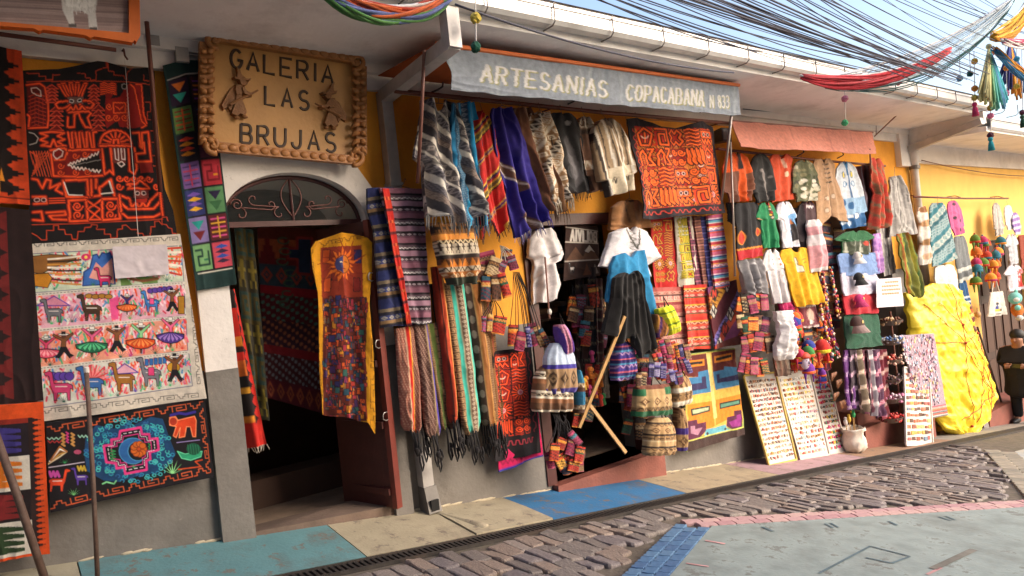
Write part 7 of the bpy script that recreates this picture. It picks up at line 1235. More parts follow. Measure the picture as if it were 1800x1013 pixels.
for i in range(34):
    x, y = 1372+rnd.uniform(0, 92), 548+rnd.uniform(0, 96); pouch(x, y, rnd.uniform(12, 20), rnd.uniform(16, 26), rnd.uniform(-30, 30), .30+.02*(i % 4), rnd.choice([0, 1, 3, 4, 5, 6]), 'knitted purse packed behind the hats and trinket strings', 'purses packed behind the hats', None, 'purse', 'woven_purse')
for i in range(16):
    x, y = 1446+rnd.uniform(-2, 30), 400+i*11; pouch(x, y, rnd.uniform(14, 22), rnd.uniform(18, 28), rnd.uniform(-15, 15), .28+.02*(i % 3), rnd.choice([1, 2, 4, 6, 3]), 'dim knitted pouch between the vest and the caps', 'pouches between the vest and caps', None, 'pouch')
# mask
t = T('carved_mask', 'pale lilac carved face mask above the second magnet board', 'mask', tuple(W(1415, 650, .52))); p = W(1415, 637, .52); b = MB(); b.color('#b8a8bc'); b.sph(p, (.062, .05, .085), 14, 10); b.build('face', PNT, t, True)
b = MB(); b.color('#b8a8bc'); b.sph(p+np.array([0, -.055, -.005]), (.012, .02, .022), 8, 6); b.build('nose', PNT, t, True)
for f in (-1, 1): b = MB(); b.color('#241c24'); b.sph(p+np.array([f*.024, -.042, .022]), (.011, .008, .006), 8, 5); b.build('eye', PNT, t)
b = MB(); b.color('#8a2430'); b.sph(p+np.array([0, -.044, -.036]), (.02, .008, .007), 8, 5); b.build('mouth', PNT, t)
b = MB(); b.color('#b83a24'); b.lathe(p+np.array([0, .01, .05]), [(.075, 0), (.08, .02), (.05, .06), (.01, .075)], 12); b.build('headdress', PNT, t, True)
# hanging strings of little trinkets: each string a thing, its beads joined
def strand(x0, y0, x1, y1, o, n, cols, label, group, r=.02, cat='trinkets'):
    t = T('trinket_string', label, cat, tuple(W(x1, y1, o)), group); A, B2 = W(x0, y0, o), W(x1, y1, o); b = MB(); b.tube([A, B2], .004, 5); b.build('cord', mat('dark_cord', '#2a2220', .9), t); b = MB()
    for k in range(n):
        q = A*(1-(k+.5)/n)+B2*(k+.5)/n
        for m_ in range(3): b.color(rnd.choice(cols)); s = r*rnd.uniform(.6, 1.2); b.sph(q+np.array([rnd.uniform(-.028, .028), -rnd.uniform(.0, .03), rnd.uniform(-.01, .01)]), (s, s*.8, s), 6, 4)
    b.build('trinkets', PNT, t, True, 'stuff')
MIX = ['#c83a3a', '#d8d0c8', '#2a2a6a', '#d88a3a', '#8a2a5a', '#e0c0a0', '#2a5a6a', '#b85a6a', '#4a2a24', '#d8b040']
for i, (x0, y0, x1, y1) in enumerate(((1438, 532, 1462, 634), (1448, 530, 1472, 630), (1458, 470, 1474, 560), (1444, 480, 1452, 540))): strand(x0, y0, x1, y1, .46, 22, MIX, ['string of red and cream trinkets by the yellow t-shirt hem', 'string of trinkets beside the red t-shirt', 'string of small dolls below the pink sweater', 'short string of dark beads behind the pink sweater'][i], 'trinket strings at the third shop')
for i in range(10): x, y = 1452+rnd.uniform(-14, 22), 560+i*12; c = HC[i % 6]; hat(x, y, .9, c, c[2]+' small hat tucked among the trinket strings', .38, 'small hats among the trinket strings')
# wooden panpipes and carvings lower
for i, (x, y, a) in enumerate(((1466, 655, -30), (1474, 668, 20), (1470, 690, -15), (1480, 705, 40))):
    t = T('panpipes', 'small set of brown cane panpipes beside the narrow magnet board', 'panpipes', tuple(W(x, y, .5)), 'panpipes beside the boards'); p = W(x, y, .5)
    for k in range(6): d = .022; q = p+np.array([k*d-.055, 0, 0]); b = MB(); b.color(['#7a4a2c', '#8a5a34', '#6a3c24'][k % 3]); b.tube([q, q+np.array([math.sin(math.radians(a))*.05, 0, -.10+k*.011])], .010, 8); b.build('pipe', PNT, t, True)
# scarves
for i, (x, c1, c2, nm) in enumerate(((1488, '#5a2a6a', '#8a5a9a', 'purple'), (1498, '#3a2a34', '#a87a94', 'plum and rose'), (1508, '#6a5a4a', '#c8b090', 'sand-coloured'), (1518, '#5a2a3a', '#b04a5a', 'wine-red'), (1528, '#7a7078', '#d0c4c4', 'silver-grey'), (1538, '#4a2440', '#c05a7a', 'mauve fringed'), (1546, '#6a1a2a', '#b88a7a', 'dark red'))):
    cloth('silk_scarf', nm+' scarf hanging below the green cloth', 'scarf', [(x-7, 616), (x+7, 614), (x+12+i, 715+i*3), (x-2+i, 720+i*3)], .48+.02*(i % 3), db([(2, c1), (1, c2, 'spk', '#d8c8c8', 5), (1, c1)], .5, .8, 22), c1, 'scarves below the green cloth', folds=1.4, amp=.04, q=.7, th=.02)
# magnet boards
def board(qd, cols, label, frame, rows, per, seed, lean=.22):
    rnd = random.Random(seed); bl, o1 = S(*qd[3]); br, o2 = S(*qd[2]); o = (o1+o2)/2; P = [W(*qd[0], o-lean), W(*qd[1], o-lean), W(*qd[2], o), W(*qd[3], o)]
    t = T('magnet_board', label, 'display board', tuple((bl+br)/2), 'souvenir boards leaning along the pavement'); nrm = np.cross(P[1]-P[0], P[3]-P[0]); nrm /= np.linalg.norm(nrm); nrm = nrm if nrm[1] < 0 else -nrm
    at = lambda u, v, h=0.: P[0]*(1-u)*(1-v)+P[1]*u*(1-v)+P[2]*u*v+P[3]*(1-u)*v+nrm*h
    b = MB(); b.hexa([at(0, 1, -.012), at(1, 1, -.012), at(1, 1, 0), at(0, 1, 0), at(0, 0, -.012), at(1, 0, -.012), at(1, 0, 0), at(0, 0, 0)]); b.build('backing', mat('board_white', '#c9c2ba', .7), t)
    mf = mat('frame_'+frame, frame, .55, var=.12)
    for u0, v0, u1, v1 in ((0, 0, 1, 0), (0, 1, 1, 1), (0, 0, 0, 1), (1, 0, 1, 1)): b = MB(); b.bar(at(u0, v0, .006), at(u1, v1, .006), .022, .022, tuple(nrm)); b.build('frame_bar', mf, t)
    b = MB()
    for r in range(rows):
        pal = rnd.sample(cols, 3); v = .05+.91*(r+.5)/rows; u = .07; sc = rnd.uniform(.8, 1.2)
        while u < .92:
            w = rnd.uniform(.6, 1.1)*.8/per; h = .6*.91/rows*rnd.uniform(.6, 1.1); b.color(rnd.choice(pal+[rnd.choice(cols)])); d = rnd.uniform(.006, .016); j = rnd.uniform(-.006, .006)
            b.hexa([at(u, v+h/2+j, .001), at(u+w*.85, v+h/2+j, .001), at(u+w*.8, v+h/2+j, d), at(u+w*.05, v+h/2+j, d), at(u, v-h/2+j, .001), at(u+w*.85, v-h/2+j, .001), at(u+w*.7, v-h/2+j, d), at(u+w*.12, v-h/2+j, d)])
            if rnd.random() < .5: b.color(rnd.choice(cols)); b.sph(at(u+w*.4, v+j, d), (.009, .006, .009), 6, 4)
            u += w
    b.build('magnets', PNT, t, False, 'stuff')
    b = MB(); e = (P[0]+P[1])/2; b.bar(e-nrm*.02-np.array([0, 0, .05]), np.array([e[0]+.05, e[1]+.28, zwalk(e[0]+.05, min(0, e[1]+.28))]), .03, .02); b.build('rear_leg', M_WOOD, t)
SUB = ['#9a5a44', '#c88a6a', '#5a4a44', '#d8c0a8', '#b85a50', '#8a98a4', '#e0d8d0', '#c0a45a', '#7a5a4c', '#c8a890', '#d8d0c8']
board([(1306, 661), (1362, 655), (1399, 808), (1351, 819)], SUB, 'yellow-edged board crowded with rows of small brown trinkets', '#b89a48', 17, 16, 1)
board([(1364, 658), (1423, 652), (1457, 799), (1406, 809)], ['#c8b89a', '#d8a878', '#e0d0c0', '#c85a4a', '#9ab0b8', '#d8c060', '#c8a0a8', '#8a5a34', '#e0dcd6'], 'wide white-framed board with pale magnets in rows', '#c0b4a8', 16, 12, 2)
board([(1424, 653), (1452, 650), (1487, 793), (1459, 800)], ['#8a2a2a', '#c83a4a', '#2a2a2a', '#d85a8a', '#d8a83a', '#4a7a5a', '#d8c8b8', '#b8306a'], 'narrow white-framed board with red and pink trinkets', '#c4b8ac', 15, 7, 3)
board([(1588, 646), (1632, 648), (1639, 781), (1592, 783)], ['#8a4a34', '#c86a4a', '#d8b070', '#5a3a2c', '#a85a54', '#6a7a8a', '#c8984a'], 'white-framed magnet board standing beside the yellow bundle', '#cfc4bc', 12, 5, 4, .12)
# sack of puppets
p = W(1502, 784, .40); p[2] = zwalk(p[0], p[1]); t = T('white_sack', 'white plastic sack on the pavement beside the narrow magnet board', 'sack', tuple(p)); b = MB(); b.lathe(p, [(.08, .0), (.125, .03), (.145, .08), (.15, .13), (.14, .18), (.125, .23), (.13, .27), (.15, .30), (.145, .32), (.12, .29), (.10, .2)], 26); 
rr = random.Random(2); b.v = [(x+rr.uniform(-.016, .016), y+rr.uniform(-.016, .016), z+(rr.uniform(-.016, .016) if z > p[2]+.02 else 0)) for x, y, z in b.v]; b.build('sack_body', mat('sack_plastic', '#cfc2b4', .5, var=.15, scale=14, bump=.5, bscale=20, stain='#b89a80', stain_amt=.4), t, True)
for i, (dx, dy, h, c, nm) in enumerate(((-.05, 0, .52, '#d8b03a', 'yellow'), (.0, -.03, .58, '#2a9a5a', 'green'), (.06, .02, .62, '#d8c02a', 'golden'), (-.08, .03, .48, '#c8c0bc', 'white'))):
    h *= .86; t = T('stick_puppet', nm+' stick puppet standing in the white sack', 'puppet', (p[0]+dx, p[1]+dy, p[2]+.1), 'stick puppets in the sack'); b = MB(); b.tube([(p[0]+dx, p[1]+dy, p[2]+.1), (p[0]+dx*1.3, p[1]+dy, p[2]+h)], .006, 6); b.build('stick', M_WOOD, t); b = MB(); b.color(c); q = (p[0]+dx*1.3, p[1]+dy, p[2]+h); b.sph(q, (.028, .025, .045), 8, 6); b.sph((q[0], q[1], q[2]+.05), (.02, .02, .02), 8, 6); b.build('head', PNT, t, True)
# tiers of trinkets beside the scarves
for i in range(6):
    y = 556+i*34; t = T('trinket_basket', 'round wire basket of '+['brown seed charms', 'white and blue charms', 'red bead charms', 'dark bead charms', 'pink flower charms', 'scarlet bead charms'][i]+' on the stand beside the scarves', 'basket', tuple(W(1566, y+14, .5)), 'baskets on the trinket stand'); p = W(1566, y+8, .5); b = MB(); b.lathe(p, [(.10, -.06), (.15, 0), (.155, .01), (.14, .0), (.09, -.04)], 14); b.build('dish', mat('basket_wire', '#6a5a50', .6), t); b = MB()
    pal = [['#a8825a', '#d8b890', '#6a3a24'], ['#d8d0cc', '#5a7ab0', '#b8b0b0'], ['#8a2a2a', '#c85a4a', '#d8b09a'], ['#3a2a2a', '#8a6a5a', '#5a3a44'], ['#c87a9a', '#8a3a5a', '#d8c0c8'], ['#b8201e', '#d84a3a', '#6a1a1e']][i]
    for k in range(70): a, r = rnd.uniform(0, 6.28), .15*math.sqrt(rnd.random()); b.color(rnd.choice(pal)); b.sph((p[0]+r*math.cos(a), p[1]+r*math.sin(a), p[2]+rnd.uniform(-.05, .05)), rnd.uniform(.012, .024), 6, 4)
    b.build('charms', PNT, t, True, 'stuff')
p0 = W(1566, 560, .44); b = MB(); b.tube([(p0[0], p0[1], p0[2]+.1), (p0[0], p0[1], zwalk(p0[0], p0[1])+.3)], .014, 8); tag(b.build('stand_pole', M_RAIL), 'thin pole of the trinket stand behind its round baskets', 'stand')
# keychain panel
kc = T('keychain_display', 'hanging panel crowded with pastel keychains beside the yellow bundle', 'display', tuple(W(1620, 735, .66)))
cloth('woven_backing', None, '', [(1580, 590), (1640, 586), (1664, 730), (1622, 738)], .50, lambda cv: (cv.uvc().rect(0, .86, 1, 1, '#2a3a30'), bands(cv, np.where(cv.V > .86, (cv.V-.86)/.14*3 % 1, 2), cv.px, [(1, '#a82a4a'), (.5, '#d8c8b8'), (1, '#2a5a6a'), (.5, '#d8903a')])), '#a08c96', parent=kc, folds=.6, amp=.01, th=.02)
b = MB()
for k in range(330):
    u, v = rnd.random(), rnd.random()*.86; x = (1582+60*u)*(1-v)+(1622+40*u)*v; y = 592+142*v-4*u; q = W(x, y, .54); b.color(rnd.choice(['#d0b8c0', '#c894a8', '#b8a8b8', '#a87c92', '#cfc4c8', '#98a2b4', '#c8b080', '#b87a80', '#7a5a6a'])); s = rnd.uniform(.012, .022); b.box((q[0]-s, q[1]+.012, q[2]-s*1.1), (q[0]+s, q[1]+.03, q[2]+s*1.1))
b.build('keychains', PNT, kc, False, 'stuff')
# yellow tarpaulin bundle tied with red cord
yb, pos = cloth('tarp_bundle', 'tall bundle wrapped in bright yellow plastic tied with red cord', 'bundle', [(1580, 508), (1676, 500), (1750, 738), (1606, 772)], (.12, .12, .18, .26), None, '#e0c42a', None, L=[(0, .02), (.3, .0), (.6, .08), (.96, .22), (1, .3)], R=[(0, .92), (.1, .98), (.5, 1.0), (.85, .98), (.95, .9), (1, .7)], top=[(0, .03), (.4, -.02), (.8, 0), (1, .05)], bot=[(0, 0), (.3, .02), (.6, .01), (1, -.08)], folds=2.2, amp=.03, bulge=.25, crumple=.026, th=.05, q=1.0, m=mat('yellow_tarp', rough=.5, attr=True, var=.08, scale=6, bump=.5, bscale=14, spec=.5), ret=True, dirty=.03)
nv_, nu_ = pos.shape[:2]
def rope(pts, label='red cord'):
    q = []
    for (a, b_) in zip(pts[:-1], pts[1:]):
        for t in np.linspace(0, 1, 9)[:-1]: u, v = a[0]+(b_[0]-a[0])*t, a[1]+(b_[1]-a[1])*t; q.append(pos[int(np.clip(v, 0, 1)*(nv_-1)), int(np.clip(u, 0, 1)*(nu_-1))]+np.array([0, -.014, 0]))
    b = MB(); b.tube(q, .0055, 5); b.build('red_cord', mat('red_cord', '#a8381c', .7), yb, True)
for pts in ([(.62, .0), (.55, .3), (.4, .6), (.35, .95)], [(.05, .36), (.5, .4), (.98, .33)], [(.1, .1), (.45, .35), (.9, .9)], [(.55, .28), (.8, .6), (.95, .88)], [(.95, .4), (.6, .7), (.35, .96)], [(.5, .45), (.7, .75), (.75, .95)], [(.98, .36), (.9, .65), (.7, .96)], [(.2, .9), (.6, .8), (.98, .85)], [(.3, .12), (.55, .28), (.7, .1)]): rope(pts)
for u, v in ((.56, .28), (.35, .95), (.5, .4), (.97, .34)): b = MB(); b.sph(pos[int(v*(nv_-1)), int(u*(nu_-1))]+np.array([0, -.02, 0]), .022, 8, 6); b.build('knot', mat('red_cord'), yb, True)
def stone_block(x, y, s, lb):
    p, _ = S(x, y); rr = random.Random(x); b = MB(); b.hexa([tuple(np.array(p)+np.array(q)*s+np.array([rr.uniform(-.02, .02), rr.uniform(-.02, .02), 0])) for q in ((-.1, -.08, 0), (.1, -.08, 0), (.1, .08, 0), (-.1, .08, 0), (-.08, -.07, .16), (.08, -.06, .17), (.08, .07, .15), (-.08, .07, .16))]); tag(b.build('stone_block', M_COB[0]), lb, 'stone', 'stones holding the bundle')
stone_block(1724, 752, 1.3, 'grey stone block under the right foot of the yellow bundle'); stone_block(1736, 742, 1.2, 'smaller grey stone behind the bundle foot')
pole('walking_stick', 'dark crooked stick leaning behind the yellow bundle', W(1772, 744, .2), W(1718, 575, .1), .018, mat('dark_stick', '#3a2a22', .7), 'sticks behind the yellow bundle', cat='stick')
pole('walking_stick', 'second dark stick crossing low behind the yellow bundle', W(1744, 720, .25), W(1688, 618, .2), .016, mat('dark_stick'), 'sticks behind the yellow bundle', cat='stick')
# ------------------------------------------------------------------ last shop down the street
R4 = 'garments on the yellow wall'
def g4(*a, **k):
    o = gm(*a, **k); o['group'] = R4; return o
g4('alpaca_toys', 'string of white and tan alpaca toys beside the downpipe', 'toys', [(1608, 366), (1626, 362), (1634, 462), (1612, 468)], .26, lambda cv: [cv.uvc().circ(.5, y, .35, c, .06) for y, c in ((.06, '#8a5a34'), (.3, '#b88a60'), (.62, '#a07850'), (.86, '#c8a080'))], '#cfc6ba', dict(L=[(0, .2), (.15, .0), (.3, .2), (.5, 0), (.65, .2), (.85, 0), (1, .1)], R=[(0, .8), (.15, 1), (.3, .8), (.5, 1), (.65, .8), (.85, 1), (1, .9)]), None, bulge=.08)
g4('poncho', 'teal hooded poncho with grey knotwork on the yellow wall', 'poncho', [(1630, 358), (1660, 356), (1680, 456), (1636, 470)], .30, db([(3, '#8a9a9a', 'spk', '#2a6a74', 7), (1.4, '#1f6470'), (2, '#a8aca4', 'dia', '#3a7a80', 8), (1.2, '#17505c')], .6, .8, 38), '#2a6a74', PON, (1648, 347, .22))
g4('sweater', 'pink sweater with dark motifs on the yellow wall', 'sweater', [(1658, 354), (1686, 352), (1696, 410), (1672, 416)], .26, lambda cv: [cv.uvc().circ(x, y, .08, '#3a2430', .05) for x, y in ((.5, .12), (.4, .5), (.7, .6), (.55, .85))], '#c05a88', JAC, (1670, 347, .22))
g4('poncho', 'grey poncho with pale border below the pink sweater', 'poncho', [(1674, 416), (1696, 414), (1708, 488), (1684, 498)], .28, hb([(5, '#6a6c6c'), (.6, '#b8b8b0'), (1, '#5a5c5c'), (.6, '#b8b8b0')]), '#6a6c6c', PON, None)
g4('blouse', 'sheer white blouse below the teal poncho', 'blouse', [(1638, 468), (1676, 464), (1686, 528), (1650, 532)], .28, None, '#cfc8c4', PON, None)
g4('skirt', 'blue skirt with white bands below the grey poncho', 'skirt', [(1682, 492), (1694, 490), (1704, 534), (1688, 538)], .26, hb([(5, '#1f4a74'), (.5, '#c8ccd0'), (.8, '#1f4a74'), (.5, '#c8ccd0'), (.6, '#1f4a74')]), '#1f4a74', SLK, None)
g4('jacket', 'pale striped jacket hanging before the brown doors', 'jacket', [(1740, 358), (1756, 356), (1762, 412), (1746, 416)], .24, vb([(1, '#b8b0a8'), (.4, '#6a5e58')], 0, 4), '#b8b0a8', JAC, (1748, 348, .22))
g4('sweater', 'white sweater hanging at the end of the short rail', 'sweater', [(1762, 362), (1776, 360), (1782, 402), (1768, 406)], .26, None, '#d4cec8', JAC, (1768, 349, .22))
g4('cardigan', 'lilac striped cardigan beside the white sweater', 'cardigan', [(1774, 376), (1788, 372), (1796, 410), (1780, 414)], .30, hb([(1, '#8a6aa8'), (.8, '#d0c4d0')], 4), '#8a6aa8', JAC, None)
g4('t_shirt', 'light grey t-shirt above the red-printed one', 't-shirt', [(1762, 414), (1788, 410), (1792, 462), (1768, 468)], .30, None, '#b4b2b4', TEE, None)
g4('t_shirt', 'white t-shirt with big red lettering', 't-shirt', [(1764, 468), (1794, 464), (1800, 508), (1770, 514)], .32, lambda cv: [cv.uvc().stroke(p, 3.2, '#b8281e') for p in ([(.66, .25), (.62, .85)], [(.82, .22), (.78, .85)], [(.6, .5), (.95, .48)], [(.95, .2), (.9, .8)])], '#d8d0d4', TEE, None)
g4('fabric_drape', 'rust-red cloth hanging behind the grey t-shirt', 'cloth', [(1790, 414), (1806, 412), (1812, 470), (1794, 474)], .22, None, '#8a3a22', SLK, None)
def p_tote(cv):
    cv.uvc()
    for x, c, d in ((.38, '#2a3a8a', '#d8b03a'), (.58, '#c83a4a', '#2a2a2a')): cv.poly([(x-.1, .8), (x, .5), (x+.1, .8)], c); cv.circ(x, .5, .07, '#2a2020', .06); cv.rect(x-.1, .72, x+.1, .82, d)
    cv.stroke([(.4, .92), (.62, .92)], 1.6, '#2a2424')
tt = g4('tote_bag', 'cream tote bag printed with two little figures', 'bag', [(1740, 514), (1760, 512), (1766, 553), (1737, 557)], .34, p_tote, '#c9c0b4', dict(), None, q=1.1, bulge=.03)
b = MB(); A, B2, C2 = W(1744, 514, .37), W(1757, 513, .37), W(1748, 482, .32); b.tube([A, A*.4+C2*.6, C2, B2*.4+C2*.6, B2], .008, 6); b.build('handle', mat('tote_cloth', '#c9c0b4', .9), tt)
def ball_thing(name, label, cat, x, y, o, parts, group=None):
    t = T(name, label, cat, tuple(W(x, y, o)), group); p = W(x, y, o)
    for nm, dx, dz, dy, r, c in parts: b = MB(); b.color(c); b.sph(p+np.array([dx, dy, dz]), r, 12, 8); b.build(nm, TEX, t, True)
ball_thing('plush_toy', 'mint-green and orange plush toy at the end of the street stall', 'toy', 1788, 545, .5, [('body', 0, 0, 0, (.12, .1, .13), '#c8702a'), ('head', -.05, .22, 0, (.13, .11, .11), '#7ac0b4'), ('snout', -.15, .2, -.05, (.05, .05, .04), '#d8d4cc'), ('arm', -.13, .05, -.05, (.06, .05, .05), '#7ac0b4'), ('foot', -.08, -.14, -.05, (.07, .06, .05), '#d8d4cc'), ('ear', .03, .33, 0, (.04, .03, .05), '#7ac0b4')])
HH = [('#c8661e', 'orange'), ('#a82a5a', 'magenta'), ('#2a6a7a', 'teal'), ('#b83a24', 'red'), ('#5a7a2a', 'green'), ('#d88a2a', 'amber')]
for i in range(18):
    x, y = 1712+rnd.uniform(0, 48), 424+(i//5)*22+rnd.uniform(-6, 6); c, nm = HH[i % 6]; hat(x, y, 1.45, (c, rnd.choice(HH)[0], ''), nm+' earflap hat in the cluster before the brown doors', .3+.02*(i % 3), 'hats clustered before the brown doors')
for i in range(8):
    x, y = 1700+rnd.uniform(0, 20), 540+i*13; b = MB(); c, nm = HH[i % 6]; b.color(['#6a3a2a', '#a87a4a', '#8a2a2a'][i % 3]); p = W(x, y, .3); b.sph(p, (.06, .05, .06), 10, 7); b.tube([p, p+np.array([0, 0, .12])], .008, 5); tag(b.build('gourd_rattle', PNT, None, True), ['brown', 'tan', 'dark red'][i % 3]+' gourd rattle hanging beside the leaning sticks', 'rattle', 'gourd rattles beside the sticks')
gm('woven_pouch', 'small orange diamond pouch beside the sticks', 'pouch', [(1692, 545), (1706, 540), (1712, 565), (1698, 572)], .3, hb([(1, '#c84a24'), (.6, '#d8b060'), (1, '#6a2a20')]), '#c84a24', SLK, None, group=None)
# woman in the black coat: standing, looking down at what she holds
PX, PY = W(1806, 744, .5)[0], -.5; PZ = zwalk(PX, PY)
def skinbody(name, chains, parent, m):
    me = bpy.data.meshes.new(name); V, E, R_ = [], [], []
    for v, r in chains['v']: V.append(v); R_.append(r)
    me.from_pydata(V, chains['e'], []); me.update(); o = link(name, me, (PX, PY, PZ), parent); me.materials.append(m)
    o.modifiers.new('skin', 'SKIN'); sd_ = me.skin_vertices[0].data
    for i, r in enumerate(R_): sd_[i].radius = r if hasattr(r, '__len__') else (r, r)
    sd_[0].use_root = True; s = o.modifiers.new('sub', 'SUBSURF'); s.levels = 2; s.render_levels = 2; return o
person = T('person', 'person in a long black coat with a shoulder bag, looking down at their hands', 'person', (PX, PY, PZ))
M_SKIN = mat('skin', '#9a6a50', .55, var=.08); M_COAT = mat('black_coat', '#15141a', .85, var=.2, scale=20, weave=60)
vs = [((0, 0, .88), .15), ((0, 0, 1.08), .14), ((-.02, 0, 1.28), .16), ((-.05, 0, 1.40), .06), ((-.08, 0, 1.48), .085), ((-.09, 0, 1.57), .085), ((.0, -.10, .86), .1), ((.02, -.11, .46), .065), ((.04, -.11, .09), .045), ((-.10, -.12, .04), .04), ((.0, .10, .86), .1), ((.0, .11, .46), .065), ((.02, .11, .09), .045), ((-.12, .12, .04), .04),
      ((-.02, -.19, 1.33), .065), ((.02, -.25, 1.08), .05), ((-.22, -.17, 1.06), .036), ((-.02, .19, 1.33), .065), ((.02, .25, 1.08), .05), ((-.22, .12, 1.08), .036), ((-.29, -.13, 1.08), .03), ((-.29, .07, 1.10), .03)]
skinbody('body', {'v': vs, 'e': [(0, 1), (1, 2), (2, 3), (3, 4), (4, 5), (0, 6), (6, 7), (7, 8), (8, 9), (0, 10), (10, 11), (11, 12), (12, 13), (2, 14), (14, 15), (15, 16), (16, 20), (2, 17), (17, 18), (18, 19), (19, 21)]}, person, M_SKIN)
cvs = [((0, 0, .9), (.25, .23)), ((0, 0, 1.12), (.23, .22)), ((-.01, 0, 1.3), (.2, .18)), ((-.02, 0, 1.40), (.09, .09)), ((.01, 0, .66), (.27, .25)), ((.02, 0, .44), (.28, .27)), ((-.02, -.2, 1.34), .085), ((.03, -.27, 1.08), .068), ((-.18, -.19, 1.06), .055), ((-.02, .2, 1.34), .085), ((.03, .27, 1.08), .068), ((-.18, .14, 1.08), .055)]
skinbody('coat', {'v': cvs, 'e': [(0, 1), (1, 2), (2, 3), (0, 4), (4, 5), (2, 6), (6, 7), (7, 8), (2, 9), (9, 10), (10, 11)]}, person, M_COAT)
skinbody('trousers', {'v': [((0, 0, .8), .14), ((.0, -.10, .7), .1), ((.02, -.11, .4), .08), ((.04, -.11, .08), .07), ((.0, .10, .7), .1), ((.0, .11, .4), .08), ((.02, .11, .08), .07)], 'e': [(0, 1), (1, 2), (2, 3), (0, 4), (4, 5), (5, 6)]}, person, mat('dark_trousers', '#17161a', .9))
for sy in (-.115, .115): b = MB(); b.sph((PX-.07, PY+sy, PZ+.045), (.14, .05, .05), 12, 8); b.build('shoe', mat('shoe_black', '#121114', .5), person, True)
b = MB(); b.sph((PX-.045, PY, PZ+1.595), (.10, .10, .105), 14, 10); b.sph((PX-.005, PY, PZ+1.50), (.075, .10, .13), 12, 8); b.sph((PX+.04, PY, PZ+1.40), (.05, .07, .1), 10, 8); b.build('hair', mat('dark_hair', '#1a1412', .6, bump=.4, bscale=90), person, True)
for sy in (-1, 1):
    b = MB(); b.sph((PX-.168, PY+sy*.032, PZ+1.535), (.008, .011, .007), 8, 5); b.build('eye', mat('eye_dark', '#1c1412', .3), person)
b = MB(); b.sph((PX-.182, PY, PZ+1.51), (.02, .014, .024), 8, 6); b.build('nose', M_SKIN, person, True)
b = MB(); b.sph((PX-.168, PY, PZ+1.468), (.008, .022, .007), 8, 5); b.build('mouth', mat('lips', '#7a4038', .5), person)
for sy in (-.13, .07):
    for k in range(4): b = MB(); y = PY+sy+(k-1.5)*.018; b.tube([(PX-.29, y, PZ+1.085), (PX-.33, y, PZ+1.09), (PX-.35, y, PZ+1.07), (PX-.345, y, PZ+1.05-.004*k)], [.010, .009, .008, .007], 6); b.build('finger', M_SKIN, person, True)
    b = MB(); b.tube([(PX-.28, PY+sy, PZ+1.10), (PX-.31, PY+sy*.7-.02, PZ+1.115), (PX-.335, PY+sy*.6-.02, PZ+1.11)], [.011, .010, .008], 6); b.build('thumb', M_SKIN, person, True)
t = T('phone', 'dark phone held in both hands by the person in the black coat', 'phone', (PX-.35, PY-.03, PZ+1.04)); b = MB(); b.box((PX-.36, PY-.12, PZ+1.06), (PX-.35, PY+.04, PZ+1.13)); b.build('case', mat('phone_dark', '#222126', .3), t)
t = T('shoulder_bag', 'black shoulder bag worn at the hip of the person in the black coat', 'bag', (PX-.2, PY-.26, PZ+.72)); b = MB(); b.sph((PX-.12, PY-.27, PZ+.80), (.19, .08, .12), 14, 10); b.build('body', mat('bag_leather', '#1a191d', .45), t, True); b = MB(); b.tube([(PX-.28, PY-.2, PZ+.84), (PX-.2, PY-.12, PZ+1.15), (PX+.02, PY+.05, PZ+1.45), (PX+.2, PY+.0, PZ+1.1), (PX+.05, PY-.24, PZ+.84)], .014, 6); b.build('strap', mat('bag_leather'), t, True)
person.scale = (1.25, 1.2, 1.02)
# ================================================================== overhead: cables, garlands, pompoms
M_CAB = mat('cable_rubber', '#3a3848', .6)
rnd = random.Random(19)
def cable(a, b_, o1, o2, r, sag, label, grp='overhead cables', m=M_CAB):
    A, B2 = W(*a, o1), W(*b_, o2); b = MB(); b.tube([A*(1-t)+B2*t-np.array([0, 0, sag*4*t*(1-t)]) for t in np.linspace(0, 1, 14)], r, 5); tag(b.build('overhead_cable', m, None, True), label, 'cable', grp)
lines = [((1000, -20), (1330, 92), .012), ((1010, -30), (1420, 105), .008), ((1080, -20), (1560, 112), .010), ((1120, -30), (1600, 118), .008), ((1150, -25), (1620, 122), .016), ((1180, -30), (1640, 128), .010), ((1210, -20), (1650, 130), .022), ((1240, -25), (1660, 132), .012), ((1270, -20), (1680, 140), .012), ((1300, -25), (1690, 140), .018), ((1330, -30), (1700, 140), .010), ((1370, -25), (1700, 130), .012), ((1400, -25), (1720, 132), .016), ((1440, -20), (1740, 130), .009), ((1500, -30), (1790, 110), .007), ((1590, -20), (1810, 60), .012), ((1610, -25), (1820, 50), .012), ((1650, -25), (1830, 70), .008), ((1700, -20), (1830, 55), .009), ((1520, -25), (1810, 90), .009), ((1040, -25), (1500, 116), .009), ((1130, -20), (1580, 124), .012), ((1230, -30), (1640, 136), .014), ((1350, -20), (1690, 150), .011), ((1460, -30), (1760, 120), .008), ((1165, -25), (1600, 130), .014)]
lines += [((a_[0]+rnd.uniform(-40, 40), a_[1]), (b2[0]+rnd.uniform(-60, 30), b2[1]+rnd.uniform(-14, 10)), r_*.8) for a_, b2, r_ in lines]
for i, (a, b_, r) in enumerate(lines): cable(a, b_, 2.2+.05*(i % 5), 2.0+.05*(i % 4), r*.42, .02+.02*(i % 3), ('thick dark' if r > .013 else 'thin dark')+' power cable in the bundle crossing the sky above the eave')
cable((800, 8), (1290, 128), 1.28, 1.26, .008, .08, 'single dark cable sagging along the front of the gutter', None)
cable((1306, 192), (1600, 200), .12, .12, .006, .05, 'thin cable drooping along the white cornice', None)
cable((1620, 282), (1810, 310), .1, .1, .008, .06, 'brown cable along the top of the yellow wall', None, M_RAIL)
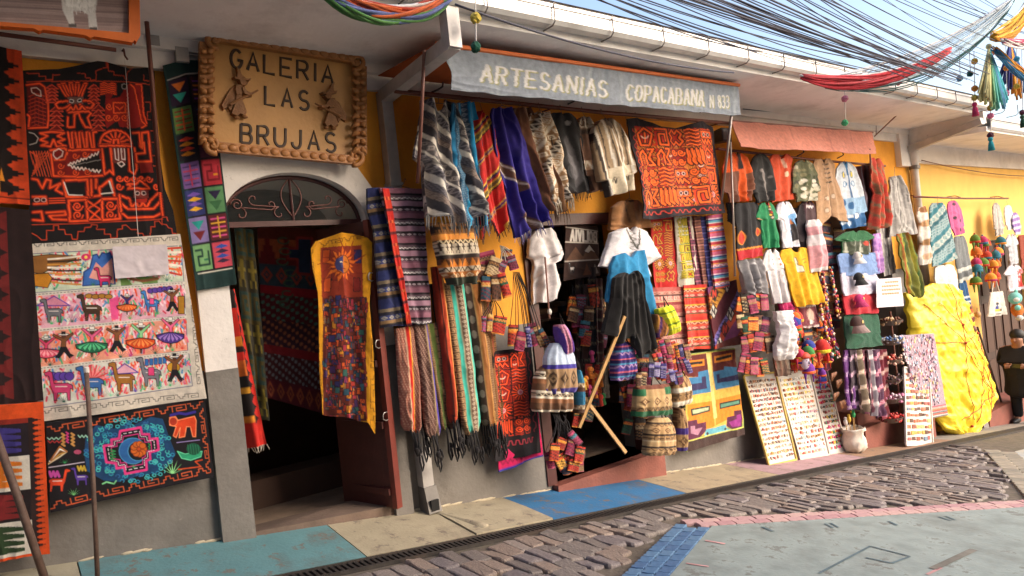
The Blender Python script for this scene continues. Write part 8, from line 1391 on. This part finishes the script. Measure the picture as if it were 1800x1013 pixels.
# crochet garlands strung from the gutter across the street
def swag(a, b_, o1, o2, sag, wd, cols, label, n=44, r=.010):
    t = T('garland', label, 'garland', tuple(W(*b_, o2)), 'textile garlands over the street'); A, B2 = W(*a, o1), W(*b_, o2)
    ln = lambda t_, k: A*(1-t_)+B2*t_-np.array([0, 0, sag*4*t_*(1-t_)+k*wd*math.sin(math.pi*min(1, t_*1.0+.02))**.6])
    b = MB(); b.tube([ln(t_, 0) for t_ in np.linspace(0, 1, 24)], .012, 6); b.build('cord', mat('garland_cord', '#d0ccc8', .8), t, True)
    b = MB(); rr = random.Random(label)
    for k in range(n):
        kk = (k+rr.random())/n; b.color(cols[int(kk*len(cols)) % len(cols)]); b.col = tuple(np.array(b.col)*rr.uniform(.75, 1.15)); ph = rr.uniform(-.02, .02)
        b.tube([ln(t_, kk)+np.array([0, ph+.015*math.sin(t_*9+k), .02*math.sin(t_*7+k*.7)]) for t_ in np.linspace(.02, .98, 16)], r, 4)
    b.build('yarn', TEX, t, True, 'stuff'); return t
swag((1405, 133), (1672, 86), 1.25, 2.1, .12, .13, ['#c83a44', '#d8545a', '#b82a34'], 'red crocheted band swagging from the gutter', 24)
swag((1440, 140), (1790, -10), 1.25, 2.4, .14, .34, ['#c8d0d8', '#aec4d4', '#d4dce0', '#b8ccd8', '#c8d4d8', '#2a5a58'], 'pale blue and dark teal yarn net swagging beside the red band', 30, .006)
swag((560, -24), (800, -14), 1.6, 1.6, .10, .10, ['#b8402a', '#d86a3a', '#6a74a8', '#5a8a4a'], 'orange and blue crocheted band hanging over the downpipe', 26)
def tassel_fan(x, y, o, cols, label, L_=.9, spread=.5, n=60, dirx=1):
    t = T('yarn_fan', label, 'garland', tuple(W(x, y, o)), 'textile garlands over the street'); p = W(x, y, o); b = MB(); rr = random.Random(label)
    for k in range(n):
        f = k/n; a = -spread+f*2*spread+rr.uniform(-.04, .04); b.color(cols[int(f*len(cols)) % len(cols)]); b.col = tuple(np.array(b.col)*rr.uniform(.7, 1.15)); l = L_*rr.uniform(.85, 1.05)
        e = p+np.array([math.sin(a)*l, rr.uniform(-.05, .05), -math.cos(a)*l]); b.tube([p, p*.5+e*.5+np.array([0, 0, -.04*abs(a)]), e], [.008, .018, .014], 4)
    b.build('yarn', TEX, t, True, 'stuff'); b = MB(); b.color(cols[0]); b.sph(p, .035, 8, 6); b.build('knot', TEX, t, True)
tassel_fan(1738, 82, 2.0, ['#c8c08c', '#b4b87e', '#7ab48a', '#5aaca0', '#5a94bc', '#4ab4c4'], 'green and blue yarn tassel fanning out over the street', .75, .6, 80)
tassel_fan(1776, 72, 1.7, ['#2a2f6a', '#232a5c', '#d8902a', '#c8801e', '#1f5a9a', '#2a6aa8'], 'indigo and gold yarn tassel fanning towards the right', .8, .7, 44)
swag((1745, 82), (1860, 170), 2.1, 2.1, .0, .12, ['#2a2f6a', '#d8902a', '#1f6a9a'], 'indigo and gold yarn band stretched towards the next building', 24)
swag((1742, 60), (1830, -40), 2.2, 2.4, .1, .22, ['#d8a02a', '#e0b040', '#c88a1e'], 'amber yarn swag at the top of the garlands', 30)
swag((1760, 70), (1880, 60), 2.3, 2.3, .05, .1, ['#b8486a', '#d8d0cc'], 'crimson and white band above the tassels', 16)
def pomstring(x, y0, items, o, label):
    t = T('pompom_string', label, 'pompoms', tuple(W(x, items[-1][0], o)), 'pompom strings'); A = W(x, y0, o); yl = items[-1][0]; b = MB(); b.tube([A, W(x+2, yl, o)], .005, 5); b.build('string', mat('white_string'), t)
    for y, c, kind in items:
        p = W(x+1, y, o); b = MB(); b.color(c); rr = random.Random(y)
        if kind == 'p':
            s = .036
            b.sph(p, s, 14, 10); b.v = [tuple(np.array(p)+(np.array(q)-p)*rr.uniform(.86, 1.14)) for q in b.v]; b.build('pompom', TEX, t, False)
        else:
            b.sph(p, .03, 8, 6)
            for k in range(14): a = 6.283*k/14; b.tube([p, p+np.array([.02*math.cos(a), .02*math.sin(a), -.05]), p+np.array([.032*math.cos(a), .032*math.sin(a), -.14])], .007, 4)
            b.build('tassel', TEX, t, True)
pomstring(835, -30, [(32, '#c8b04a', 'p'), (83, '#16503c', 'p')], 1.3, 'string with a yellow and a dark green pompom before the banner')
pomstring(1484, 142, [(174, '#c87a94', 'p'), (216, '#4ab07a', 'p')], 1.25, 'string with a pink and a green pompom below the gutter')
pomstring(1712, 90, [(108, '#c89a3a', 'p'), (156, '#c8802a', 'p'), (172, '#b0a04a', 'p'), (184, '#b02a5a', 't')], 1.9, 'string of amber pompoms ending in a crimson tassel')
pomstring(1740, 85, [(96, '#b82a34', 'p'), (112, '#1f4a5a', 'p'), (144, '#3a7aa0', 'p'), (154, '#d8782a', 'p'), (190, '#b0903a', 'p'), (204, '#c86a8a', 'p'), (238, '#4a1a2a', 'p'), (245, '#1f8a94', 't')], 1.9, 'long string of pompoms ending in a teal tassel')
pomstring(1768, 75, [(120, '#d8802a', 'p'), (164, '#d07a9a', 'p')], 1.95, 'string with an orange and a pink pompom')
pomstring(1786, 60, [(104, '#3a8aa8', 'p'), (152, '#c8a83a', 'p')], 1.95, 'string with a blue and a gold pompom')
pomstring(1796, 80, [(198, '#4a1a34', 'p'), (206, '#1f4a34', 't')], 1.9, 'string with a dark green tassel by the neighbouring eave')
pomstring(1578, 128, [(145, '#c0243a', 'p')], 1.5, 'red pompom hanging below the red crocheted band')
pomstring(1686, 90, [(138, '#3a7aa0', 'p')], 1.8, 'blue pompom on a red cord below the yarn net')
pomstring(1704, 90, [(130, '#1f4a44', 'p')], 1.8, 'dark teal pompom below the yarn net')
# iron scroll bracket under the eave
t = T('scroll_bracket', 'thin iron scroll bracket under the eave by the pink awning', 'bracket', tuple(W(1540, 240, .1))); b = MB(); b.tube([W(1537, 240, .08), W(1596, 184, .8)], .009, 6); b.tube([W(1540, 238, .1), W(1540, 206, .1), W(1550, 200, .15), W(1558, 208, .15), W(1554, 218, .15), W(1548, 214, .15)], .006, 6); b.build('iron', M_RAIL, t)
